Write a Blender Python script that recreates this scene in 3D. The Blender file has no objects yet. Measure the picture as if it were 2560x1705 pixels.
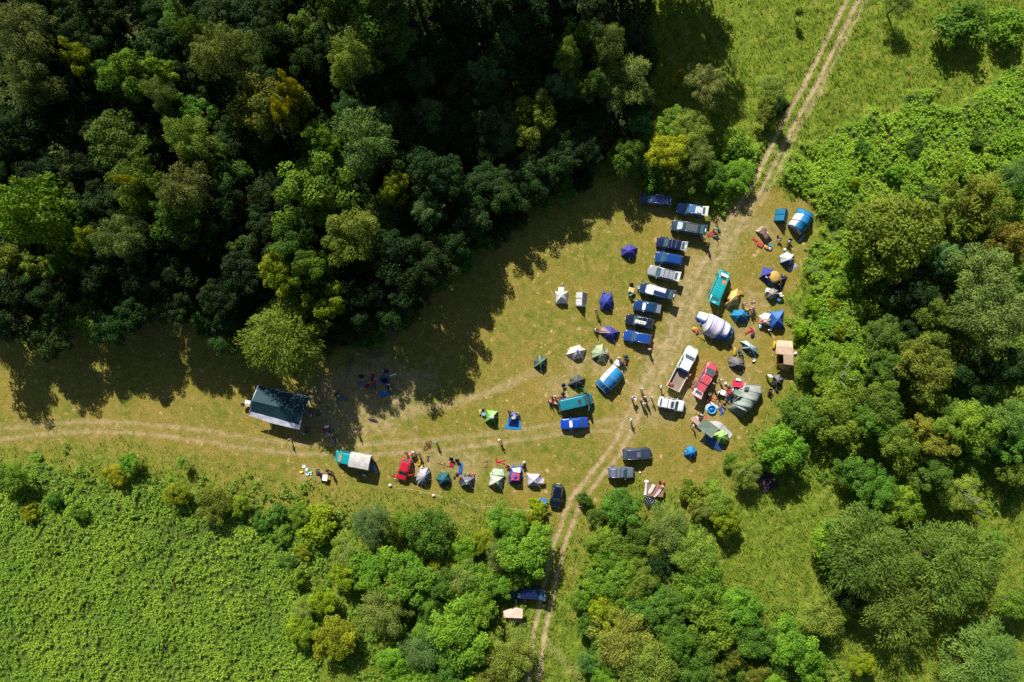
import bpy, bmesh, math, random
import numpy as np
from mathutils import Vector, Matrix

random.seed(7)
rng = np.random.default_rng(11)
D2R = math.radians
sc = bpy.context.scene
COL = sc.collection

# ---------------------------------------------------------------- camera, sky, sun, exposure
CAM_H = 107.0            # drone height in metres
PXM = 16.0               # photo pixels (2560 wide) per metre on the ground
SUN_EL, SUN_AZ = 36.0, -19.5    # elevation; azimuth from north (+y), east positive
cam_d = bpy.data.cameras.new('camera')
cam = bpy.data.objects.new('camera', cam_d)
COL.objects.link(cam)
cam.location = (0, 0, CAM_H)
cam_d.sensor_width = 36.0
cam_d.lens = 36.0 * CAM_H / 160.0
cam_d.clip_start = 1.0
cam_d.clip_end = 3000.0
sc.camera = cam

w = bpy.data.worlds.new('World')
sc.world = w
w.use_nodes = True
nt = w.node_tree
nt.nodes.clear()
sky = nt.nodes.new('ShaderNodeTexSky')
sky.sky_type = 'NISHITA'
sky.sun_disc = False
sky.sun_elevation = D2R(SUN_EL)
sky.sun_rotation = D2R(SUN_AZ)
sky.altitude = 400
bg = nt.nodes.new('ShaderNodeBackground')
bg.inputs[1].default_value = 0.05
wo = nt.nodes.new('ShaderNodeOutputWorld')
nt.links.new(sky.outputs[0], bg.inputs[0])
nt.links.new(bg.outputs[0], wo.inputs[0])

sun_d = bpy.data.lights.new('sun', 'SUN')
sun_d.energy = 5.0
sun_d.angle = D2R(0.55)
sun_d.color = (1.0, 0.955, 0.87)
sun = bpy.data.objects.new('sun', sun_d)
COL.objects.link(sun)
_sv = Vector((math.sin(D2R(SUN_AZ)) * math.cos(D2R(SUN_EL)), math.cos(D2R(SUN_AZ)) * math.cos(D2R(SUN_EL)), math.sin(D2R(SUN_EL))))
sun.rotation_euler = _sv.to_track_quat('Z', 'Y').to_euler()
sun.location = _sv * 150

sc.view_settings.view_transform = 'Standard'
sc.view_settings.look = 'None'
sc.view_settings.gamma = 1.0
sc.view_settings.exposure = 0.80
sc.view_settings.use_curve_mapping = False
try:
    sc.cycles.use_denoising = False
    sc.cycles.max_bounces = 5
    sc.cycles.diffuse_bounces = 3
    sc.cycles.transmission_bounces = 3
    sc.cycles.transparent_max_bounces = 4
    sc.cycles.sample_clamp_indirect = 4.0
except Exception:
    pass

# ---------------------------------------------------------------- helpers
def P(px, py, h=0.0):
    """world point at height h for a point of the 2560 px wide photograph"""
    k = (CAM_H - h) / CAM_H / PXM
    return Vector(((px - 1280.0) * k, (852.5 - py) * k, h))

DK = 2560.0 / 2354.0
def PD(x, y, h=0.0):
    return P(x * DK, y * DK, h)

def props(o, label=None, cat=None, group=None, kind=None):
    if label: o['label'] = label
    if cat: o['category'] = cat
    if group: o['group'] = group
    if kind: o['kind'] = kind
    return o

def empty(name, loc=(0, 0, 0), rz=0.0):
    o = bpy.data.objects.new(name, None)
    o.empty_display_size = 0.3
    COL.objects.link(o)
    o.location = loc
    o.rotation_euler = (0, 0, rz)
    return o

_mats = {}
def nodes_of(m):
    m.use_nodes = True
    n = m.node_tree
    b = n.nodes.get('Principled BSDF')
    return n, b

def mat(kind, c):
    """cached procedural material: kind in cloth, paint, glass, plastic, metal, rubber, wood, skin, glow"""
    c = tuple(round(float(v), 4) for v in c)
    key = (kind, c)
    if key in _mats: return _mats[key]
    m = bpy.data.materials.new(kind)
    n, b = nodes_of(m)
    tc = n.nodes.new('ShaderNodeTexCoord')
    nz = n.nodes.new('ShaderNodeTexNoise')
    mx = n.nodes.new('ShaderNodeMix'); mx.data_type = 'RGBA'; mx.blend_type = 'MULTIPLY'
    amp, scale, rough = {'cloth': (0.22, 1.6, 0.75), 'paint': (0.10, 1.5, 0.28), 'glass': (0.3, 2.0, 0.14),
        'plastic': (0.2, 3.0, 0.45), 'metal': (0.2, 6.0, 0.35), 'rubber': (0.3, 5.0, 0.85), 'wood': (0.5, 8.0, 0.8),
        'skin': (0.15, 8.0, 0.55)}[kind]
    nz.inputs['Scale'].default_value = scale
    nz.inputs['Detail'].default_value = 5.0
    n.links.new(tc.outputs['Object'], nz.inputs['Vector'])
    rp = n.nodes.new('ShaderNodeMapRange')
    rp.inputs[1].default_value = 0.3; rp.inputs[2].default_value = 0.7
    rp.inputs[3].default_value = 1.0 - amp; rp.inputs[4].default_value = 1.0 + amp * 0.3
    n.links.new(nz.outputs[0], rp.inputs[0])
    mx.inputs[0].default_value = 1.0
    mx.inputs[6].default_value = (c[0], c[1], c[2], 1)
    n.links.new(rp.outputs[0], mx.inputs[7])
    n.links.new(mx.outputs[2], b.inputs['Base Color'])
    b.inputs['Roughness'].default_value = rough
    if kind == 'metal': b.inputs['Metallic'].default_value = 0.9
    if kind == 'paint':
        b.inputs['Metallic'].default_value = 0.15
        b.inputs['Coat Weight'].default_value = 0.6
        b.inputs['Coat Roughness'].default_value = 0.08
    if kind == 'cloth':
        # folds and wrinkles as bump, a little light through the fabric
        bp = n.nodes.new('ShaderNodeBump')
        bp.inputs['Strength'].default_value = 0.35
        bp.inputs['Distance'].default_value = 0.08
        n2 = n.nodes.new('ShaderNodeTexNoise'); n2.inputs['Scale'].default_value = 4.0
        n2.inputs['Distortion'].default_value = 1.2
        n.links.new(tc.outputs['Object'], n2.inputs['Vector'])
        n.links.new(n2.outputs[0], bp.inputs['Height'])
        n.links.new(bp.outputs[0], b.inputs['Normal'])
        tr = n.nodes.new('ShaderNodeBsdfTranslucent')
        n.links.new(mx.outputs[2], tr.inputs[0])
        ms = n.nodes.new('ShaderNodeMixShader'); ms.inputs[0].default_value = 0.30
        out = n.nodes.get('Material Output')
        n.links.new(b.outputs[0], ms.inputs[1]); n.links.new(tr.outputs[0], ms.inputs[2])
        n.links.new(ms.outputs[0], out.inputs[0])
    _mats[key] = m
    return m

def mat_objcol(kind='cloth_dyed', rough=0.8):
    key = ('objcol', kind)
    if key in _mats: return _mats[key]
    m = bpy.data.materials.new(kind)
    n, b = nodes_of(m)
    oi = n.nodes.new('ShaderNodeObjectInfo')
    tc = n.nodes.new('ShaderNodeTexCoord')
    nz = n.nodes.new('ShaderNodeTexNoise'); nz.inputs['Scale'].default_value = 7.0
    n.links.new(tc.outputs['Object'], nz.inputs['Vector'])
    mr = n.nodes.new('ShaderNodeMapRange'); mr.inputs[1].default_value = .3; mr.inputs[2].default_value = .7
    mr.inputs[3].default_value = .7; mr.inputs[4].default_value = 1.1
    n.links.new(nz.outputs[0], mr.inputs[0])
    mx = n.nodes.new('ShaderNodeMix'); mx.data_type = 'RGBA'; mx.blend_type = 'MULTIPLY'; mx.inputs[0].default_value = 1
    n.links.new(oi.outputs['Color'], mx.inputs[6]); n.links.new(mr.outputs[0], mx.inputs[7])
    n.links.new(mx.outputs[2], b.inputs['Base Color'])
    b.inputs['Roughness'].default_value = rough
    _mats[key] = m
    return m

class MB:
    """collects verts and faces; build() links them as ONE mesh object"""
    def __init__(s):
        s.v, s.f, s.mi, s.sm = [], [], [], []
    def add(s, vs, fs, mi=0, smooth=False):
        o = len(s.v)
        s.v += [tuple(p) for p in vs]
        for f in fs:
            s.f.append([i + o for i in f]); s.mi.append(mi); s.sm.append(smooth)
        return s
    def box(s, cx, cy, cz, lx, ly, lz, mi=0, rz=0.0, bev=0.0, tilt=0.0):
        # a box with chamfered vertical and top edges, base centre height cz
        x, y = lx / 2, ly / 2
        b = min(bev, x * .45, y * .45, lz * .45)
        def ring(ix, z):
            xx, yy = x - ix, y - ix
            bb = max(b, .0001) if b else 0
            if b == 0: return [(-xx, -yy, z), (xx, -yy, z), (xx, yy, z), (-xx, yy, z)]
            return [(-xx + bb, -yy, z), (xx - bb, -yy, z), (xx, -yy + bb, z), (xx, yy - bb, z), (xx - bb, yy, z), (-xx + bb, yy, z), (-xx, yy - bb, z), (-xx, -yy + bb, z)]
        rings = [ring(0, 0), ring(0, lz - b), ring(b, lz)] if b else [ring(0, 0), ring(0, lz)]
        n = len(rings[0]); vs = []; fs = []
        c, sn = math.cos(rz), math.sin(rz); ct, st = math.cos(tilt), math.sin(tilt)
        for r in rings:
            for (a, d, e) in r:
                a, e = a * ct + e * st, -a * st + e * ct
                vs.append((cx + a * c - d * sn, cy + a * sn + d * c, cz + e))
        for k in range(len(rings) - 1):
            for i in range(n):
                j = (i + 1) % n
                fs.append((k * n + i, k * n + j, (k + 1) * n + j, (k + 1) * n + i))
        fs.append(tuple(reversed(range(n)))); fs.append(tuple(range((len(rings) - 1) * n, len(rings) * n)))
        return s.add(vs, fs, mi)
    def tube(s, pts, r, n=6, mi=0, r2=None, cap=True):
        pts = [Vector(p) for p in pts]
        m = len(pts); vs = []; fs = []
        for k, p in enumerate(pts):
            d = (pts[min(k + 1, m - 1)] - pts[max(k - 1, 0)])
            if d.length < 1e-6: d = Vector((0, 0, 1))
            d.normalize()
            u = d.cross(Vector((0, 0, 1)))
            if u.length < 0.1: u = d.cross(Vector((1, 0, 0)))
            u.normalize(); v = d.cross(u)
            rr = r if r2 is None else r + (r2 - r) * k / max(1, m - 1)
            for i in range(n):
                a = 2 * math.pi * i / n
                vs.append(p + u * (rr * math.cos(a)) + v * (rr * math.sin(a)))
        for k in range(m - 1):
            for i in range(n):
                j = (i + 1) % n
                fs.append((k * n + i, k * n + j, (k + 1) * n + j, (k + 1) * n + i))
        if cap:
            fs.append(tuple(reversed(range(n)))); fs.append(tuple(range((m - 1) * n, m * n)))
        return s.add(vs, fs, mi, True)
    def lathe(s, prof, n=14, mi=0, c=(0, 0, 0)):
        vs = []; fs = []
        for (r, z) in prof:
            for i in range(n):
                a = 2 * math.pi * i / n
                vs.append((c[0] + r * math.cos(a), c[1] + r * math.sin(a), c[2] + z))
        for k in range(len(prof) - 1):
            for i in range(n):
                j = (i + 1) % n
                fs.append((k * n + i, k * n + j, (k + 1) * n + j, (k + 1) * n + i))
        fs.append(tuple(range((len(prof) - 1) * n, len(prof) * n)))
        return s.add(vs, fs, mi, True)
    def blob(s, cx, cy, cz, rx, ry, rz_, mi=0, n=10, m=6, jit=0.0, rot=0.0):
        vs = []; fs = []
        c, sn = math.cos(rot), math.sin(rot)
        for k in range(m + 1):
            th = math.pi * k / m
            for i in range(n):
                a = 2 * math.pi * i / n
                q = 1 + jit * (random.random() - .5)
                x = rx * math.sin(th) * math.cos(a) * q; y = ry * math.sin(th) * math.sin(a) * q; z = rz_ * math.cos(th) * q
                vs.append((cx + x * c - y * sn, cy + x * sn + y * c, cz + z))
        for k in range(m):
            for i in range(n):
                j = (i + 1) % n
                fs.append((k * n + i, (k + 1) * n + i, (k + 1) * n + j, k * n + j))
        return s.add(vs, fs, mi, True)
    def build(s, name, mats, parent=None, solid=0.0):
        me = bpy.data.meshes.new(name)
        me.from_pydata(s.v, [], s.f)
        if not isinstance(mats, (list, tuple)): mats = [mats]
        for m in mats: me.materials.append(m)
        me.polygons.foreach_set('material_index', s.mi)
        me.polygons.foreach_set('use_smooth', s.sm)
        me.update()
        o = bpy.data.objects.new(name, me)
        COL.objects.link(o)
        if parent: o.parent = parent
        if solid:
            md = o.modifiers.new('thick', 'SOLIDIFY'); md.thickness = solid; md.offset = -1
        return o

def np_mesh(name, V, F, mats, mi=None, smooth=False, fattr=None):
    me = bpy.data.meshes.new(name)
    V = np.asarray(V, dtype=np.float32); F = np.asarray(F, dtype=np.int32)
    k = F.shape[1]
    me.vertices.add(len(V)); me.vertices.foreach_set('co', V.ravel())
    me.loops.add(F.size); me.loops.foreach_set('vertex_index', F.ravel())
    me.polygons.add(len(F))
    me.polygons.foreach_set('loop_start', np.arange(0, F.size, k, dtype=np.int32))
    me.polygons.foreach_set('loop_total', np.full(len(F), k, dtype=np.int32))
    if mi is not None: me.polygons.foreach_set('material_index', mi)
    if smooth: me.polygons.foreach_set('use_smooth', np.ones(len(F), dtype=bool))
    for m in (mats if isinstance(mats, (list, tuple)) else [mats]): me.materials.append(m)
    if fattr:
        for nm, arr in fattr.items():
            at = me.attributes.new(nm, 'FLOAT', 'FACE'); at.data.foreach_set('value', np.asarray(arr, dtype=np.float32))
    me.update(calc_edges=True)
    me.validate()
    return me

def link(name, me, parent=None):
    o = bpy.data.objects.new(name, me); COL.objects.link(o)
    if parent: o.parent = parent
    return o

# smooth value noise on arrays
def vnoise(x, y, s, seed=0):
    r = np.random.default_rng(seed).random((257, 257))
    u = x / s; v = y / s
    iu = np.floor(u).astype(int); iv = np.floor(v).astype(int)
    fu = u - iu; fv = v - iv
    fu = fu * fu * (3 - 2 * fu); fv = fv * fv * (3 - 2 * fv)
    a = r[iu % 256, iv % 256]; b = r[(iu + 1) % 256, iv % 256]
    c = r[iu % 256, (iv + 1) % 256]; d = r[(iu + 1) % 256, (iv + 1) % 256]
    return (a * (1 - fu) + b * fu) * (1 - fv) + (c * (1 - fu) + d * fu) * fv

def poly_sd(x, y, pts):
    """signed distance (m) to a polygon given in full-view photo coordinates: negative inside"""
    Q = [PD(a, b) for a, b in pts]
    n = len(Q); inside = np.zeros(x.shape, bool); d = np.full(x.shape, 1e9)
    for i in range(n):
        ax, ay = Q[i].x, Q[i].y; bx, by = Q[(i + 1) % n].x, Q[(i + 1) % n].y
        ex, ey = bx - ax, by - ay; L = ex * ex + ey * ey
        t = np.clip(((x - ax) * ex + (y - ay) * ey) / L, 0, 1)
        d = np.minimum(d, np.hypot(x - ax - t * ex, y - ay - t * ey))
        cond = ((ay > y) != (by > y))
        with np.errstate(divide='ignore', invalid='ignore'):
            xi = (bx - ax) * (y - ay) / (by - ay) + ax
        inside ^= cond & (x < xi)
    return np.where(inside, -d, d)

def line_d(x, y, pts):
    """distance (m) to a polyline of photo pixels, and the side (+ right of travel)"""
    Q = [P(a, b) for a, b in pts]
    d = np.full(x.shape, 1e9); sd = np.zeros(x.shape)
    for i in range(len(Q) - 1):
        ax, ay = Q[i].x, Q[i].y; ex, ey = Q[i + 1].x - ax, Q[i + 1].y - ay; L = ex * ex + ey * ey
        t = np.clip(((x - ax) * ex + (y - ay) * ey) / L, 0, 1)
        dd = np.hypot(x - ax - t * ex, y - ay - t * ey)
        s = np.sign(ex * (y - ay) - ey * (x - ax))
        m = dd < d
        sd = np.where(m, s, sd); d = np.where(m, dd, d)
    return d, sd

def sstep(a, b, x):
    t = np.clip((x - a) / (b - a), 0, 1); return t * t * (3 - 2 * t)
# ---------------------------------------------------------------- the ground: one sheet, colours by zone attributes
TRACK = [(2190, -120), (2131, 0), (2077, 109), (2023, 217), (1968, 315), (1930, 391), (1892, 468), (1838, 555), (1783, 642), (1740, 718), (1697, 805), (1675, 870), (1610, 979), (1544, 1120), (1480, 1200), (1440, 1252), (1412, 1325), (1398, 1360), (1388, 1400), (1370, 1480), (1360, 1530), (1348, 1580), (1340, 1650), (1333, 1705), (1326, 1830)]
TRACK_W = [(-160, 1100), (0, 1086), (110, 1072), (218, 1066), (330, 1070), (435, 1079), (520, 1090), (609, 1106), (740, 1122), (870, 1126), (980, 1120), (1090, 1112), (1250, 1095), (1400, 1072), (1560, 1060)]
TRACK_S = [(905, 1065), (1000, 1035), (1080, 1022), (1150, 1002), (1220, 980), (1283, 955), (1350, 925)]
SIDE_S = [(1362, 1600), (1400, 1640), (1440, 1690), (1470, 1740)]
MEADOW = [(-200, 700), (60, 790), (230, 730), (380, 710), (560, 760), (700, 830), (860, 790), (960, 700), (1070, 600), (1160, 500), (1290, 440), (1400, 400), (1480, 440), (1560, 480), (1660, 500), (1700, 460), (1790, 430), (1860, 450), (1880, 520), (1840, 620), (1820, 700), (1830, 820), (1800, 900), (1760, 950), (1700, 1040), (1640, 1090), (1560, 1110), (1470, 1110), (1380, 1110), (1320, 1200), (1290, 1250), (1270, 1180), (1100, 1140), (900, 1120), (700, 1110), (550, 1060), (400, 1030), (200, 1020), (-200, 1030)]
FERN_W = [(-250, 1058), (100, 1068), (260, 1112), (420, 1155), (560, 1200), (700, 1240), (740, 1330), (690, 1430), (740, 1520), (780, 1700), (-250, 1700)]
FERN_E = [(1800, 400), (1820, 360), (1900, 310), (2000, 280), (2100, 240), (2200, 230), (2400, 160), (2600, 160), (2600, 420), (2250, 420), (2060, 500), (2030, 700), (2100, 830), (1900, 840), (1840, 800), (1850, 640), (1885, 540), (1880, 470), (1800, 430)]
FERN_N = [(1640, 330), (1720, 300), (1770, 330), (1760, 380), (1710, 450), (1660, 480), (1620, 420)]
BARE = [(660, 905), (760, 850), (880, 835), (985, 850), (985, 950), (900, 985), (830, 1010), (690, 1000)]
WORN = [(1500, 930, 5), (1470, 900, 4), (1400, 850, 4), (1730, 700, 4), (1690, 880, 4), (1640, 980, 3.5), (1760, 540, 4), (1720, 760, 3.5), (990, 1060, 5), (1060, 1075, 4), (1180, 1085, 4), (720, 1085, 3), (850, 870, 5), (760, 1000, 6), (1290, 900, 4), (1560, 900, 5), (1320, 840, 3), (1600, 620, 4), (1640, 520, 3), (1520, 800, 4)]
FOREST = [(-400, -500), (1480, -500), (1480, 60), (1500, 250), (1440, 330), (1340, 420), (1160, 500), (1090, 570), (970, 700), (850, 790), (700, 800), (560, 760), (380, 700), (250, 720), (100, 780), (-400, 790)]
RUFF_S = [(1380, 1110), (1700, 1110), (1850, 1100), (2400, 1200), (2400, 1700), (1380, 1700)]

def zone_masks(x, y):
    n1 = vnoise(x, y, 3.1, 1) - .5; n2 = vnoise(x, y, 0.9, 2) - .5
    md = poly_sd(x, y, MEADOW) + n1 * 3 + n2 * 1.2
    mown = 1 - sstep(-0.6, 0.9, md)
    mown = np.maximum(mown, .60 * (1 - sstep(1.0, 7.0, md + 4 * n1)) * (y < -8))
    fw = np.minimum(poly_sd(x, y, FERN_W), np.minimum(poly_sd(x, y, FERN_E), poly_sd(x, y, FERN_N))) + n1 * 5.5 + n2 * 2.5
    fern = 1 - sstep(-0.8, 0.8, fw)
    d, s = line_d(x, y, TRACK)
    fern = fern * sstep(1.4, 2.4, d + n2)
    # the wheel ruts, and where they fade in the clearing
    rut = np.maximum(1 - sstep(.16, .50, np.abs(d - .82) + n2 * .22), 0)
    Y = y
    clear = sstep(-18, -12, Y) * (1 - sstep(18, 24, Y))      # inside the clearing
    rutw = rut * (1 - .22 * clear)
    soft = (1 - sstep(.8, 3.4, d + n1 * 2)) * clear * .45
    side = (1 - sstep(.2, .55, np.abs(d - 1.75) + n2 * .5)) * sstep(18, 24, Y) * (s > 0) * .5
    dw, _ = line_d(x, y, TRACK_W)
    rw = (1 - sstep(.12, .50, np.abs(dw - .80) + n2 * .25)) * .55
    rw = np.maximum(rw, (1 - sstep(.3, 2.2, dw + n1)) * .12)
    ds, _ = line_d(x, y, TRACK_S)
    rs = (1 - sstep(.2, 1.1, ds + n2 * .5)) * .5
    d3, _ = line_d(x, y, SIDE_S)
    rs = np.maximum(rs, (1 - sstep(.2, .8, d3 + n2 * .5)) * .25)
    bare = (1 - sstep(-1.5, 2.0, poly_sd(x, y, BARE) + n1 * 3 + n2 * 2)) * .50
    worn = np.zeros(x.shape)
    for (a_, b2_, r_) in WORN:
        q_ = PD(a_, b2_); worn = np.maximum(worn, .42 * (1 - sstep(.25, 1.0, np.hypot(x - q_.x, (y - q_.y) * 1.2) / r_ + n1 * .7 + n2 * .4)))
    dirt = np.clip(np.maximum.reduce([rutw, soft, side, rw, rs, bare, worn]), 0, 1)
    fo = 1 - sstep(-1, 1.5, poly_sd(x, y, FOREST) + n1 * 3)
    return mown, fern, dirt, fo

def ground_z(x, y, fern=None, dirt=None, mown=None):
    z = .35 * (vnoise(x + 500, y + 500, 23, 5) - .5) + .10 * (vnoise(x, y, 5, 6) - .5)
    if fern is not None:
        z = z + fern * (.55 + .7 * (x > 0)) * (vnoise(x, y, 2.6, 8) + .4 * vnoise(x, y, 1.2, 9))
        z = z + (1 - mown) * (1 - fern) * (.16 * vnoise(x, y, 1.3, 10))
        z = z - dirt * .05
    return z * 1.0
# objects stand on a flat datum: fold the slow undulation away inside the clearing
def gz_full(x, y):
    mown, fern, dirt, fo = zone_masks(x, y)
    z = ground_z(x, y, fern, dirt, mown)
    flat = .35 * (vnoise(x + 500, y + 500, 23, 5) - .5)
    z = z - flat - .05
    return z * (1 - mown * .75), mown, fern, dirt, fo

fx = np.arange(-100, 100.01, 0.30); fy = np.arange(-70, 74.01, 0.30)
gx = np.concatenate([[-900, -400, -200, -130], fx, [130, 200, 400, 900]])
gy = np.concatenate([[-900, -400, -200, -100], fy, [100, 200, 400, 900]])
X, Yg = np.meshgrid(gx, gy, indexing='ij')
Z, mown, fern, dirt, fo = gz_full(X, Yg)
nx, ny = len(gx), len(gy)
V = np.stack([X.ravel(), Yg.ravel(), Z.ravel()], 1)
I = np.arange(nx * ny).reshape(nx, ny)
F = np.stack([I[:-1, :-1].ravel(), I[1:, :-1].ravel(), I[1:, 1:].ravel(), I[:-1, 1:].ravel()], 1)

def node_color_ramp(n, src, stops):
    r = n.nodes.new('ShaderNodeValToRGB')
    e = r.color_ramp.elements
    while len(e) < len(stops): e.new(0.5)
    for k, (p, c) in enumerate(stops):
        e[k].position = p; e[k].color = (c[0], c[1], c[2], 1)
    n.links.new(src, r.inputs[0])
    return r.outputs[0]

gm = bpy.data.materials.new('field_ground')
n, b = nodes_of(gm)
tc = n.nodes.new('ShaderNodeTexCoord')
def noise(scale, det=6, dist=0.0, rough=.55):
    z_ = n.nodes.new('ShaderNodeTexNoise'); z_.inputs['Scale'].default_value = scale; z_.inputs['Detail'].default_value = det
    z_.inputs['Distortion'].default_value = dist; z_.inputs['Roughness'].default_value = rough
    n.links.new(tc.outputs['Object'], z_.inputs['Vector']); return z_.outputs[0]
def attr(name):
    a = n.nodes.new('ShaderNodeAttribute'); a.attribute_name = name; return a.outputs['Fac']
def mixc(f, a, c, mode='MIX'):
    m_ = n.nodes.new('ShaderNodeMix'); m_.data_type = 'RGBA'; m_.blend_type = mode
    if isinstance(f, float): m_.inputs[0].default_value = f
    else: n.links.new(f, m_.inputs[0])
    for s_, v in ((6, a), (7, c)):
        if isinstance(v, tuple): m_.inputs[s_].default_value = (*v, 1)
        else: n.links.new(v, m_.inputs[s_])
    return m_.outputs[2]
def rng_(src, a, c, lo=0., hi=1.):
    m_ = n.nodes.new('ShaderNodeMapRange'); m_.inputs[1].default_value = a; m_.inputs[2].default_value = c
    m_.inputs[3].default_value = lo; m_.inputs[4].default_value = hi; n.links.new(src, m_.inputs[0]); return m_.outputs[0]
def mth(op, a, c):
    m_ = n.nodes.new('ShaderNodeMath'); m_.operation = op
    for i_, v in ((0, a), (1, c)):
        if isinstance(v, (int, float)): m_.inputs[i_].default_value = v
        else: n.links.new(v, m_.inputs[i_])
    return m_.outputs[0]
big = noise(.09, 4, .6); mid = noise(.9, 6, .8); fine = noise(5.5, 6, .3, .7); vf = noise(16, 3, 0, .7)
MOWN = node_color_ramp(n, mid, [(.30, (.118, .142, .018)), (.46, (.178, .184, .026)), (.60, (.25, .20, .045)), (.74, (.38, .26, .10))])
MOWN = mixc(rng_(big, .40, .64, 0, .6), MOWN, (.30, .205, .048))
ROUGH = node_color_ramp(n, mid, [(.28, (.06, .08, .012)), (.46, (.12, .18, .016)), (.60, (.19, .23, .028)), (.76, (.29, .21, .075))])
FERNG = node_color_ramp(n, mid, [(.3, (.05, .085, .014)), (.7, (.10, .14, .026))])
DIRT = node_color_ramp(n, mid, [(.3, (.33, .235, .125)), (.7, (.50, .37, .225))])
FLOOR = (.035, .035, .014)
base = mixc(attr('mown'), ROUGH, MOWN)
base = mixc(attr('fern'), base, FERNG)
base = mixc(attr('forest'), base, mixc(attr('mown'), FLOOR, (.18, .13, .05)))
# small pale scuffs in the turf, and short-grass grain
vor = n.nodes.new('ShaderNodeTexVoronoi'); vor.inputs['Scale'].default_value = .55; vor.inputs['Randomness'].default_value = 1.0
n.links.new(tc.outputs['Object'], vor.inputs['Vector'])
spot = mth('MULTIPLY', rng_(vor.outputs['Distance'], .10, .24, 1, 0), rng_(mid, .5, .62, 0, 1))
vor2 = n.nodes.new('ShaderNodeTexVoronoi'); vor2.inputs['Scale'].default_value = 1.25; vor2.inputs['Randomness'].default_value = 1.0
n.links.new(tc.outputs['Object'], vor2.inputs['Vector'])
sp2 = mth('MULTIPLY', rng_(vor2.outputs['Distance'], .12, .26, 1, 0), rng_(noise(.32, 3, .5), .50, .62, 0, 1))
spot = mth('MAXIMUM', spot, mth('MULTIPLY', sp2, .8))
spot = mth('MULTIPLY', spot, attr('mown'))
base = mixc(mth('MULTIPLY', spot, .75), base, (.62, .42, .25))
dm = mth('MULTIPLY', attr('dirt'), rng_(mid, .25, .55, .45, 1.0))
base = mixc(dm, base, DIRT)
base = mixc(1.0, base, node_color_ramp(n, fine, [(.3, (.62, .62, .6)), (.5, (1, 1, 1)), (.7, (1.25, 1.22, 1.15))]), 'MULTIPLY')
base = mixc(1.0, base, node_color_ramp(n, vf, [(.35, (.78, .8, .8)), (.65, (1.12, 1.12, 1.1))]), 'MULTIPLY')
n.links.new(base, b.inputs['Base Color'])
b.inputs['Roughness'].default_value = .95
b.inputs['Specular IOR Level'].default_value = 0.1
hgt = mth('ADD', mth('MULTIPLY', fine, .10), mth('MULTIPLY', vf, .05))
bp = n.nodes.new('ShaderNodeBump'); bp.inputs['Strength'].default_value = .9; bp.inputs['Distance'].default_value = 1.0
n.links.new(hgt, bp.inputs['Height']); n.links.new(bp.outputs[0], b.inputs['Normal'])
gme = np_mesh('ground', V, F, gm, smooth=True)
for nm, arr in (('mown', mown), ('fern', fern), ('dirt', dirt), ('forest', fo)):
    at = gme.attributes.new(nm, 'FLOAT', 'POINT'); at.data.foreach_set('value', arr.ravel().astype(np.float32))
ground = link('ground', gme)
props(ground, 'grassy clearing with worn vehicle tracks among woodland', 'ground', kind='structure')

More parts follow.
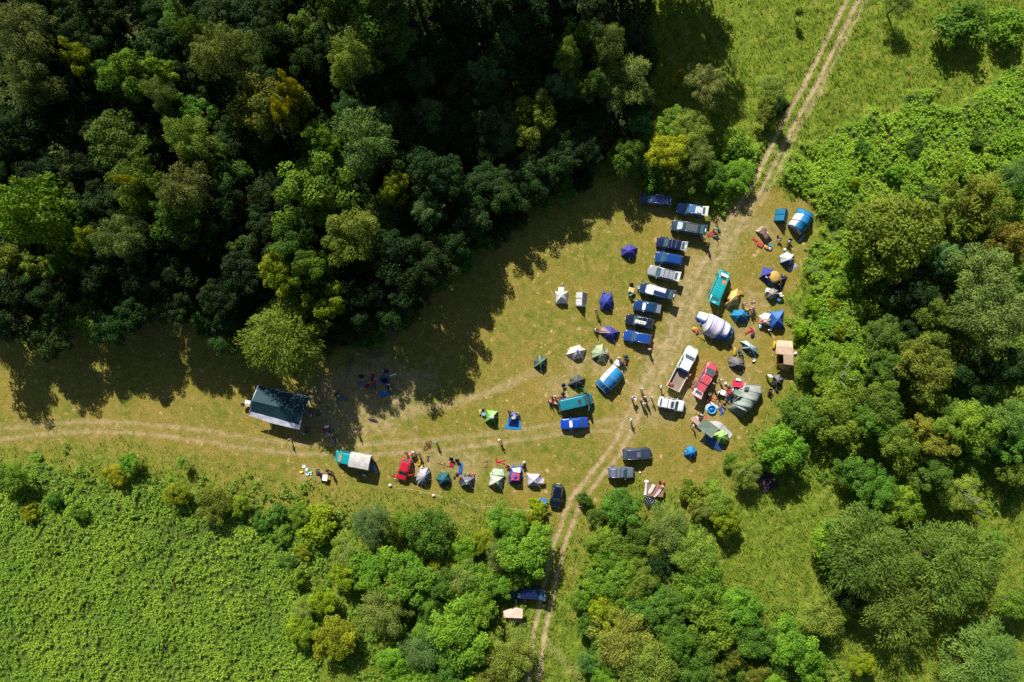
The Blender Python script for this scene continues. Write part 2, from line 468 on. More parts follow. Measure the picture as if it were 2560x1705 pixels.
# ---------------------------------------------------------------- ground cover (stuff): leaf-quads built with numpy
def leaf_mat(name, c1, c2, trans=.35, objcol=False, nscale=.35):
    m = bpy.data.materials.new(name); m.use_nodes = True
    t = m.node_tree; t.nodes.clear()
    out = t.nodes.new('ShaderNodeOutputMaterial')
    a = t.nodes.new('ShaderNodeAttribute'); a.attribute_name = 'rnd'
    mx = t.nodes.new('ShaderNodeMix'); mx.data_type = 'RGBA'
    t.links.new(a.outputs['Fac'], mx.inputs[0])
    if objcol:
        oi = t.nodes.new('ShaderNodeObjectInfo')
        m1 = t.nodes.new('ShaderNodeMix'); m1.data_type = 'RGBA'; m1.blend_type = 'MULTIPLY'; m1.inputs[0].default_value = 1
        m2 = t.nodes.new('ShaderNodeMix'); m2.data_type = 'RGBA'; m2.blend_type = 'MULTIPLY'; m2.inputs[0].default_value = 1
        t.links.new(oi.outputs['Color'], m1.inputs[6]); m1.inputs[7].default_value = (*c1, 1)
        t.links.new(oi.outputs['Color'], m2.inputs[6]); m2.inputs[7].default_value = (*c2, 1)
        t.links.new(m1.outputs[2], mx.inputs[6]); t.links.new(m2.outputs[2], mx.inputs[7])
    else:
        mx.inputs[6].default_value = (*c1, 1); mx.inputs[7].default_value = (*c2, 1)
    tc_ = t.nodes.new('ShaderNodeTexCoord')
    nz_ = t.nodes.new('ShaderNodeTexNoise'); nz_.inputs['Scale'].default_value = nscale; nz_.inputs['Detail'].default_value = 3
    t.links.new(tc_.outputs['Object'], nz_.inputs['Vector'])
    cr = t.nodes.new('ShaderNodeValToRGB'); e = cr.color_ramp.elements
    e[0].position = .35; e[0].color = (.80, .86, .76, 1); e[1].position = .68; e[1].color = (1.22, 1.14, .95, 1)
    t.links.new(nz_.outputs[0], cr.inputs[0])
    mm = t.nodes.new('ShaderNodeMix'); mm.data_type = 'RGBA'; mm.blend_type = 'MULTIPLY'; mm.inputs[0].default_value = 1
    t.links.new(mx.outputs[2], mm.inputs[6]); t.links.new(cr.outputs[0], mm.inputs[7])
    df = t.nodes.new('ShaderNodeBsdfDiffuse'); tr = t.nodes.new('ShaderNodeBsdfTranslucent')
    gl = t.nodes.new('ShaderNodeBsdfGlossy'); gl.inputs['Roughness'].default_value = .6
    gl.inputs[0].default_value = (.6, .62, .6, 1)
    t.links.new(mm.outputs[2], df.inputs[0])
    ty = t.nodes.new('ShaderNodeMix'); ty.data_type = 'RGBA'; ty.blend_type = 'MULTIPLY'; ty.inputs[0].default_value = 1
    ty.inputs[7].default_value = (1.25, 1.4, .55, 1)
    t.links.new(mm.outputs[2], ty.inputs[6]); t.links.new(ty.outputs[2], tr.inputs[0])
    ms = t.nodes.new('ShaderNodeMixShader'); ms.inputs[0].default_value = trans
    t.links.new(df.outputs[0], ms.inputs[1]); t.links.new(tr.outputs[0], ms.inputs[2])
    ms2 = t.nodes.new('ShaderNodeMixShader'); ms2.inputs[0].default_value = .010
    t.links.new(ms.outputs[0], ms2.inputs[1]); t.links.new(gl.outputs[0], ms2.inputs[2])
    t.links.new(ms2.outputs[0], out.inputs[0])
    return m

def norm(a): return a / np.maximum(np.linalg.norm(a, axis=1, keepdims=True), 1e-6)
def leaves(c, ax, nrm, L, W):
    """rhombic leaves: centres c, long axes ax, normals nrm"""
    ax = norm(ax - nrm * np.sum(ax * nrm, 1, keepdims=True))
    bx = np.cross(nrm, ax)
    L = np.asarray(L).reshape(-1, 1) / 2; W = np.asarray(W).reshape(-1, 1) / 2
    v = np.stack([c - ax * L, c + bx * W + ax * L * .15, c + ax * L, c - bx * W + ax * L * .15], 1).reshape(-1, 3)
    f = np.arange(len(c) * 4).reshape(-1, 4)
    return v, f

def scatter(xmin, xmax, ymin, ymax, dens):
    k = int((xmax - xmin) * (ymax - ymin) * dens)
    return rng.uniform(xmin, xmax, k), rng.uniform(ymin, ymax, k)

def field_sample(x, y):
    z, mo, fe, di, fo_ = gz_full(x, y); return z, mo, fe, di, fo_

def ferns(name, keep, dens, size, mats_, label, cat):
    x, y = scatter(-84, 84, -58, 58, dens)
    z, mo, fe, di, fo_ = field_sample(x, y)
    k = keep(x, y, mo, fe, di, fo_) > rng.random(len(x))
    x, y, z = x[k], y[k], z[k]
    m = len(x); nf = 7
    s = size * rng.uniform(.6, 1.35, m)
    vs = []; rn = []
    for i in range(nf):
        a = rng.uniform(0, 2 * np.pi, m)
        d = np.stack([np.cos(a), np.sin(a), np.zeros(m)], 1)
        h0 = rng.uniform(.45, .95, m) * s
        for (t, sl, wd) in ((.30, .55, .36), (.72, -.15, .30)):
            c = np.stack([x, y, z], 1) + d * (s * t * .8)[:, None] + np.stack([0 * x, 0 * x, h0 * (.75 + .25 * (1 - (t * 1.3 - .5) ** 2))], 1)
            ax = d + np.array([0, 0, 1.]) * sl + rng.normal(0, .15, (m, 3))
            nr = norm(np.array([0, 0, 1.]) - d * sl * .8 + rng.normal(0, .28, (m, 3)))
            v, _ = leaves(c, norm(ax), nr, s * .55, s * wd)
            vs.append(v); rn.append(rng.random(m))
    V_ = np.concatenate(vs); F_ = np.arange(len(V_)).reshape(-1, 4)
    me = np_mesh(name, V_, F_, mats_, fattr={'rnd': np.concatenate(rn)})
    o = link(name, me); props(o, label, cat, kind='stuff'); return o

def grass(name, keep, dens, h, wd, m_, label, cat):
    x, y = scatter(-84, 84, -58, 58, dens)
    z, mo, fe, di, fo_ = field_sample(x, y)
    k = keep(x, y, mo, fe, di, fo_) > rng.random(len(x))
    x, y, z = x[k], y[k], z[k]; m = len(x)
    a = rng.uniform(0, 2 * np.pi, m); hh = h * rng.uniform(.5, 1.4, m)
    d = np.stack([np.cos(a), np.sin(a), np.zeros(m)], 1)
    lean = rng.normal(0, .55, (m, 2))
    c = np.stack([x + lean[:, 0] * hh * .5, y + lean[:, 1] * hh * .5, z + hh * .45], 1)
    ax = np.stack([lean[:, 0], lean[:, 1], np.full(m, .8)], 1)
    v, f = leaves(c, norm(ax), norm(d + rng.normal(0, .3, (m, 3)) * .5), hh, wd * rng.uniform(.6, 1.5, m))
    me = np_mesh(name, v, f, m_, fattr={'rnd': rng.random(m)})
    o = link(name, me); props(o, label, cat, kind='stuff'); return o
# ---------------------------------------------------------------- ground cover in place
M_FERN = leaf_mat('bracken', (.155, .29, .030), (.33, .47, .060), .38, nscale=.12)
M_BRAM = leaf_mat('bramble', (.16, .31, .026), (.34, .50, .048), .38, nscale=.2)
M_GRAS = leaf_mat('meadow_grass', (.15, .22, .024), (.30, .32, .050), .35, nscale=.18)
M_TURF = leaf_mat('turf', (.20, .19, .022), (.35, .27, .055), .3, nscale=.3)
fern_density = lambda x, y, mo, fe, di, fo_: fe * (1 - di) * (1 - fo_) * (.45 + .75 * vnoise(x, y, 1.6, 21)) * np.clip(.55 + .9 * vnoise(x, y, 6.5, 24), 0, 1)
ferns('bracken_field', lambda x, y, mo, fe, di, fo_: fern_density(x, y, mo, fe, di, fo_) * (x < 0), 8.5, .44, M_FERN, 'dense green bracken covering the slope below the west track', 'bracken')
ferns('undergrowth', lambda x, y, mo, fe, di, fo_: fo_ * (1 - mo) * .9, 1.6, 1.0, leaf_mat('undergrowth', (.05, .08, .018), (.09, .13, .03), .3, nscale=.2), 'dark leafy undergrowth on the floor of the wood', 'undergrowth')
ferns('bramble_thicket', lambda x, y, mo, fe, di, fo_: fern_density(x, y, mo, fe, di, fo_) * (x >= 0), 8.0, .46, M_BRAM, 'bright green bracken and bramble east of the dirt track', 'bracken')
def copse_cover(x, y, mo, fe, di, fo_):
    a = np.minimum(np.minimum(poly_sd(x, y, [(1330, 1240), (1480, 1200), (1640, 1230), (1650, 1380), (1770, 1390), (1900, 1400), (1960, 1600), (1350, 1600), (1330, 1420)]), poly_sd(x, y, [(640, 1170), (760, 1150), (1080, 1230), (1240, 1180), (1260, 1290), (1200, 1400), (1140, 1430), (1200, 1600), (860, 1600), (760, 1500), (700, 1300)])), poly_sd(x, y, [(1850, 820), (2010, 560), (2400, 380), (2400, 1150), (2200, 1180), (2000, 1120), (1700, 1090), (1740, 1000), (1850, 900)]))
    a = np.minimum(a, poly_sd(x, y, [(60, 1050), (300, 1045), (600, 1105), (760, 1140), (700, 1260), (400, 1180), (60, 1100)]) + 9 * (.62 - vnoise(x, y, 3.2, 33)))
    return (1 - sstep(-1.5, 1.0, a + 2 * (vnoise(x, y, 2.2, 31) - .5))) * (1 - di) * (1 - mo) * .8
ferns('scrub_cover', copse_cover, 3.2, .55, leaf_mat('scrub', (.10, .19, .026), (.21, .33, .045), .36, nscale=.3), 'leafy scrub filling the ground between the bushes', 'scrub')
grass('tall_grass', lambda x, y, mo, fe, di, fo_: (1 - mo) * (1 - fe * .8) * (1 - di) * (1 - fo_) * np.clip(.15 + 1.2 * vnoise(x, y, 1.2, 22), 0, 1), 16, .42, .10, M_GRAS, 'rough yellow green grass around the clearing', 'grass')
grass('mown_grass', lambda x, y, mo, fe, di, fo_: mo * (1 - di * .95) * (1 - fo_) * np.clip(-.1 + 1.1 * vnoise(x, y, .7, 23), 0, 1), 22, .11, .07, M_TURF, 'short trodden grass of the camping clearing', 'grass')

# ---------------------------------------------------------------- tree prototypes: unit crown radius, total height k
BARK = mat('wood', (.10, .075, .05))
LEAF = leaf_mat('foliage', (.60, .64, .50), (1.62, 1.44, 1.05), .30, objcol=True, nscale=.9)

def crown_mesh(k, nl, seed, leaf, style, single=False):
    r = np.random.default_rng(seed)
    zc, az = (k * .62, k * .38) if k > 1.5 else (k * .52, k * .48)
    N = 64 if style != 'fine' else 74
    i = np.arange(N) + .5
    ph = np.arccos(1 - 1.38 * i / N); th = np.pi * (1 + 5 ** .5) * i + r.uniform(0, 6)
    ph = ph + r.normal(0, .12, N); th = th + r.normal(0, .22, N)
    d = np.stack([np.sin(ph) * np.cos(th), np.sin(ph) * np.sin(th), np.cos(ph)], 1)
    az_w = 1 + .12 * np.cos(2 * th + r.uniform(0, 6)) + .10 * np.cos(3 * th + r.uniform(0, 6)) + .08 * np.cos(5 * th + r.uniform(0, 6))
    rad = r.uniform(.62, 1.0, N) * az_w
    lr = r.uniform(.12, .27, N)
    # several leaders: the crown is four or five domes grown together
    ns_ = int(r.integers(4, 6)); sa = r.uniform(0, 6.28) + np.arange(ns_) * 6.28 / ns_ + r.normal(0, .3, ns_); sr = r.uniform(.30, .56, ns_); ss = r.uniform(.44, .62, ns_)
    sub = r.integers(0, ns_, N)
    off = np.stack([np.cos(sa) * sr, np.sin(sa) * sr, r.uniform(-.22, .16, ns_) * az], 1)
    if single: ss = ss * 0 + .90; off = off * 0; rad = np.clip(rad, .80, .98) * (1 + .06 * np.sin(3 * th)); lr = lr * .85 + .03
    cen = d * (rad * ss[sub])[:, None] * np.array([1, 1, az * 1.15]) + off[sub] + np.array([0, 0, zc])
    Ni = 14
    ci = r.normal(0, .30, (Ni, 3)) * np.array([1, 1, az]) + np.array([0, 0, zc])
    cen = np.concatenate([cen, ci]); lr = np.concatenate([lr, r.uniform(.2, .32, Ni)])
    w_ = lr ** 2; cnt = np.maximum((nl * w_ / w_.sum()).astype(int), 6)
    C, A, Nn, L, W = [], [], [], [], []
    for c, q, m in zip(cen, lr, cnt):
        u = norm(r.normal(0, 1, (m, 3)))
        u[:, 2] = np.where(u[:, 2] < -.25, -u[:, 2], u[:, 2])
        out = c - np.array([0, 0, zc * .8]); out = out / (np.linalg.norm(out) + 1e-6)
        # each lobe is a spray: stretched outwards from the trunk
        st = 1.35 if style == 'fine' else 1.1
        p = u * q * r.uniform(.45, 1.05, (m, 1)) ** .6
        p = p + out * (p @ out)[:, None] * (st - 1)
        p[:, 2] *= .72
        C.append(c + p)
        if style == 'fine':
            ax = norm(out * 1.0 + u * .55 + r.normal(0, .25, (m, 3)) - np.array([0, 0, .25])); ll = leaf * r.uniform(.9, 1.9, m); ww = leaf * r.uniform(.28, .5, m)
        else:
            ax = norm(out * .5 + u * .6 + r.normal(0, .5, (m, 3)) - np.array([0, 0, .15])); ll = leaf * r.uniform(.7, 1.45, m); ww = leaf * r.uniform(.5, .9, m)
        A.append(ax); Nn.append(norm(u * .7 + np.array([0, 0, .55]) + r.normal(0, .42, (m, 3)))); L.append(ll); W.append(ww)
    C = np.concatenate(C); v, f = leaves(C, np.concatenate(A), np.concatenate(Nn), np.concatenate(L), np.concatenate(W))
    lobe = np.repeat(r.random(len(cen)), cnt)
    rn = np.clip(.55 * r.random(len(C)) + .45 * lobe, 0, 1)
    return np_mesh('crown', v, f, LEAF, fattr={'rnd': rn}), cen, zc

def trunk_mesh(k, cen, zc, seed):
    r = random.Random(seed)
    b_ = MB()
    top = zc * .95
    tr_ = .045 + .012 * k
    pts = [(0, 0, -.03), (0.01, .015, top * .35), (-.01, .02, top * .7), (.01, 0, top)]
    b_.tube(pts, tr_, 7, 0, tr_ * .45)
    idx = list(range(len(cen))); r.shuffle(idx)
    for i in idx[:18]:
        c = cen[i]; z0 = top * r.uniform(.45, .95)
        m_ = ((c[0]) * .5, (c[1]) * .5, z0 + (c[2] - z0) * .35)
        b_.tube([(0, 0, z0), m_, tuple(c)], tr_ * .42, 5, 0, tr_ * .10)
    o = b_.build('trunk', BARK); me = o.data; bpy.data.objects.remove(o); return me

PROTO = {}
for (cls, k, nl, leaf, style, nvar) in (('tall', 2.7, 11000, .062, 'broad', 4), ('tallfine', 2.6, 11000, .060, 'fine', 3), ('mid', 1.75, 9000, .068, 'broad', 5),
        ('midfine', 1.6, 10000, .060, 'fine', 3), ('bush', 1.15, 3600, .105, 'broad', 4), ('bushfine', 1.2, 3800, .10, 'fine', 2), ('round', 1.7, 12000, .058, 'fine', 2), ('roundbroad', 1.35, 9000, .062, 'broad', 2)):
    PROTO[cls] = []
    for q in range(nvar):
        cm, cen, zc = crown_mesh(k, nl, 100 + len(PROTO) * 10 + q, leaf, style, cls.startswith('round'))
        PROTO[cls].append((k, cm, trunk_mesh(k, cen, zc, q)))

TC = {'g': (.085, .175, .030), 'd': (.024, .056, .017), 'y': (.19, .27, .018), 's': (.15, .22, .068), 'o': (.130, .185, .030),  # d: leaf colour darkened to stand for crowns in shade
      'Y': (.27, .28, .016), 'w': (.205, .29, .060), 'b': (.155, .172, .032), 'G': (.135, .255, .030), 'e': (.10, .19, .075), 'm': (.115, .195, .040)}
_tn = [0]
def tree(x, y, r, h, t, label, group=None, jitter=.12):
    """x, y, r: crown centre and radius in full-view photo coordinates, h: height in metres"""
    _tn[0] += 1
    hh = h * .68
    p = PD(x, y, hh)
    rm = r * DK / PXM * (CAM_H - hh) / CAM_H
    q = h / rm
    fine = t[-1] in 'swe' or t.endswith('f')
    cls = ('tall' if q > 2.15 else 'mid' if (q > 1.25 and rm > 1.6) else 'bush') + ('fine' if fine else '')
    if label.startswith(('round', 'largest olive', 'great')): cls = 'round' if fine else 'roundbroad'
    k, cm, tm = PROTO[cls][(_tn[0] * 7) % len(PROTO[cls])]
    nm = 'shrub' if 'shrub' in label or 'sapling' in label else 'bush' if ('bush' in label or 'thicket' in label or 'scrub' in label) else 'tree'
    e = empty(nm, (p.x, p.y, 0), random.uniform(0, 6.28))
    e.scale = (rm, rm * random.uniform(.92, 1.08), h / k)
    if cls.startswith('tall') and t[-1] == 'd': pass
    c = link('crown', cm, e); tk = link('trunk', tm, e)
    a = TC[t[0]]
    if h >= 12.5 and y < 800 and x < 1500: a = (a[0] * .75, a[1] * .71, a[2] * .84)   # north-west leaf colour dimmed to imitate weaker light there
    j = [1 + random.uniform(-jitter, jitter) for _ in range(3)]
    c.color = (a[0] * j[0], a[1] * j[1], a[2] * j[2], 1)
    if 'twig' in label:
        tw = MB(); rr = random.Random(int(x))
        for q_ in range(16):
            a_ = rr.uniform(0, 6.28); b2 = rr.uniform(.1, .75); z_ = k * rr.uniform(.80, 1.0)
            tw.tube([(.1 * math.cos(a_), .1 * math.sin(a_), k * .6), (b2 * .6 * math.cos(a_), b2 * .6 * math.sin(a_), z_ * .92), (b2 * math.cos(a_ + .2), b2 * math.sin(a_ + .2), z_ + .05)], .016, 4, 0, .005)
        tw.build('dead_twigs', mat('wood', (.36, .33, .31)), e)
    props(e, label, nm, group)
    return e

TREES = [
 # north-west wood, lit crowns
 (45, 75, 78, 21, 's', 'broad grey green tree filling the top left corner'),
 (70, 190, 62, 19, 's', 'grey green tree on the left edge below the corner tree'),
 (15, 320, 55, 15, 'd', 'dim dark green tree on the left edge, upper quarter'),
 (178, 140, 38, 15, 'y', 'small yellow green tree right of the corner tree'),
 (515, 115, 72, 23, 's', 'tall silvery tree north of the yellowing tree'),
 (450, 80, 42, 18, 'g', 'green tree touching the tall silvery tree on its left'),
 (612, 245, 84, 20, 'o', 'large olive tree with yellow tips in the middle of the wood'),
 (672, 218, 32, 22, 'Y', 'upper yellow orange crown on the large olive tree'),
 (652, 268, 26, 22, 'Y', 'lower yellow orange crown on the large olive tree'),
 (312, 424, 22, 21, 'Y', 'orange tipped crown left of the mid wood grey green one'),
 (640, 105, 48, 15, 'd', 'dark tree above the yellowing tree, near the top edge'),
 (318, 168, 62, 18, 'G', 'bright green tree left of the tall silvery tree'),
 (372, 222, 38, 19, 's', 'small silvery crown beside the bright green tree'),
 (270, 335, 72, 17, 'g', 'mid green tree a hand below the small silvery crown'),
 (440, 315, 55, 19, 'w', 'pale olive tree left of the yellowing tree'),
 (195, 400, 52, 13, 'd', 'dark tree left of the tree with orange leaves'),
 (318, 425, 62, 19, 'o', 'olive tree with a few orange leaves in mid wood'),
 (428, 430, 60, 20, 's', 'tall grey green tree right of the orange leaved one'),
 (92, 485, 78, 18, 'G', 'round bright green tree near the left edge'),
 (30, 610, 56, 13, 'o', 'olive tree on the left edge above the field shadow'),
 (278, 545, 58, 19, 's', 'spiky silvery tree with drooping branches'),
 (205, 555, 40, 15, 'y', 'yellow green tree hidden left of the spiky silvery one'),
 (400, 510, 58, 18, 'g', 'grey green crown right of the spiky silvery tree'),
 (505, 470, 55, 15, 'd', 'dark crown left of the broad central tree'),
 (148, 600, 42, 10, 'g', 'small pale tipped tree below the round bright tree'),
 (805, 128, 62, 21, 'w', 'light green lone crown in the dark upper wood'),
 (870, 40, 90, 20, 'g', 'wide tree at the top edge above the lone light crown'),
 (770, 20, 40, 18, 'g', 'small crown at the top edge left of the wide one'),
 (700, 150, 50, 14, 'd', 'dark green crown between the silvery and light crowns'),
 (740, 325, 50, 17, 'G', 'bright green crown right of the yellowing tree'),
 (838, 325, 82, 20, 's', 'broad grey green crown right of the bright green one'),
 (800, 258, 42, 17, 'e', 'bluish small crown below the lone light crown'),
 (728, 432, 88, 20, 'G', 'broad green tree at the middle of the wood'),
 (905, 435, 40, 16, 'y', 'tree with lime yellow tips left of the silver blue one'),
 (985, 487, 36, 14, 'e', 'small silver blue tree by itself at the wood edge'),
 (810, 545, 70, 20, 'w', 'pale green tree below the broad central tree'),
 (672, 560, 52, 18, 'g', 'green tree left of the pale green tree'),
 (645, 625, 52, 17, 'y', 'yellow green tree with hanging clumps'),
 (715, 615, 50, 18, 'G', 'bright clumpy tree right of the yellow green one'),
 (745, 690, 48, 15, 'y', 'yellow green clumps just above the round willow'),
 (654, 776, 96, 12.0, 'of', 'round pale green willow above the marquee'),
 (562, 620, 58, 14, 'd', 'dark tree left of the yellow green tree'),
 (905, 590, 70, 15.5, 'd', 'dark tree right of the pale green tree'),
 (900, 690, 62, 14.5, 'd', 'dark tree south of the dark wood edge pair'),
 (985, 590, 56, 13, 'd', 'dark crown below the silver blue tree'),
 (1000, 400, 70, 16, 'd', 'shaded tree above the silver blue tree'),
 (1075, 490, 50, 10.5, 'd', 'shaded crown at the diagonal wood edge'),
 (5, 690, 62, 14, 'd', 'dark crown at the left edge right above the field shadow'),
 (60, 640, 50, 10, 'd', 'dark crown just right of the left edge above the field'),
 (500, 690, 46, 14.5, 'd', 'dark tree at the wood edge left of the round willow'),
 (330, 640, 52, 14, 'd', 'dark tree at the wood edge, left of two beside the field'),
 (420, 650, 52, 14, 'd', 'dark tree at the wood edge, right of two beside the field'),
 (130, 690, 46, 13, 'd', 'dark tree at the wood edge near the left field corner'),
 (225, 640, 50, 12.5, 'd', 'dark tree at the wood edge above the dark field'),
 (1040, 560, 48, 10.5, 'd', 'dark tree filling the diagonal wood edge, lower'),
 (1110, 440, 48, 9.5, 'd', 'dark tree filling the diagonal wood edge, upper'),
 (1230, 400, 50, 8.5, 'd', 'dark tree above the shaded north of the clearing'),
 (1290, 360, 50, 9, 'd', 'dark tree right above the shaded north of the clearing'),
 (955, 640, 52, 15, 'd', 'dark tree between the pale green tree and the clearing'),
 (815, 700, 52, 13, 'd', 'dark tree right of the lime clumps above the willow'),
 (-215, 545, 62, 14, 'd', 'dark tree well beyond the left edge of the view'),
 (-150, 600, 60, 13, 'd', 'dark tree just beyond the left edge of the view'),
 (250, 598, 48, 13, 'd', 'dark tree under the spiky silvery tree'),
 (-48, 650, 60, 14, 'd', 'dark tree cut by the left edge above the field'),
 (-85, 740, 60, 13, 'd', 'dark tree cut by the left edge beside the field'),
 (392, 712, 46, 11, 'd', 'dark low tree at the middle of the dark field edge'),
 (300, 722, 42, 10, 'd', 'dark low tree left of the middle of the dark field edge'),
 # the dark upper middle
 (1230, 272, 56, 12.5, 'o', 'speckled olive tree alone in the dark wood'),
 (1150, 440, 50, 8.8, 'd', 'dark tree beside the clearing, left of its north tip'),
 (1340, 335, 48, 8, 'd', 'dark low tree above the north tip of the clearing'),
 (1310, 130, 32, 17, 'w', 'light small crown left of the upper pair'),
 (1330, 75, 30, 16, 'G', 'small green crown near the top edge, left of the track grass'),
 (1400, 95, 46, 17, 's', 'grey green crown near the top edge, right of the small green one'),
 (1360, 195, 40, 14, 'g', 'green crown between the light crown and the big grey one'),
 (1440, 190, 66, 12, 's', 'big grey green tree at the edge of the shaded grass'),
 (1475, 280, 34, 6.5, 'e', 'bluish shrubby tree beside the big grey green one'),
 (1620, 190, 50, 9.5, 's', 'lone grey green tree on the grass west of the track'),
 (1566, 175, 18, 6, 'Y', 'small yellow bush touching the lone grey tree'),
 (1536, 348, 47, 7.5, 'Y', 'bright yellow round tree above the parked cars'),
 (1440, 358, 42, 7, 'g', 'round green tree left of the yellow tree'),
 (1590, 290, 42, 7, 'w', 'pale bush above the yellow tree'),
 (1610, 355, 36, 6.5, 's', 'grey bush right of the yellow tree'),
 (1640, 400, 38, 4.2, 'g', 'green bush above the light blue car'),
 (1545, 285, 40, 6.5, 'G', 'green bush above and left of the pale bush'),
 (1488, 400, 36, 2.8, 'g', 'dark bush above the first blue car'),
 (1575, 412, 38, 3.4, 'g', 'dark bush between the first two cars'),
 (1690, 330, 45, 3.5, 'G', 'low green thicket west of the track bend'),
 (1700, 400, 42, 3.5, 'G', 'low leafy thicket closest to the track bend'),
 (1775, 205, 36, 3.4, 'w', 'thin pale shrub left of the upper track'),
 (1765, 262, 26, 3.2, 'o', 'small olive shrub beside the track'),
 (1795, 245, 20, 5, 'd', 'slender dark tree that shades the track'),
 # top right
 (2210, 50, 66, 5.0, 'g', 'large round tree at the top right'),
 (2070, 5, 30, 5.5, 's', 'grey green tree cut by the top edge right of the track'),
 (1838, 28, 10, 3, 'g', 'tiny dark sapling on the grass near the top edge'),
 (2325, 60, 50, 4, 'G', 'green bush at the top right corner'),
 # east wood
 (2060, 540, 105, 12, 'o', 'largest olive tree of the east wood'),
 (2255, 470, 75, 13, 'o', 'olive tree near the right edge, upper east wood'),
 (2165, 595, 42, 10, 'e', 'silvery crown between the two olive trees'),
 (2260, 640, 82, 14, 's', 'silvery tree right of the largest olive tree'),
 (2290, 730, 85, 15, 's', 'silvery windswept tree near the right edge'),
 (2330, 560, 50, 12, 'b', 'brownish crown on the right edge'),
 (2345, 400, 40, 9, 'e', 'blue green crown on the right edge above the brown one'),
 (2085, 655, 62, 9, 'd', 'dark crown shaded under the largest olive tree'),
 (2150, 740, 50, 8.5, 'g', 'green crown below the silvery trees'),
 (1960, 640, 45, 4, 'G', 'bright bush east of the half navy dome tent'),
 (2130, 845, 72, 11, 'o', 'olive green tree in the middle of the east wood'),
 (2040, 840, 48, 8, 'g', 'green crown left of the middle east tree'),
 (1925, 855, 62, 5.5, 'G', 'pale tree with dead twigs right of the beige frame tent'),
 (1865, 830, 34, 4, 'G', 'bright bush beside the beige frame tent'),
 (1925, 940, 66, 6.5, 'G', 'pale green tree right of the grey half collapsed tent'),
 (1840, 960, 50, 6.5, 'g', 'green tree behind the long sage tunnel tent'),
 (1800, 1030, 58, 7, 'G', 'leafy green tree behind the lime dome tent'),
 (1715, 1085, 36, 4.5, 'w', 'small pale twiggy tree below the lime dome tent'),
 (2025, 930, 58, 9, 'g', 'mid green crown left of the rusty tree'),
 (2060, 1010, 52, 9, 'o', 'olive crown south west of the rusty tree'),
 (2150, 1005, 50, 10, 'b', 'rusty orange brown tree of the east wood'),
 (2235, 985, 66, 11, 'G', 'bright lime tree right of the rusty tree'),
 (2320, 960, 48, 10, 's', 'grey green crown at the right edge below the dark gap'),
 (2340, 840, 50, 11, 'd', 'dark crown at the right edge in the dark gap'),
 (2250, 860, 55, 9, 'd', 'dark low crown in the gap right of the middle east tree'),
 (2020, 1120, 50, 7, 'g', 'green tree above the great willow clump, left one'),
 (2075, 1160, 48, 6.5, 'G', 'bright green tree above the great willow clump'),
 (2150, 1090, 48, 9, 'g', 'green crown just below the rusty tree'),
 (2215, 1130, 46, 8, 'w', 'pale crown with bare twigs below the lime tree'),
 (2240, 1170, 28, 6, 'y', 'small lime crown below the twiggy crown'),
 (1970, 1085, 42, 5.5, 'g', 'small green tree in the shade south of the east wood'),
 # south east
 (1995, 1275, 112, 9.5, 'mf', 'great grey green willow, left half of the round clump'),
 (1915, 1240, 52, 6.5, 'G', 'green tree on the left flank of the great willow'),
 (2070, 1390, 92, 8.5, 'mf', 'lower grey green willow of the round clump'),
 (2185, 1300, 110, 9.5, 'mf', 'great green willow, right half of the round clump'),
 (2260, 1275, 60, 7, 'G', 'bright right flank of the great willow clump'),
 (1955, 1360, 45, 6, 'd', 'dark foot of the great willow clump'),
 (2262, 1525, 95, 8, 's', 'round silvery tree in the bottom right corner'),
 (2335, 1390, 40, 5, 'G', 'bright bush at the right edge above the corner tree'),
 # south middle
 (1668, 1195, 34, 4.2, 'y', 'round lime bush in the rough grass south of the small blue tent'),
 (1655, 1150, 40, 4, 'w', 'pale bush just above the round lime bush'),
 (1610, 1170, 30, 3.3, 'o', 'olive scrub with bare twigs left of the lime bush'),
 (1425, 1165, 52, 5.5, 'g', 'green tree left of the drying rack'),
 (1535, 1215, 58, 6.5, 's', 'grey green tree below the drying rack'),
 (1470, 1230, 40, 5, 'g', 'green bush left of the grey tree below the rack'),
 (1400, 1250, 48, 5, 'G', 'bright green bush by the south track'),
 (1455, 1290, 40, 4.5, 'o', 'olive bush behind the bright one by the track'),
 (1600, 1275, 60, 6.5, 'w', 'pale green tree west of the south east meadow'),
 (1610, 1350, 55, 6.5, 'G', 'bright green tree west of the south east meadow'),
 (1510, 1300, 42, 5, 'd', 'dark hollow tree between the southern crowns'),
 (1410, 1340, 56, 6.5, 'G', 'bright green tree just east of the shaded track'),
 (1470, 1340, 46, 6.5, 'o', 'olive tree right of the one by the shaded track'),
 (1395, 1400, 46, 6, 'y', 'yellow green tree east of the shaded track'),
 (1345, 1440, 26, 3.5, 'g', 'small bush on the track verge'),
 (1350, 1520, 28, 3.5, 'e', 'bluish bush on the track verge near the bottom'),
 (1500, 1400, 55, 7, 'g', 'green tree in the middle of the southern copse'),
 (1560, 1400, 50, 7, 'g', 'mid green tree at the east of the southern copse'),
 (1430, 1470, 72, 7.5, 'w', 'pale rowan with orange berries, left of the bottom pair'),
 (1495, 1530, 75, 7.5, 'w', 'pale rowan with orange berries, right of the bottom pair'),
 (1555, 1475, 50, 7, 'g', 'green tree right of the berry bearing rowans'),
 (1640, 1420, 66, 7, 'G', 'bright green tree above the bottom dark gap'),
 (1700, 1400, 55, 6.5, 'G', 'leafy tree at the south of the east meadow, left one'),
 (1730, 1470, 52, 6.5, 'g', 'green tree above the bottom dark gap, right one'),
 (1600, 1540, 46, 5.5, 'g', 'green tree cut by the bottom edge under the dark gap'),
 (1820, 1480, 60, 6.5, 'G', 'light green tree below the south east meadow'),
 (1890, 1420, 52, 6, 'w', 'pale tree below the south east meadow, right one'),
 (1940, 1400, 26, 4, 'y', 'small lime tree between the meadow and the willow clump'),
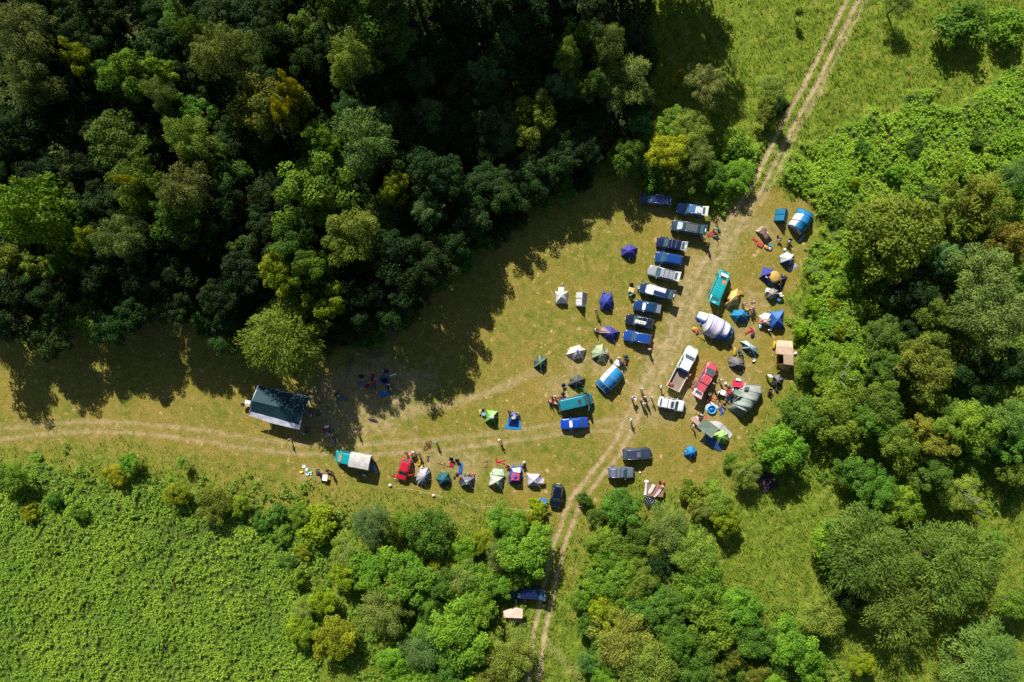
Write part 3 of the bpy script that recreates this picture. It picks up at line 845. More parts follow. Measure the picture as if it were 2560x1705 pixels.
 (1870, 1530, 42, 5, 'G', 'green bush near the bottom edge, right of the light tree'),
 (1720, 1540, 36, 3.5, 'g', 'low bush cut by the bottom edge'),
 (1990, 1530, 30, 3.5, 'y', 'lime shrub near the bottom edge below the willow clump'),
 (1900, 1235, 12, 2, 'y', 'tiny lime sapling in the south east meadow'),
 # south west copse
 (852, 1205, 46, 6, 'e', 'round blue green tree south of the red car'),
 (985, 1225, 58, 6.5, 'g', 'round dark green tree south of the grey dome tent'),
 (925, 1205, 28, 3.5, 'G', 'light bush between the two round trees'),
 (1170, 1205, 46, 4, 'G', 'light green bush above the copse by the track'),
 (1215, 1270, 66, 7, 'G', 'broad light green tree west of the shaded track'),
 (1150, 1275, 40, 5.5, 's', 'grey green crown left of the broad light tree'),
 (1110, 1245, 30, 3.4, 'y', 'yellow flowering shrub in the copse'),
 (1065, 1260, 34, 3.6, 'G', 'bright shrub right of the round dark tree'),
 (800, 1270, 44, 4.5, 'w', 'pale twiggy bush at the west of the copse'),
 (735, 1200, 50, 4, 'y', 'lime shrub south of the washing up bowls'),
 (690, 1180, 30, 3, 'G', 'green shrub left of the lime one'),
 (490, 1155, 46, 4, 'o', 'olive bush in the bracken below the west track'),
 (405, 1135, 30, 3.2, 'y', 'small lime bush left of the olive bush'),
 (545, 1165, 26, 3, 'y', 'small lime bush right of the olive bush'),
 (262, 1090, 26, 2.8, 'Y', 'yellowish shrub below the west track'),
 (295, 1065, 26, 2.8, 'G', 'bright green shrub below the west track'),
 (420, 1065, 16, 2.5, 'w', 'pale sapling on the grass slope below the track'),
 (20, 1100, 42, 4, 'G', 'green bush at the left edge below the track'),
 (860, 1310, 62, 6, 'G', 'bright green tree in the west of the copse'),
 (930, 1340, 60, 6.5, 'G', 'leafy green tree in the centre of the copse'),
 (790, 1320, 36, 4.5, 'y', 'lime shrub left of the bright copse tree'),
 (885, 1400, 58, 6.5, 'sf', 'grey green willow in the lower copse'),
 (1010, 1340, 44, 5, 'g', 'green crown below the round dark tree'),
 (1060, 1330, 44, 5, 'w', 'pale crown with dead twigs in the copse'),
 (1092, 1335, 42, 5, 'G', 'bright crown left of the shaded blue van'),
 (690, 1450, 40, 4.5, 'y', 'lime tree at the lower west of the copse'),
 (770, 1470, 56, 5, 'y', 'larger lime tree at the lower west of the copse'),
 (700, 1400, 30, 3.5, 'w', 'twiggy pale shrub in the lower bracken'),
 (1055, 1450, 76, 7.5, 'G', 'large bright tree in the lower copse'),
 (970, 1500, 50, 6, 'e', 'blue green tree left of the large bright tree'),
 (1100, 1400, 44, 6, 'G', 'crown joining the large bright tree from above'),
 (1170, 1505, 60, 6, 'w', 'rowan with orange berries beside the bottom track'),
 (1130, 1560, 46, 5.5, 'o', 'olive tree cut by the bottom edge near the track'),
 (1030, 1555, 50, 6, 'g', 'green tree cut by the bottom edge in the copse'),
 (960, 1565, 36, 4.5, 'G', 'bright bush cut by the bottom edge in the copse'),
 (680, 1330, 22, 2.6, 'G', 'light sapling at the edge of the bracken'),
 (745, 1385, 34, 4, 'y', 'yellow green bush west of the grey willow'),
]
for a in TREES: tree(*a)

# shaded filler of the woods: lower crowns between the lit ones
def inside(px, py, poly):
    return poly_sd(np.array([PD(px, py).x]), np.array([PD(px, py).y]), poly)[0]
spots = [(a[0], a[1], a[2]) for a in TREES]
def fill(poly, n_, rmin, rmax, hmin, hmax, types, label, group, xr, yr, gap=.80, edge=-1.5):
    k_ = 0; tries = 0; rr = random.Random(len(label))
    while k_ < n_ and tries < n_ * 60:
        tries += 1
        x = rr.uniform(*xr); y = rr.uniform(*yr); r = rr.uniform(rmin, rmax)
        if inside(x, y, poly) > edge: continue
        if any((x - a) ** 2 + (y - b_) ** 2 < (gap * max(r, .6 * c)) ** 2 for a, b_, c in spots): continue
        spots.append((x, y, r)); k_ += 1
        low = .72 if (poly is W1 and y > 560 and x < 480) else 1
        tree(x, y, r, low * rr.uniform(hmin, hmax), rr.choice(types), label, group, .18)
W1 = [(-60, -60), (740, -60), (740, 560), (560, 700), (380, 680), (100, 770), (-60, 780)]
W2 = [(740, -60), (1500, -60), (1480, 250), (1340, 420), (1160, 500), (1090, 570), (970, 700), (850, 790), (700, 790), (700, 560)]
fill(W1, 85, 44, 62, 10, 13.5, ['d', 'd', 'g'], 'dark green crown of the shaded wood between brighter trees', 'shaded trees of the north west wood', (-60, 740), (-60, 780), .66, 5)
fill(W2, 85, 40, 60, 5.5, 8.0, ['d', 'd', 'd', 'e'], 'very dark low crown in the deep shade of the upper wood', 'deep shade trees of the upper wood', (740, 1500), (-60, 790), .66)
WE = [(2010, 560), (2400, 380), (2400, 1150), (2200, 1180), (2000, 1120), (1960, 1000), (1900, 960), (1990, 900)]
fill(WE, 22, 36, 52, 6, 8.5, ['g', 'd', 'o'], 'green crown filling a gap of the east wood', 'filler trees of the east wood', (1900, 2400), (380, 1180))
CS = [(1330, 1260), (1480, 1230), (1620, 1240), (1640, 1380), (1760, 1400), (1830, 1500), (1800, 1600), (1360, 1600), (1330, 1420)]
fill(CS, 34, 26, 40, 3.8, 5.2, ['G', 'g', 'o'], 'green bush between the trees of the southern copse', 'bushes of the southern copse', (1330, 1830), (1230, 1600))
CW = [(790, 1290), (900, 1270), (1080, 1290), (1230, 1290), (1200, 1400), (1140, 1430), (1190, 1600), (900, 1600), (820, 1420)]
fill(CW, 30, 24, 38, 3.2, 4.6, ['G', 'G', 'y', 'g'], 'leafy bush between the trees of the south west copse', 'bushes of the south west copse', (790, 1230), (1270, 1600))
# low shrubs along the shaded wood edge and in the rough
EDGE = [(150, 745), (330, 700), (560, 760), (820, 800), (960, 720), (1090, 580), (1200, 500), (1340, 430)]
for i in range(len(EDGE) - 1):
    for q in range(4):
        t_ = (q + random.random()) / 4
        x = EDGE[i][0] + (EDGE[i + 1][0] - EDGE[i][0]) * t_ + random.uniform(-12, 12); y = EDGE[i][1] + (EDGE[i + 1][1] - EDGE[i][1]) * t_ - random.uniform(5, 30)
        tree(x, y, random.uniform(22, 34), random.uniform(2.4, 3.5), random.choice('dg'), 'low dark shrub lining the shaded edge of the clearing', 'shrubs along the shaded wood edge', .2)
for (x, y) in [(1640, 1120), (1585, 1130), (1760, 1070), (1690, 1060), (1850, 760), (1870, 700), (1900, 740), (1930, 760), (1345, 1150), (1370, 1190), (1345, 1330), (1340, 1380), (1345, 1590), (600, 1200), (640, 1230), (120, 1150), (180, 1180), (60, 1180), (640, 1180), (1010, 1300), (1140, 1210), (1225, 1200), (1240, 1170), (700, 1270), (660, 1290), (1985, 340), (2100, 330), (2200, 380), (2250, 330), (2310, 330), (2060, 400), (1960, 420), (2150, 440), (1930, 500), (1910, 600), (1930, 700), (1990, 760)]:
    tree(x + random.uniform(-6, 6), y, random.uniform(16, 28), random.uniform(1.6, 2.6), random.choice('GGgy'), 'knee high leafy shrub growing out of rough grass and bracken', 'small shrubs in the rough grass', .2)
# tall trees just beyond the top edge: their shade falls into the picture
for i, tx in enumerate([800, 855, 915, 970, 1030, 1085, 1145, 1200]):
    tree(1177 + (tx - 1177) * 1.30, -385 - 40 * (i % 2), 105, 36, 'd', 'tall dark tree beyond the top edge of the view', 'tall trees beyond the top edge')
for i in range(5):
    tree(1408 + i * 50, -205 - 40 * (i % 2), 74, 22, 'd', 'tall dark tree beyond the top edge of the view', 'tall trees beyond the top edge')
for i in range(5):
    tree(1450 + i * 42, -110, 56, 10, 'd', 'lower dark tree beyond the top edge of the view', 'tall trees beyond the top edge')
# ---------------------------------------------------------------- vehicles
GLASS = mat('glass', (.045, .095, .115)); TYRE = mat('rubber', (.02, .02, .02)); RIM = mat('metal', (.55, .56, .58))  # glass base colour lightened to teal to imitate sky reflection
DARKP = mat('plastic', (.025, .025, .028)); CHROME = mat('metal', (.8, .82, .85)); LAMP = mat('glass', (.40, .42, .44)); RED = mat('plastic', (.45, .012, .015))
WHITEP = mat('plastic', (.8, .8, .78)); BOOT_DARK = mat('cloth', (.03, .03, .035))

# kind: H, belt, hood z, (windscreen base, roof front, roof rear, rear base) as fractions of length from the middle, side panes
CARS = {
 'estate': (1.50, .95, .88, (.235, .065, -.405, -.470), 3),
 'hatch': (1.45, .95, .88, (.225, .060, -.340, -.455), 2),
 'sedan': (1.42, .93, .86, (.190, .050, -.215, -.350), 2),
 'suv': (1.70, 1.08, 1.02, (.230, .085, -.400, -.465), 3),
 'minivan': (1.76, 1.05, .98, (.320, .135, -.420, -.478), 3),
 'van': (1.95, 1.18, 1.08, (.385, .245, -.455, -.485), 3),
 'pickup': (1.78, 1.10, 1.05, (.300, .200, -.030, -.045), 2),
}
def car(front, rear, W, kind, col, label, group=None, name=None, gate=False, rails=None, bars=0, doors=(), shade=None, roofmat=None, opts=()):
    H, belt, hood, cab, npane = CARS[kind]
    f = P(*front, .6); r = P(*rear, .6)
    L = (f - r).length; mid = (f + r) / 2; ang = math.atan2(f.y - r.y, f.x - r.x)
    body_m = mat('paint', col)
    root = empty(name or 'parked_car', (mid.x, mid.y, 0), ang)
    props(root, label, 'van' if kind == 'van' else 'truck' if kind == 'pickup' else 'car', group)
    hw = W / 2; zb = .24
    S = [(.5, .50, .56), (.496, .64, .64), (.484, .77, .74), (.465, .87, hood - .10), (.435, .94, hood - .045), (.39, .98, hood - .01), (cab[0] + .03, .99, hood + .02), (cab[0] - .03, 1, belt), (0, 1, belt), (-.25, 1, belt), (-.42, .98, belt), (-.465, .94, belt - .02), (-.486, .87, belt - .08), (-.496, .78, belt - .20), (-.5, .66, .62)]
    if kind == 'sedan': S[10:] = [(-.38, .98, belt - .01), (-.46, .94, belt - .06), (-.493, .86, belt - .14), (-.5, .74, .62)]
    if kind == 'pickup': S = S[:8] + [(0, 1, belt), (cab[3], 1, belt)]
    prof = [(0, 0, 0), (.80, 0, 0), (.97, 0, .13), (1.0, .45, 0), (.985, 1, -.13), (.93, 1, -.035), (.80, 1, 0), (.45, 1, .018), (0, 1, .028)]
    b_ = MB(); vs = []; ring_n = None
    for (x, wf, zt) in S:
        ring = []
        for (yf, zf, dz) in prof:
            z = zb + (zt - zb) * zf + dz if zf else zb + dz
            ring.append((x * L, yf * hw * wf, z))
        full = ring + [(p[0], -p[1], p[2]) for p in reversed(ring[1:-1])]
        ring_n = len(full); vs += full
    fs = []
    for k in range(len(S) - 1):
        for i in range(ring_n):
            j = (i + 1) % ring_n
            fs.append((k * ring_n + i, (k + 1) * ring_n + i, (k + 1) * ring_n + j, k * ring_n + j))
    fs.append(tuple(range(ring_n))); fs.append(tuple(reversed(range((len(S) - 1) * ring_n, len(S) * ring_n))))
    b_.add(vs, fs, 0, True)
    # greenhouse
    c0, c1, c2, c3 = [q * L for q in cab]; wb = hw * .95; wt = hw * (.76 if kind != 'van' else .84); zr = H - .045
    def ring8(xf, xr, wy, z, cf):
        return [(xf, wy - cf, z), (xf, -wy + cf, z), (xf - cf * 1.3, -wy, z), (xr + cf * 1.3, -wy, z), (xr, -wy + cf, z), (xr, wy - cf, z), (xr + cf * 1.3, wy, z), (xf - cf * 1.3, wy, z)]
    R = [ring8(c0, c3, wb, belt - .03, .12), ring8(c0 * .5 + c1 * .5 + .03, c2 * .5 + c3 * .5 - .02, (wb + wt) / 2 + .02, (belt + zr) / 2, .12), ring8(c1, c2, wt, zr - .02, .12), ring8(c1 - .06, c2 + .05, wt - .06, zr + .02, .12), ring8(c1 - .35, c2 + .3, wt * .6, zr + .045, .1)]
    vs = [p for q in R for p in q]; fs = []
    for k in range(len(R) - 1):
        for i in range(8):
            j = (i + 1) % 8
            fs.append((k * 8 + i, k * 8 + j, (k + 1) * 8 + j, (k + 1) * 8 + i))
    fs.append(tuple(range(32, 40)))
    b_.add(vs, fs, 0, False)
    if kind == 'pickup':
        bl, br = cab[3] * L - .06, -.5 * L; bed = .78
        b_.box((bl + br) / 2, 0, .62, bl - br, W * .98, .12, 0)
    body = b_.build('body', body_m, root)
    # glass: panes set a few millimetres proud of the greenhouse
    def pane(nm, a, b, c, d, ins=.06, off=.008, m=GLASS, insv=None):
        a, b, c, d = [Vector(q) for q in (a, b, c, d)]; iv = insv or ins
        nrm = (b - a).cross(d - a).normalized()
        cen = (a + b + c + d) / 4
        if nrm.dot(cen - Vector((0, 0, .6))) < 0: nrm = -nrm
        def q(u, v): return (a * (1 - u) + b * u) * (1 - v) + (d * (1 - u) + c * u) * v + nrm * off
        lu = max((b - a).length, .1); lv = max((d - a).length, .1); iu = ins / lu; iv = iv / lv
        pts = [q(iu * 2.2, iv), q(1 - iu * 2.2, iv), q(1 - iu, iv * 2.4), q(1 - iu, 1 - iv * 2), q(1 - iu * 2.5, 1 - iv), q(iu * 2.5, 1 - iv), q(iu, 1 - iv * 2), q(iu, iv * 2.4)]
        m_ = MB(); m_.add(pts + [p - nrm * .02 for p in pts], [tuple(range(8)), tuple(reversed(range(8, 16)))] + [(i, (i + 1) % 8, (i + 1) % 8 + 8, i + 8) for i in range(8)])
        return m_.build(nm, m, root)
    z0 = belt - .01; z1 = zr - .03
    def at(zz, front=True):
        t = (zz - belt + .03) / (zr - belt); return t
    ws = pane('windscreen', (c0 - .01, wb - .1, z0), (c0 - .01, -wb + .1, z0), (c1 + .01, -wt + .06, z1), (c1 + .01, wt - .06, z1), .045, .035)
    if shade:
        pane('sun_shade', (c0 + .02, wb - .14, z0 + .02), (c0 + .02, -wb + .14, z0 + .02), (c1 + .03, -wt + .12, z1), (c1 + .03, wt - .12, z1), .09, .065, mat('cloth', shade))
    if not gate:
        pane('rear_window', (c3 + .01, -wb + .1, z0), (c3 + .01, wb - .1, z0), (c2 - .01, wt - .08, z1), (c2 - .01, -wt + .08, z1), .08, .03)
    fr = [0, .36, .68, 1] if npane == 3 else [0, .5, 1]
    if kind == 'van': fr = [0, .28, .62, 1]
    for s_ in (1, -1):
        for k in range(npane):
            u0, u1 = fr[k], fr[k + 1]
            xb = lambda u: (c0 - .22) + (c3 + .12 - c0 + .22) * u
            xt = lambda u: (c1 - .12) + (c2 + .10 - c1 + .12) * u
            pane('side_window', (xb(u0), s_ * wb, z0 + .02), (xb(u1), s_ * wb, z0 + .02), (xt(u1), s_ * wt, z1), (xt(u0), s_ * wt, z1), .045, .022)
    # wheels
    wr = .33 if kind not in ('van', 'pickup') else .35
    for sx in (.31, -.30):
        for s_ in (1, -1):
            wm = MB(); n_ = 18; vs = []; fs = []
            prof_ = [(wr * .62, -.10), (wr * .95, -.10), (wr, -.06), (wr, .06), (wr * .95, .10), (wr * .62, .10)]
            for (rr_, yy) in prof_:
                for i in range(n_):
                    a = 2 * math.pi * i / n_; vs.append((rr_ * math.cos(a), yy, rr_ * math.sin(a)))
            for k in range(5):
                for i in range(n_):
                    j = (i + 1) % n_; fs.append((k * n_ + i, k * n_ + j, (k + 1) * n_ + j, (k + 1) * n_ + i))
            wm.add(vs, fs, 0, True)
            wo_ = wm.build('wheel', TYRE, root); wo_.location = (sx * L, s_ * (hw - .085), wr)
            rm_ = MB(); vs = []
            for yy in (-.07, .07):
                for i in range(n_):
                    a = 2 * math.pi * i / n_; vs.append((wr * .62 * math.cos(a), yy, wr * .62 * math.sin(a)))
            rm_.add(vs, [tuple(range(n_)), tuple(reversed(range(n_, 2 * n_)))], 0)
            for q in range(5):
                a = 2 * math.pi * q / 5; rm_.box(wr * .3 * math.cos(a), s_ * .085, wr * .3 * math.sin(a) - .03, .06, .02, .06, 0)
            rm_.build('rim', RIM, wo_)
    # lamps, mirrors, plates, bumpers
    for s_ in (1, -1):
        m_ = MB(); m_.box(.468 * L, s_ * hw * .66, hood - .27, .12, .26, .11, 0, rz=-s_ * .75, bev=.03); m_.build('headlight', LAMP, root)
        if not gate:
            m_ = MB(); m_.box(-.487 * L, s_ * hw * .76, belt - .24, .10, .18, .26, 0, rz=s_ * .4, bev=.03); m_.build('tail_light', RED, root)
        m_ = MB(); m_.box(c0 - .30, s_ * (hw + .10), belt - .02, .13, .20, .14, 0, rz=s_ * .25, bev=.04); m_.build('mirror', body_m if kind != 'pickup' else DARKP, root)
    m_ = MB(); m_.box(.500 * L, 0, .36, .04, .50, .11, 0, bev=.01); m_.build('front_number_plate', WHITEP, root)
    m_ = MB(); m_.box(.488 * L, 0, hood - .26, .06, .66, .10, 0, bev=.02); m_.build('grille', DARKP, root)
    if not gate:
        m_ = MB(); m_.box(-.500 * L, 0, .50, .05, .50, .11, 0, bev=.01); m_.build('rear_number_plate', WHITEP, root)
    if kind != 'pickup':
        m_ = MB()
        for s_ in (1, -1): m_.tube([(c0 + .10, s_ * hw * .80, belt - .005), (.30 * L, s_ * hw * .84, hood + .022), (.42 * L, s_ * hw * .72, hood - .01)], .012, 4)
        m_.tube([(.44 * L, -hw * .6, hood - .03), (.455 * L, 0, hood - .02), (.44 * L, hw * .6, hood - .03)], .012, 4)
        m_.build('bonnet_seam', DARKP, root)
    m_ = MB()
    for s_ in (1, -1): m_.tube([(c0 + .03, s_ * .35, belt - .0), (c0 + .02 - .12, s_ * .35 - .45 * s_, belt + .10)], .012, 4)
    m_.build('wipers', DARKP, root)
    if rails:
        for s_ in (1, -1):
            m_ = MB(); x0, x1 = c1 - .25, c2 + .15
            m_.tube([(x0, s_ * (wt - .03), zr + .0), (x0 - .12, s_ * (wt - .03), zr + .07), (x1 + .12, s_ * (wt - .03), zr + .07), (x1, s_ * (wt - .03), zr)], .024, 6)
            m_.build('roof_rail', mat('metal', rails), root)
    for k in range(bars):
        m_ = MB(); x_ = c1 - .45 - k * (abs(c2 - c1) - .8) * (.6 if bars > 1 else 0)
        m_.box(x_, 0, zr + .09, .07, wt * 1.94, .035, 0, bev=.01); m_.build('roof_bar', mat('metal', (.6, .6, .62)) if 'darkbars' not in opts else DARKP, root)
    if gate:
        # tailgate lifted on its hinges over an open boot
        g = MB(); gl = (H - belt) * .9 + .45; tl = math.radians(12); x0 = c2 - .02
        pt = lambda u, y, dz: (x0 - u * gl * math.cos(tl), y, zr + .03 + u * gl * math.sin(tl) + dz - .10 * u * u)
        vs = []; fs = []
        for k in range(6):
            u = k / 5; wy = wt * 1.0 + (wb - wt) * u * .9
            vs += [pt(u, -wy, 0), pt(u, -wy * .9, .04), pt(u, wy * .9, .04), pt(u, wy, 0), pt(u, wy * .9, -.03), pt(u, -wy * .9, -.03)]
        for k in range(5):
            for i in range(6):
                j = (i + 1) % 6; fs.append((k * 6 + i, k * 6 + j, (k + 1) * 6 + j, (k + 1) * 6 + i))
        fs += [tuple(range(6)), tuple(reversed(range(30, 36)))]
        g.add(vs, fs); go = g.build('tailgate', mat('paint', gate if isinstance(gate, tuple) else col), root)
        gm_ = MB(); a, b2, c_, d_ = pt(.10, -wt * .78, .052), pt(.10, wt * .78, .052), pt(.52, wt * .86, .052), pt(.52, -wt * .86, .052)
        a2, b3, c4, d4 = [(q[0], q[1], q[2] - .012) for q in (a, b2, c_, d_)]
        gm_.add([a, b2, c_, d_, a2, b3, c4, d4], [(0, 1, 2, 3), (7, 6, 5, 4), (0, 4, 5, 1), (2, 6, 7, 3), (1, 5, 6, 2), (3, 7, 4, 0)]); gm_.build('tailgate_glass', GLASS, go)
        gm_ = MB(); q = pt(.80, 0, .05); gm_.box(q[0], 0, q[2] - .02, .13, .46, .03, 0); gm_.build('rear_number_plate', WHITEP, go)
        if 'redlamps' in opts:
            for s_ in (1, -1):
                gm_ = MB(); q = pt(.80, s_ * wb * .84, .03); gm_.box(q[0], q[1], q[2] - .02, .22, .18, .06, 0, bev=.02); gm_.build('tail_light', RED, go)
        bt = MB(); bt.box(c2 - .02 + (c3 - c2) * .6, 0, belt - .36, .10, wb * 1.7, H - belt + .22, 0); bt.build('boot_shade', BOOT_DARK, root)  # dark slab standing for the shade inside the boot
        for s_ in (1, -1):
            st = MB(); st.tube([(c3 + .03, s_ * wt * .95, belt + .1), pt(.45, s_ * wt * .95, -.02)], .015, 5); st.build('gas_strut', DARKP, root)
    for (s_, xf, fw) in doors:
        # a door swung open: s_ side (+ left), xf hinge position, length
        hx = c0 - .15 if xf == 'f' else c0 - 1.15
        dm = MB(); a_ = math.radians(62); ux, uy = -math.cos(a_), s_ * math.sin(a_)
        def dp(t, z, o=0): return (hx + ux * t * fw - uy * s_ * o * s_, s_ * hw + uy * t * fw + abs(ux) * o * s_, z)
        vs = [dp(0, .38), dp(1, .42), dp(1, belt), dp(.95, belt + .02), dp(.72, zr - .04), dp(.35, zr - .06), dp(0, belt + .02)]
        vs2 = [(p[0] + .07, p[1] + .03 * s_, p[2]) for p in vs]; n_ = len(vs)
        dm.add(vs + vs2, [tuple(range(n_)), tuple(reversed(range(n_, 2 * n_)))] + [(i, (i + 1) % n_, (i + 1) % n_ + n_, i + n_) for i in range(n_)])
        do = dm.build('open_door', body_m, root)
        wn = MB(); w4 = [dp(.14, belt + .08), dp(.88, belt + .08), dp(.68, zr - .10), dp(.38, zr - .12)]
        wn.add([(p[0] + .085, p[1] + .035 * s_, p[2]) for p in w4] + [(p[0] - .015, p[1] - .006 * s_, p[2]) for p in w4], [(0, 1, 2, 3), (7, 6, 5, 4), (0, 4, 5, 1), (1, 5, 6, 2), (2, 6, 7, 3), (3, 7, 4, 0)])
        wn.build('door_window', GLASS, do)
    return root, dict(L=L, hw=hw, zr=zr, c0=c0, c1=c1, c2=c2, c3=c3, wt=wt, wb=wb, belt=belt, H=H)

ROW = 'cars parked in a row beside the dirt track'
NAVY = (.012, .018, .085); BLUE = (.010, .075, .36); MBLUE = (.07, .16, .36); SILV = (.36, .37, .40); TEAL = (.01, .36, .38); GRN = (.035, .06, .075)
car((1601, 495), (1667, 503), 1.72, 'estate', (.015, .028, .11), 'dark blue estate parked alone at the top left of the car row', ROW, gate=True, rails=(.5, .5, .55))
k2, d2 = car((1691.5, 519), (1757, 530), 1.74, 'estate', MBLUE, 'light blue estate with painted white glare on its roof and raised tailgate', ROW, gate=(.75, .68, .55), rails=(.6, .6, .6))
m_ = MB()
for i in range(3): m_.box(-.85 - i * .42, .05 * (-1) ** i, d2['zr'] + .05, .36, 1.05 - .1 * i, .03, 0, rz=.08 * (i - 1), bev=.01)
m_.build('roof_glare', mat('cloth', (.8, .8, .78)), k2)  # white slabs painted as sun glare on the roof
k3, d3 = car((1678, 562), (1750, 577), 1.84, 'minivan', GRN, 'dark green grey minivan with raised tailgate and red clothes behind', ROW, gate=True, rails=(.6, .62, .65), shade=(.5, .6, .62))
m_ = MB(); m_.box((d3['c1'] + d3['c2']) / 2, 0, d3['zr'] + .035, abs(d3['c1'] - d3['c2']) - .7, d3['wt'] * 1.5, .03, 0, bev=.01); m_.build('roof_panel', mat('plastic', (.09, .10, .11)), k3)
car((1641, 603), (1705, 617), 1.74, 'estate', (.012, .018, .06), 'navy estate with two pale roof bars and silver tailgate up', ROW, gate=(.35, .35, .36), bars=2)
car((1637.5, 641), (1705, 654), 1.78, 'minivan', (.010, .055, .24), 'bright blue compact minivan with plain closed back', ROW)
car((1621, 674), (1688, 692), 1.76, 'estate', (.33, .34, .38), 'silver estate with roof bars and raised tailgate', ROW, gate=(.6, .58, .5), bars=2, rails=(.7, .7, .7))
k7, d7 = car((1600, 718), (1672, 738), 1.82, 'minivan', (.012, .04, .11), 'dark blue minivan draped with white sheet, red tail lamps raised', ROW, gate=(.04, .05, .08), opts=('redlamps',), rails=(.5, .5, .5), shade=(.8, .82, .85))
wsh = mat('cloth', (.82, .82, .82))
m_ = MB(); m_.box(.78, .02, d7['zr'] + .05, 1.0, 1.50, .03, 0, bev=.01); m_.box(-.55, -.36, d7['zr'] + .05, 1.9, .70, .035, 0, rz=-.02, bev=.01)  # sheet over the front, and a white strip along one roof side
m_.build('roof_white', wsh, k7)
m_ = MB(); m_.box(-.7, d7['hw'] - .12, d7['belt'] + .05, 1.3, .05, .45, 0, tilt=.0); m_.build('side_awning', mat('cloth', (.3, .45, .65)), k7)
k8, d8 = car((1583.5, 762), (1651, 773.5), 1.76, 'sedan', (.010, .045, .14), 'blue saloon with white sun shade and grey boot lid', ROW, shade=(.85, .87, .9))
m_ = MB(); m_.box(-.36 * d8['L'], 0, .955, 1.15, 1.25, .02, 0, bev=.005); m_.build('boot_lid', mat('paint', (.2, .22, .28)), k8)
k9, d9 = car((1564, 796), (1633.5, 812), 1.78, 'estate', (.012, .018, .04), 'navy estate carrying a pale roof box', ROW, rails=(.4, .4, .42), bars=2)
car((1559, 837), (1628, 850), 1.76, 'estate', (.010, .065, .30), 'bright blue estate with silver roof rails at the bottom of the row', ROW, rails=(.75, .77, .8))
k11, d11 = car((1812, 678), (1783, 746), 1.90, 'van', TEAL, 'turquoise camper van with an orange mat on its roof', shade=(.75, .72, .78), name='camper_van', gate=(.005, .30, .32))
for (nm, x_, y_, lx, ly, c_) in (('roof_hatch', .95, .12, .42, .85, (.05, .05, .06)), ('roof_mat', .40, -.28, .62, .60, (.55, .20, .05)), ('roof_rib', -.15, 0, .10, 1.0, (.05, .42, .43)), ('roof_rib', -.55, 0, .10, 1.0, (.05, .42, .43)), ('roof_rib', -.95, 0, .10, 1.0, (.05, .42, .43))):
    m_ = MB(); m_.box(x_, y_, d11['zr'] + .03, lx, ly, .035, 0, bev=.01); m_.build(nm, mat('plastic', c_), k11)
# the flat bed pickup
k12, d12 = car((1734, 868), (1680.5, 972), 2.05, 'pickup', (.78, .79, .80), 'long white crew cab truck with an open wooden cargo bed', name='flatbed_truck')
L = d12['L']; bx0 = d12['c3'] - .10; bx1 = -L / 2
m_ = MB(); m_.box((bx0 + bx1) / 2, 0, .74, bx0 - bx1, 2.06, .06, 0); m_.build('bed_floor', mat('wood', (.27, .20, .15)), k12)
for s_ in (1, -1):
    m_ = MB(); m_.box((bx0 + bx1) / 2, s_ * 1.05, .72, bx0 - bx1, .06, .55, 0, bev=.01); m_.build('bed_side', mat('paint', (.62, .62, .60)), k12)
m_ = MB(); m_.box(bx1 + .01, 0, .722, .06, 2.04, .50, 0, bev=.01); m_.build('bed_tailboard', mat('paint', (.6, .6, .58)), k12)
m_ = MB(); m_.box(bx0, 0, .722, .08, 2.04, 1.15, 0, bev=.02); m_.build('headboard', mat('paint', (.02, .06, .22)), k12)
k13, d13 = car((1784, 909), (1741, 981), 1.84, 'minivan', (.60, .09, .12), 'red minivan with raised pink tailgate beside the white truck', gate=(.72, .38, .38), rails=(.6, .3, .28))
for x_ in (.62, -.9):
    m_ = MB(); m_.box(x_, 0, d13['zr'] + .10, .08, d13['wt'] * 2, .04, 0); m_.build('roof_bar', DARKP, k13)
k14, d14 = car((1710.5, 1017), (1646, 1003.5), 1.80, 'suv', (.80, .80, .80), 'white suv with black roof bars parked below the flat bed truck', bars=2, opts=('darkbars',))
m_ = MB(); m_.box(d14['c1'] - .45, 0, d14['zr'] + .045, .50, .95, .02, 0, bev=.008); m_.build('sunroof', GLASS, k14)
k15, d15 = car((1481, 995), (1396, 1014), 1.90, 'van', (.015, .19, .25), 'dark teal van with front doors open among picnic things', doors=((1, 'f', 1.0), (-1, 'f', 1.0)), name='camper_van')
m_ = MB(); m_.box(.55, 0, d15['zr'] + .045, .52, .70, .03, 0, bev=.01); m_.build('roof_hatch', mat('plastic', (.03, .04, .06)), k15)
car((1401, 1061), (1470, 1055), 1.70, 'sedan', (.008, .06, .42), 'vivid blue saloon with silver sun shade parked below the dark teal van', shade=(.8, .85, .86))
k17, d17 = car((1628, 1133.5), (1556, 1135), 1.84, 'suv', (.045, .05, .09), 'dark grey blue suv east of the junction, the upper of a pair', 'pair of cars east of the track junction', rails=(.5, .5, .5))
m_ = MB(); m_.box(.12, 0, d17['zr'] + .045, .60, .75, .02, 0, bev=.008); m_.build('sunroof', mat('glass', (.10, .12, .14)), k17)
car((1584.5, 1181.5), (1519, 1180.5), 1.76, 'estate', (.14, .16, .22), 'grey estate with dark roof bars, the lower of a pair', 'pair of cars east of the track junction', rails=(.6, .6, .6), bars=2, opts=('darkbars',))
car((1386.5, 1268), (1396, 1210), 1.74, 'estate', (.006, .008, .022), 'black estate with silver rails facing down beside the south track', rails=(.45, .46, .48))
car((1002, 1200), (1019, 1146), 1.66, 'hatch', (.55, .015, .03), 'small red hatchback with one door open by the bicycle', doors=((1, 'f', .95),), name='parked_car')
k21, d21 = car((838.5, 1138), (928, 1155), 1.95, 'van', (.004, .32, .33), 'turquoise van with a white tarpaulin cover on its back half', name='covered_van', shade=(.30, .32, .26))
t_ = MB(); n0 = 7; vs = []; fs = []
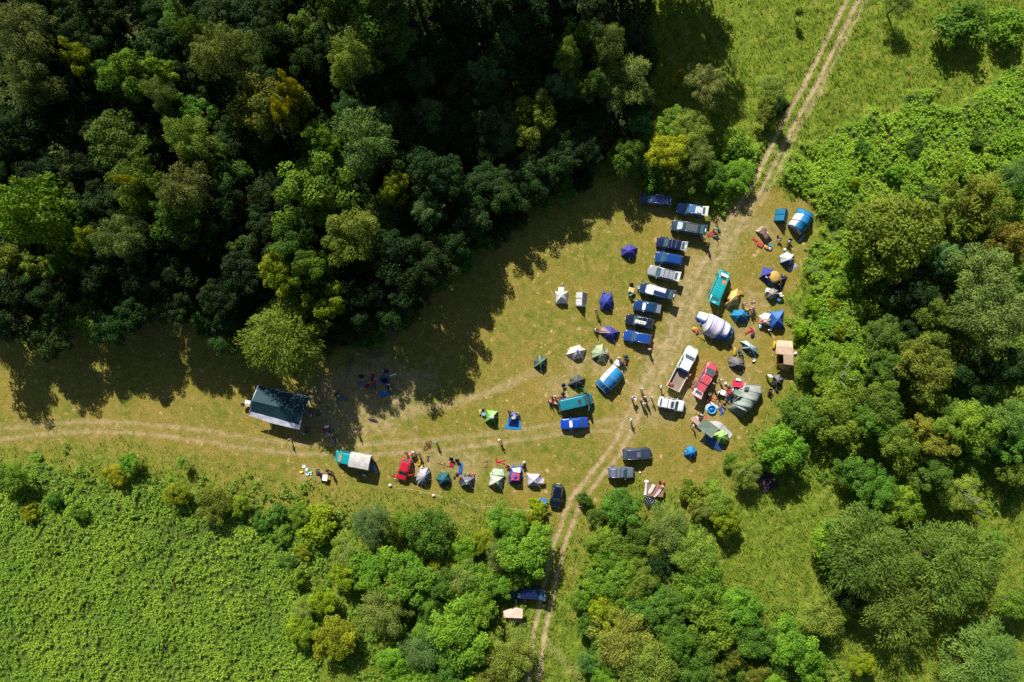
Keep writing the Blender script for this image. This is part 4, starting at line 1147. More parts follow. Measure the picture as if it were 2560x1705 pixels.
x0, x1 = .05 * d21['L'], -.5 * d21['L'] - .02
for i in range(n0 + 1):
    x = x0 + (x1 - x0) * i / n0; sg = .03 * math.sin(i * 2.1)
    vs += [(x, -1.12, .9), (x, -1.13 + sg, 2.02), (x, -.95, 2.22), (x, -.45, 2.30 + sg), (x, 0, 2.33), (x, .45, 2.30 - sg), (x, .95, 2.22), (x, 1.13 + sg, 2.02), (x, 1.12, .9)]
for i in range(n0):
    for j in range(8): fs.append((i * 9 + j, i * 9 + j + 1, i * 9 + 10 + j, i * 9 + 9 + j))
fs.append(tuple(reversed(range(9)))); fs.append(tuple(range(n0 * 9, n0 * 9 + 9)))
t_.add(vs, fs, 0, False); t_.build('tarpaulin', mat('cloth', (.66, .63, .60)), k21)
m_ = MB(); m_.box(x1 - .06, 0, 1.0, .08, 1.9, 1.2, 0); m_.build('back_flap', mat('cloth', (.03, .10, .25)), k21)
car((1272, 1477), (1353, 1481), 1.84, 'minivan', (.008, .02, .08), 'dark blue van parked in tree shade by the south track', doors=((1, 'f', .9), (-1, 'f', .9)), gate=(.01, .08, .16), opts=('redlamps',))
# roof box of the navy estate: cargo rests on the car
rb = empty('roof_box', P(1601, 806.5, 1.62), math.atan2(-1, -4.2) + 0)
props(rb, 'pale rounded roof box on top of the navy estate', 'roof box')
rb.rotation_euler[2] = math.atan2((812 - 796), -(633.5 - 564)) + math.pi * 0
m_ = MB(); m_.box(0, 0, -.02, 1.75, .62, .30, 0, bev=.12); m_.build('shell', mat('plastic', (.62, .62, .56)), rb)
for x_ in (-.35, .05, .45):
    m_ = MB(); m_.box(x_, 0, .285, .07, .5, .012, 0); m_.build('strap', DARKP, rb)
# ---------------------------------------------------------------- tents, traced from the photograph at their real heights
class Z:
    """turns coordinates of an enlarged crop into photo pixels"""
    def __init__(s, x, y, k): s.x, s.y, s.k = x, y, k
    def __call__(s, a, b): return (s.x + a / s.k, s.y + b / s.k)
ZA = Z(1340, 460, 4.708); ZB = Z(1740, 500, 7.84); ZC = Z(1720, 640, 7.84); ZD = Z(1720, 800, 7.84); ZE = Z(1640, 930, 7.84)
ZF = Z(1340, 700, 6.533); ZG = Z(1300, 840, 6.533); ZH = Z(1480, 1060, 6.533); ZI = Z(1140, 1100, 7.84); ZJ = Z(960, 1100, 7.84)
ZK = Z(720, 1080, 7.84); ZL = Z(600, 930, 7.84); ZM = Z(820, 880, 7.84); ZN = Z(1200, 1400, 7.84); ZP = Z(1190, 1010, 15.68); ZQ = Z(1725, 770, 15.68); ZR = Z(1860, 680, 15.68)
POLE = mat('metal', (.5, .5, .5)); CORD = mat('plastic', (.40, .37, .27)); DARKIN = mat('cloth', (.012, .014, .018))  # DARKIN: dark patch painted as the shade inside a tent opening
def cl(c): return mat('cloth', c)

def tent_root(z, pts, label, cat='tent', group=None, name='tent'):
    q = [P(*z(*p)) for p in pts]; c = sum(q, Vector()) / len(q)
    e = empty(name, (c.x, c.y, 0)); props(e, label, cat, group); return e, c

def panel(mb, grid, mi=0, smooth=True):
    """grid: rows of points -> quads"""
    vs = [p for row in grid for p in row]; n_ = len(grid[0]); fs = []
    for i in range(len(grid) - 1):
        for j in range(n_ - 1):
            fs.append((i * n_ + j, i * n_ + j + 1, (i + 1) * n_ + j + 1, (i + 1) * n_ + j))
    mb.add(vs, fs, mi, smooth)

def guys(root, c, corners, out=1.25, skip=()):
    for i, p in enumerate(corners):
        if i in skip: continue
        g = MB(); o = c_off(root)
        d = (p - c); d.z = 0; L_ = d.length; d.normalize()
        a = c + d * L_ * .72; a.z = .75
        b_ = c + d * (L_ + .8); b_.z = .02
        g.tube([a - o, b_ - o, b_ - o + Vector((0, 0, .10)) - d * .04], .007, 3)
        g.build('guy_line', CORD, root)
def c_off(root): return Vector((root.location.x, root.location.y, 0))

def dome(z, corners, apex, h, cols, label, door=None, sag=.07, curve=2.0, vest=(), group=None, cap=None, windows=(), guy=True, apex2=None, stripes=()):
    """poles from each ground corner to the apex (or a ridge apex-apex2); one fabric panel between neighbours"""
    root, c0 = tent_root(z, corners, label, group=group)
    C_ = [P(*z(*p)) for p in corners]; A = P(*z(*apex), h)
    A2 = P(*z(*apex2), h) if apex2 else A
    ctr = (A + A2) / 2; ctr0 = Vector((c0.x, c0.y, 0)); n_ = len(C_)
    def top(p): return A if (p - A).to_2d().length <= (p - A2).to_2d().length else A2
    ns = 9
    def polept(p, s):
        T = top(p); q = p.lerp(Vector((T.x, T.y, 0)), s); q.z = T.z * (1 - (1 - s) ** curve); return q
    cols = cols if isinstance(cols, list) else [cols]
    uniq = list(dict.fromkeys(cols)); mb = MB()
    for i in range(n_):
        j = (i + 1) % n_; mi = uniq.index(cols[i % len(cols)])
        grid = []
        for k in range(ns + 1):
            s = k / ns; a, b_ = polept(C_[i], s), polept(C_[j], s); row = []
            for t_ in range(7):
                t = t_ / 6; q = a.lerp(b_, t); sg = 4 * t * (1 - t) * sag * (1 - s * .6)
                w_ = .012 * math.sin(9 * t + 7 * s + i * 2.3)
                q = q.lerp(Vector((ctr.x, ctr.y, q.z)), sg + w_); q.z -= sg * .45 * q.z; row.append(q - ctr0)
            grid.append(row)
        if (A - A2).length > .01: grid.append([top(C_[i]).lerp(top(C_[j]), t_ / 6) - ctr0 for t_ in range(7)])
        panel(mb, grid, mi)
    mb.build('flysheet', [cl(c) for c in uniq], root, .012)
    pm = MB()
    for i in range(n_):
        pm.tube([polept(C_[i], k / ns) - ctr0 + Vector((0, 0, .012)) for k in range(ns + 1)], .016, 4)
    pm.build('poles', mat('cloth', tuple(min(1, v * 1.15 + .01) for v in cols[0])), root)
    for (i, col_, w_) in stripes:
        sm = MB(); g = []; p0 = C_[i]; u = (p0 - Vector((A.x, A.y, 0))).normalized(); v = Vector((-u.y, u.x, 0))
        for k in range(ns + 1):
            s = k / ns; q = polept(p0, s) - ctr0; ww = w_ * math.sin(math.pi * min(1, .06 + s * .94)) ** .6 if s < .5 else w_ * (1 - .5 * (s - .5))
            g.append([q - v * ww + Vector((0, 0, -.02)) + u * .03, q + Vector((0, 0, .05)), q + v * ww + Vector((0, 0, -.02)) + u * .03])
        panel(sm, g); sm.build('stripe', cl(col_), root, .008)
    if door is not None:
        i, col_ = door; a, b_ = C_[i], C_[(i + 1) % n_]; dm = MB(); g = []
        for s in (.02, .2, .4, .58):
            pa, pb = polept(a, s), polept(b_, s); row = []
            for t_ in range(4):
                t = .26 + .48 * t_ / 3; q = pa.lerp(pb, t); q = q + (q - ctr).normalized() * .03; row.append(q - ctr0)
            g.append(row)
        panel(dm, g); dm.build('door', cl(col_), root, .01)  # near-black doors are painted shade of an open entrance
    for (pts, hs, col_) in vest:
        vm = MB(); q = [P(*z(*p), hh) - ctr0 for p, hh in zip(pts, hs)]
        vm.add(q, [tuple(range(len(q)))]); vm.build('vestibule', cl(col_), root, .012)
    if cap:
        m_ = MB(); r_, col_ = cap; q = ctr - ctr0
        m_.blob(q.x, q.y, q.z - .02, r_[0], r_[1], .06, 0, 10, 4, .25); m_.build('vent_cap', cl(col_), root)
    for (pt_, hh, sx, sy, rot, col_) in windows:
        m_ = MB(); q = P(*z(*pt_), hh) - ctr0; m_.box(q.x, q.y, q.z, sx, sy, .02, 0, rz=rot, bev=.005); m_.build('window', cl(col_), root)
    if guy: guys(root, ctr0, C_)
    return root

def arch(z, st, bands, label, group=None, power=.75, sagz=.05, ends=(None, None), name='tent', guy=True):
    """tunnel: stations ((left),(right),height); bands[k] = [(fraction across, colour)...] per bay"""
    pts = [p for s in st for p in s[:2]]
    root, c0 = tent_root(z, pts, label, group=group, name=name); ctr0 = Vector((c0.x, c0.y, 0))
    NA = 16
    def ring(L_, R_, h, sc_=1.0):
        out = []
        for i in range(NA + 1):
            a = math.pi * i / NA; t = (1 - math.cos(a)) / 2
            q = L_.lerp(R_, t); q.z = h * sc_ * max(math.sin(a), 0) ** power if power else h * sc_ * (1 - abs(1 - 2 * i / NA))
            if not power: q = L_.lerp(R_, i / NA); q.z = h * sc_ * (1 - abs(1 - 2 * i / NA))
            out.append(q - ctr0)
        return out
    W_ = [(P(*z(*s[0])), P(*z(*s[1])), s[2]) for s in st]
    for k in range(len(W_) - 1):
        bd = bands[k % len(bands)]
        rings = []
        for t_ in range(5):
            t = t_ / 4; a, b_ = W_[k], W_[k + 1]
            rings.append(ring(a[0].lerp(b_[0], t), a[1].lerp(b_[1], t), a[2] + (b_[2] - a[2]) * t, 1 - sagz * 4 * t * (1 - t)))
        mb = MB(); f0 = 0; mats_ = []
        for bi, (f1, col_) in enumerate(bd):
            i0, i1 = round(f0 * NA), round(f1 * NA); mats_.append(cl(col_))
            panel(mb, [r_[i0:i1 + 1] for r_ in rings], bi); f0 = f1
        mb.build('bay', mats_, root, .012)
    hm = MB()
    for (a, b_, h) in W_:
        if h > .1: hm.tube([p + Vector((0, 0, .02)) for p in ring(a, b_, h)], .045, 4)
    hm.build('hoops', mat('cloth', tuple(v * .55 for v in bands[0][0][1])), root)
    for e_, (idx) in zip(ends, (0, -1)):
        if e_ is None: continue
        r_ = ring(*W_[idx]); m_ = MB(); m_.add(r_, [tuple(range(len(r_)))]); o_ = m_.build('end_wall', cl(e_), root, .01)
        dm = MB(); mid_ = (r_[0] + r_[-1]) / 2; o2 = (mid_ - (ring(*W_[1 if idx == 0 else -2])[0] + ring(*W_[1 if idx == 0 else -2])[-1]) / 2).normalized() * .03
        dd = [mid_.lerp(p, .55) + o2 for p in r_[3:-3]]; dm.add(dd, [tuple(range(len(dd)))]); dm.build('doorway', DARKIN, root, .008)
    if guy: guys(root, ctr0, [W_[0][0], W_[0][1], W_[-1][0], W_[-1][1]])
    return root

def sheets(z, parts, label, cat='tent', group=None, name='tent', poles=(), thick=.014, lines=()):
    """explicit fabric: parts = (part name, [(x, y, height)...], faces, colour)"""
    allp = [p for q in parts for p in q[1]]
    cs = [P(*z(p[0], p[1]), p[2]) for p in allp]; c = sum(cs, Vector()) / len(cs); c.z = 0
    root = empty(name, c); props(root, label, cat, group)
    for (nm, vs, fs, col_) in parts:
        V_ = [P(*z(p[0], p[1]), p[2]) - c for p in vs]; bm = bmesh.new()
        bv = [bm.verts.new(v) for v in V_]
        for f in fs: bm.faces.new([bv[i] for i in f])
        bmesh.ops.triangulate(bm, faces=[f for f in bm.faces if len(f.verts) > 4]); bmesh.ops.subdivide_edges(bm, edges=bm.edges[:], cuts=3, use_grid_fill=True)
        for v in bm.verts: v.co.z += .02 * math.sin(v.co.x * 5 + v.co.y * 3) if v.co.z > .25 else 0
        me = bpy.data.meshes.new(nm); bm.to_mesh(me); bm.free(); me.materials.append(cl(col_))
        o_ = link(nm, me, root); md = o_.modifiers.new('thick', 'SOLIDIFY'); md.thickness = thick
    for p in poles:
        q = P(*z(p[0], p[1]), p[2]) - c; m_ = MB(); m_.tube([(q.x, q.y, -.02), (q.x, q.y, q.z + .03)], .02, 6); m_.build('pole', POLE, root)
    for (a, b_) in lines:
        m_ = MB(); m_.tube([P(*z(a[0], a[1]), a[2]) - c, P(*z(b_[0], b_[1]), b_[2]) - c], .012, 4); m_.build('guy_line', CORD, root)
    return root

WH = (.76, .76, .76); IND = (.035, .035, .26); ULT = (.02, .045, .36); SKYB = (.01, .24, .55); LIL = (.55, .52, .66); CRM = (.72, .63, .60); SAGE = (.30, .36, .30); CHAR = (.075, .08, .095); GREY = (.20, .20, .22)
CAMP = 'tents pitched around the clearing'  # panels of plain tents below painted darker on sides away from the sun
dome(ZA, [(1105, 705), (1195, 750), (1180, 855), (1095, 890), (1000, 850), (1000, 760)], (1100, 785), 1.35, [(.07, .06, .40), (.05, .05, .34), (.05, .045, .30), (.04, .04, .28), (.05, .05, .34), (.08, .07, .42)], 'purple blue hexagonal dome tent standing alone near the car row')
dome(ZF, [(308, 185), (525, 180), (522, 392), (316, 396)], (415, 252), 1.45, WH, 'white square dome tent with a porch at its back', vest=[([(368, 118), (455, 112), (462, 190), (366, 190)], [.35, .35, .8, .8], (.72, .75, .78))])
arch(ZF, [((655, 200), (832, 215), 1.35), ((648, 310), (820, 322), 1.35), ((645, 425), (810, 435), 1.35)], [[(.5, WH), (1, (.62, .64, .68))]], 'small white ridge tent between a white and a blue dome', power=None, ends=(WH, WH))
dome(ZF, [(1075, 215), (1250, 228), (1272, 370), (1250, 505), (1050, 492), (1030, 360)], (1160, 345), 1.4, [(.05, .07, .42), (.03, .045, .34), (.02, .04, .32), (.02, .04, .30), (.03, .05, .36), (.05, .07, .42)], 'deep blue dome tent with two pointed flaps at its top', vest=[([(1080, 215), (1103, 150), (1130, 212)], [.1, .02, .15], (.06, .08, .42)), ([(1215, 222), (1225, 165), (1245, 228)], [.15, .02, .1], (.06, .08, .42))])
dome(ZF, [(1085, 740), (1210, 752), (1372, 845), (1290, 1030), (1105, 935), (1022, 862)], (1232, 868), 1.25, [(.08, .08, .40), (.05, .06, .36), (.02, .03, .26), (.02, .035, .28), (.04, .05, .34), (.40, .25, .30)], 'blue dome tent with a pinkish open front beside a crouching camper', sag=.12, door=(5, (.45, .30, .33)))
dome(ZF, [(545, 1100), (712, 1052), (826, 1136), (765, 1275), (604, 1312), (480, 1222)], (680, 1165), 1.25, [CRM, CRM, (.60, .52, .50), CRM, (.66, .58, .55), CRM], 'cream hexagonal dome tent with a blue cloth on its tip', cap=((.20, .28), (.02, .12, .5)))
dome(ZF, [(980, 1058), (1092, 1035), (1108, 1110), (1182, 1218), (1120, 1330), (1010, 1345), (900, 1282), (895, 1188)], (1072, 1196), 1.35, [(.42, .50, .32), (.36, .44, .28), (.38, .46, .30), (.30, .38, .24), (.30, .38, .24), (.32, .40, .25), (.38, .46, .30), (.40, .48, .31)], 'pale sage dome tent with a ragged flap and dark doorway', door=(5, (.03, .04, .04)), vest=[([(1118, 1170), (1172, 1095), (1180, 1195)], [.5, .05, .3], (.38, .46, .30))])
dome(ZG, [(312, 300), (435, 355), (436, 490), (345, 582), (224, 512), (224, 400)], (334, 428), 1.3, [(.14, .13, .16), (.06, .07, .11), (.03, .035, .06), (.025, .03, .05), (.10, .10, .13), (.13, .12, .15)], 'small dark tent with bright green stripes along its poles', sag=.08,
     stripes=[(0, (.17, .55, .14), .09), (1, (.17, .55, .14), .08), (3, (.13, .42, .10), .09), (4, (.20, .58, .16), .08)])
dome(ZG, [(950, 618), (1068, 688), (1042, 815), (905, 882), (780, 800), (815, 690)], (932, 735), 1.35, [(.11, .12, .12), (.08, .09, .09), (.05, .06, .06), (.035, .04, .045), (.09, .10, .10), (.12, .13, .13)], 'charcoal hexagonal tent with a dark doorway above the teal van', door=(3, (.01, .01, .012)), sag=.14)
arch(ZG, [((1525, 462), (1682, 642), 1.5), ((1385, 590), (1600, 760), 1.95), ((1290, 705), (1475, 885), 1.9), ((1230, 775), (1415, 955), .9)], [[(.34, WH), (.80, SKYB), (1, (.66, .66, .74))], [(.34, WH), (.80, (.01, .20, .50)), (1, (.62, .62, .72))], [(.5, (.01, .17, .42)), (1, (.01, .13, .38))]], 'blue and white tunnel tent with open front in the middle of the clearing', ends=((.6, .6, .6), (.01, .13, .38)))
arch(ZB, [((1570, 180), (1800, 228), 1.6), ((1545, 300), (1775, 345), 1.6), ((1520, 412), (1752, 462), 1.6)], [[(.5, (.01, .22, .40)), (1, (.01, .15, .33))]], 'plain blue ridge tarpaulin tent beside the checkered tent', power=None, ends=((.01, .10, .2), None))
arch(ZB, [((1985, 180), (2275, 315), 1.2), ((1935, 270), (2235, 420), 2.0), ((1850, 400), (2140, 560), 2.05), ((1790, 498), (2030, 690), 1.5)], [[(.45, SKYB), (1, (.01, .20, .5))], [(.36, WH), (.82, SKYB), (1, (.6, .62, .68))], [(.36, WH), (.82, (.01, .25, .52)), (1, (.6, .62, .68))]], 'white and sky blue tunnel tent at the north east corner of the camp', ends=((.01, .16, .36), (.55, .5, .5)))
sheets(ZB, [('flysheet', [(1295, 497, .9), (1160, 605, .1), (1400, 868, .1), (1500, 792, .9), (1365, 585, 1.2), (1428, 700, 1.2), (1300, 660, .9), (1370, 770, .9)], [(0, 1, 6, 4), (1, 2, 7, 6), (6, 7, 5, 4), (7, 2, 3, 5)], (.26, .17, .13)),
             ('back_flap', [(1295, 497, .92), (1160, 605, .12), (1220, 625, .5), (1330, 545, 1.05)], [(0, 1, 2, 3)], (.66, .52, .34)),
             ('groundsheet', [(1365, 585, .03), (1500, 792, .03), (1430, 700, .05), (1310, 530, .03)], [(0, 1, 2), (0, 2, 3)], (.03, .03, .04))], 'brown open fronted tarp shelter with clutter inside', cat='shelter', poles=[(1366, 586, 1.2), (1428, 702, 1.2)])
dome(ZB, [(1765, 1005), (1918, 1070), (1925, 1165), (1880, 1240), (1812, 1312), (1640, 1240), (1620, 1100)], (1830, 1158), 1.4, [(.74, .78, .82), (.45, .50, .56), (.40, .50, .58), (.25, .32, .42), (.05, .09, .36), (.72, .75, .80), (.74, .78, .82)], 'white hexagonal dome tent with one blue side at the east edge', door=(1, (.03, .035, .03)))
# navy tent with a yellow top and crossed wings
root = sheets(ZC, [('west_wing', [(1375, 430, .05), (1615, 340, 1.5), (1620, 480, 1.2), (1590, 590, .05), (1500, 530, .05)], [(0, 1, 2, 3, 4)], (.005, .008, .075)),
             ('north_wing', [(1470, 210, .05), (1710, 275, .3), (1620, 345, 1.5), (1420, 390, .5)], [(0, 1, 2, 3)], (.05, .06, .32)),
             ('teal_panel', [(1608, 430, 1.5), (1700, 560, .6), (1600, 600, .05), (1560, 560, .4)], [(0, 1, 2, 3)], (.02, .15, .17)),
             ('south_wing', [(1690, 525, 1.3), (1830, 460, 1.3), (1948, 412, .05), (1815, 710, .05), (1720, 580, .6)], [(0, 1, 2, 3, 4)], (.005, .008, .075)),
             ('east_wing', [(1820, 340, .8), (1945, 412, .05), (1825, 455, 1.5)], [(0, 1, 2)], (.02, .02, .15))], 'navy star shaped tent with a yellow dome top', lines=[((1825, 470, 1.3), (1805, 740, .02)), ((1550, 170, .05), (1590, 260, .9))])
m_ = MB(); a = P(*ZC(1715, 405), 1.55) - c_off(root); g = []
for k in range(7):
    row = []
    for i in range(15):
        an = 2 * math.pi * i / 14; r_ = .84 * math.sin(math.pi / 2 * k / 6); row.append(Vector((a.x + r_ * math.cos(an), a.y + 1.15 * r_ * math.sin(an), 1.18 + .42 * math.cos(math.pi / 2 * k / 6) + .03 * math.sin(an * 6))))
    g.append(row)
panel(m_, g); m_.build('yellow_top', cl((.66, .42, .10)), root)
for (pp, hh, c_) in (((1545, 410), .9, (.5, .5, .55)), ((1770, 540), .9, (.5, .35, .08)), ((1848, 380), .7, (.7, .35, .12))):
    m_ = MB(); q = P(*ZC(*pp), hh) - c_off(root); m_.box(q.x, q.y, q.z, .42, .30, .03, 0, rz=-.3, bev=.01); m_.build('window', cl(c_), root)
dome(ZC, [(1560, 620), (1680, 605), (1775, 660), (1790, 750), (1730, 820), (1620, 860), (1525, 830), (1495, 730)], (1660, 735), 1.3, [(.40, .36, .31), (.36, .33, .29), (.30, .28, .25), (.15, .16, .16), (.28, .26, .23), (.30, .28, .24), (.33, .30, .26), (.42, .38, .33)], 'round beige grey dome tent with a white towel, below the navy star tent', cap=((.3, .25), (.35, .32, .28)), vest=[([(1530, 620), (1600, 625), (1590, 705), (1510, 695)], [.75, .95, 1.12, .7], (.62, .68, .74))], guy=False)
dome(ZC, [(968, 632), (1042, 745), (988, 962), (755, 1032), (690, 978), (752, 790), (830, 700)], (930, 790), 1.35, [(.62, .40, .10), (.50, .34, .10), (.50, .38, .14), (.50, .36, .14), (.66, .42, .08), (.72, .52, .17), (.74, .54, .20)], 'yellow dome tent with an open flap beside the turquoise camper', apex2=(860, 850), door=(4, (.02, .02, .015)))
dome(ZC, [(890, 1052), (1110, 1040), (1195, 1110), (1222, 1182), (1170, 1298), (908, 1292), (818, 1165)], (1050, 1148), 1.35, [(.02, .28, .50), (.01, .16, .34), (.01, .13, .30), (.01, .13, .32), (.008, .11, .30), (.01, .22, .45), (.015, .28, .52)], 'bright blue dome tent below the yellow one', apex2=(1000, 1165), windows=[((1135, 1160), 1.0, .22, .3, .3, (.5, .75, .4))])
dome(ZC, [(1382, 1165), (1500, 1105), (1632, 1115), (1635, 1240), (1625, 1380), (1385, 1330)], (1515, 1290), 1.3, [(.72, .62, .60), (.76, .70, .68), (.7, .66, .66), (.5, .45, .5), (.5, .42, .42), (.72, .60, .56)], 'small white pink dome tent touching the blue canopy tent', guy=False, vest=[([(1400, 1275), (1530, 1225), (1560, 1265), (1420, 1305)], [1.0, 1.25, 1.3, 1.05], (.62, .04, .05))])
dome(ZC, [(1590, 1080), (1882, 1050), (1862, 1230), (1905, 1430), (1600, 1440)], (1745, 1250), 1.7, [(.08, .24, .55), (.02, .12, .48), (.02, .10, .45), (.01, .07, .42), (.03, .15, .50)], 'square blue canopy tent with creased corners at the east side', sag=.10)
# big lilac tunnel tent
arch(ZQ, [((200, 400), (350, 130), .2), ((420, 640), (650, 210), 2.0), ((510, 1000), (880, 260), 2.2), ((880, 1210), (1310, 480), 2.2), ((1230, 1250), (1520, 640), 2.0), ((1420, 1240), (1680, 800), 1.1)],
     [[(.3, (.03, .14, .42)), (1, (.72, .76, .86))], [(1, (.86, .86, .90))], [(.82, (.66, .60, .74)), (1, (.78, .80, .88))], [(.30, (.02, .12, .42)), (1, (.84, .84, .90))], [(.7, (.02, .12, .42)), (1, (.45, .40, .55))]], 'large lilac and white tunnel tent with blue trim, the biggest tent', sagz=.10, ends=(None, (.02, .10, .36)))
sheets(ZQ, [('west_flap', [(110, 625, .05), (440, 560, 1.2), (430, 660, .9)], [(0, 1, 2)], (.70, .70, .80)), ('south_flap', [(275, 1100, .05), (520, 890, 1.3), (570, 975, .9)], [(0, 1, 2)], (.60, .66, .72)), ('entrance_hood', [(1500, 840, 1.1), (1620, 880, 1.4), (1690, 960, 1.1), (1650, 1120, .8), (1470, 1220, .4), (1460, 1180, .5), (1600, 1080, 1.0), (1620, 950, 1.3)], [(0, 1, 7), (1, 2, 7), (7, 2, 6), (2, 3, 6), (6, 3, 4, 5)], (.72, .74, .84))], 'white flaps pegged out from the large lilac tunnel tent', cat='tent flap', name='awning_flap', lines=[((870, 1150, .9), (830, 1400, .02)), ((1260, 1100, .9), (1290, 1290, .02))])
dome(ZD, [(1010, 412), (1140, 395), (1360, 542), (1392, 690), (1310, 742), (1190, 650), (1050, 562), (1090, 490)], (1225, 540), 1.15, [(.45, .56, .55), (.40, .52, .52), (.30, .42, .42), (.10, .22, .24), (.04, .14, .16), (.05, .16, .18), (.2, .3, .3), (.3, .4, .4)], 'teal grey wing shaped tent with a pale upper side')
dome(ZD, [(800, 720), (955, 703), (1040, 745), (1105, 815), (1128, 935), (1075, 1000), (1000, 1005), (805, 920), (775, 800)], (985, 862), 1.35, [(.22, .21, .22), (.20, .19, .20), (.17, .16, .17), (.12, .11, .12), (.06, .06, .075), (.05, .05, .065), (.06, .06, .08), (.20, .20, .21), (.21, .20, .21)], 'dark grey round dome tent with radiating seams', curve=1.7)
# beige canvas frame tent
sheets(ZD, [('roof_front', [(1740, 398, 1.0), (2045, 412, 1.0), (2055, 530, 1.9), (1728, 515, 1.9)], [(0, 1, 2, 3)], (.70, .48, .33)), ('roof_middle', [(1728, 515, 1.9), (2055, 530, 1.9), (2072, 695, 1.95), (1722, 662, 1.95)], [(0, 1, 2, 3)], (.70, .50, .36)),
            ('awning_roof', [(1870, 680, 1.95), (2070, 695, 1.95), (2068, 886, 1.9), (1872, 862, 1.9)], [(0, 1, 2, 3)], (.56, .40, .27)), ('end_wall', [(1722, 860, 1.2), (1872, 862, 1.9), (2068, 886, 1.9), (1950, 1000, .05), (1830, 960, .05)], [(0, 1, 4), (1, 2, 3, 4)], (.50, .32, .12)),
            ('east_wall', [(2045, 412, .05), (2060, 530, 1.9), (2072, 695, 1.95), (2068, 886, 1.9), (2075, 880, .05)], [(0, 1, 2, 3, 4)], (.55, .38, .24)), ('west_wall', [(1728, 515, 1.9), (1722, 662, 1.95), (1735, 650, .05), (1740, 520, .05)], [(0, 1, 2, 3)], (.5, .36, .25)),
            ('groundsheet', [(1760, 700, .03), (1860, 700, .03), (1860, 850, .03), (1790, 850, .03)], [(0, 1, 2, 3)], (.04, .025, .02))], 'tan canvas frame tent with an awning at the east edge', poles=[(1722, 662, 1.95), (1872, 862, 1.9), (2068, 884, 1.9)])
dome(ZD, [(1632, 1070), (1792, 1055), (1872, 1148), (1852, 1292), (1700, 1330), (1608, 1282), (1660, 1190)], (1755, 1190), 1.15, [(.20, .20, .23), (.17, .17, .20), (.10, .10, .12), (.05, .05, .06), (.30, .18, .08), (.02, .02, .02), (.03, .02, .02)], 'half collapsed grey tent with orange lining at the east edge', sag=.16)
# big sage tunnel tent
arch(ZE, [((1720, 240), (2062, 270), .6), ((1600, 330), (2060, 420), 1.8), ((1570, 480), (1960, 560), 2.1), ((1480, 620), (1860, 690), 2.1), ((1475, 640), (1750, 790), 2.0), ((1400, 705), (1690, 915), .3)],
     [[(1, (.33, .38, .34))], [(1, (.36, .42, .37))], [(1, (.34, .41, .36))], [(1, (.37, .44, .39))], [(.5, (.20, .25, .22)), (1, (.18, .23, .20))]], 'long sage green tunnel tent among tables and clutter', sagz=.08)
sheets(ZE, [('porch_roof', [(1560, 330, 1.9), (1700, 400, 2.1), (1640, 480, 2.0), (1510, 420, 1.6)], [(0, 1, 2, 3)], (.34, .42, .34)), ('porch_side', [(1500, 590, .1), (1540, 470, 1.3), (1620, 480, 1.8), (1520, 600, .6)], [(0, 1, 2, 3)], (.38, .46, .38)), ('window_cover', [(1760, 285, 1.55), (1838, 300, 1.7), (1800, 368, 1.9), (1718, 335, 1.8)], [(0, 1, 2, 3)], (.10, .08, .09))], 'sage green porch flaps on the side of the long tunnel tent', cat='awning', name='porch_awning')
# group with white sheet, green dome and olive tarpaulin
sheets(ZE, [('sheet', [(1180, 965, .9), (1290, 1000, 1.0), (1505, 1222, .1), (1450, 1305, .1), (1240, 1110, .8), (1040, 960, .9)], [(0, 1, 4, 5), (1, 2, 3, 4)], (.80, .80, .80))], 'white tarpaulin spread behind the lime dome tent', cat='tarpaulin', name='tarpaulin')
sheets(ZE, [('sheet', [(935, 905, 2.0), (1235, 1115, 1.85), (1085, 1290, 1.7), (805, 1080, 1.9), (1020, 1100, 1.75)], [(0, 1, 4), (1, 2, 4), (2, 3, 4), (3, 0, 4)], (.25, .33, .24))], 'olive green awning tarpaulin stretched west of the lime dome', cat='tarpaulin', name='awning', poles=[(937, 908, 1.95), (808, 1080, 1.85)])
sheets(ZE, [('sheet', [(950, 1180, .6), (1090, 1290, .9), (1320, 1440, .4), (1270, 1560, .05), (1130, 1490, .2), (990, 1380, .3)], [(0, 1, 4, 5), (1, 2, 3, 4)], (.05, .14, .42))], 'blue groundsheet folded out below the lime dome tent', cat='groundsheet', name='groundsheet', lines=[((1000, 1385, .4), (850, 1400, .02))])
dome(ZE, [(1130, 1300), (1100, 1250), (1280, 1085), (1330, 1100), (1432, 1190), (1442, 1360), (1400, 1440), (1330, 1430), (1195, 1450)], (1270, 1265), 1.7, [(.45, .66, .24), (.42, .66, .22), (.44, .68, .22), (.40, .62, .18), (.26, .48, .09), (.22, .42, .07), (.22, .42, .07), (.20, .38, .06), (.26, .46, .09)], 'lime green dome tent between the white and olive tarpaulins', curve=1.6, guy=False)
dome(ZH, [(1632, 350), (1718, 438), (1702, 540), (1580, 582), (1495, 512), (1518, 385)], (1632, 462), 1.25, [(.02, .26, .62), (.015, .18, .5), (.01, .12, .40), (.01, .14, .42), (.015, .22, .55), (.02, .28, .64)], 'small bright blue hexagonal tent alone at the south east', vest=[([(1515, 430), (1545, 425), (1535, 470)], [.6, .9, .6], (.6, .7, .8))])
sheets(ZN, [('roof', [(455, 1000, .5), (620, 945, 1.3), (720, 930, 1.4), (838, 958, 1.5), (832, 1140, 1.7), (545, 1132, 1.7), (470, 1120, .8)], [(0, 1, 5, 6), (1, 2, 5), (2, 3, 4, 5)], (.74, .56, .46)), ('south_wall', [(545, 1132, 1.7), (832, 1140, 1.7), (800, 1236, .05), (560, 1216, .05), (490, 1170, .3)], [(0, 1, 2, 3, 4)], (.36, .27, .25))], 'pale canvas tent pitched beside the south track under the trees', lines=[((800, 1180, 1.0), (900, 1330, .02))])
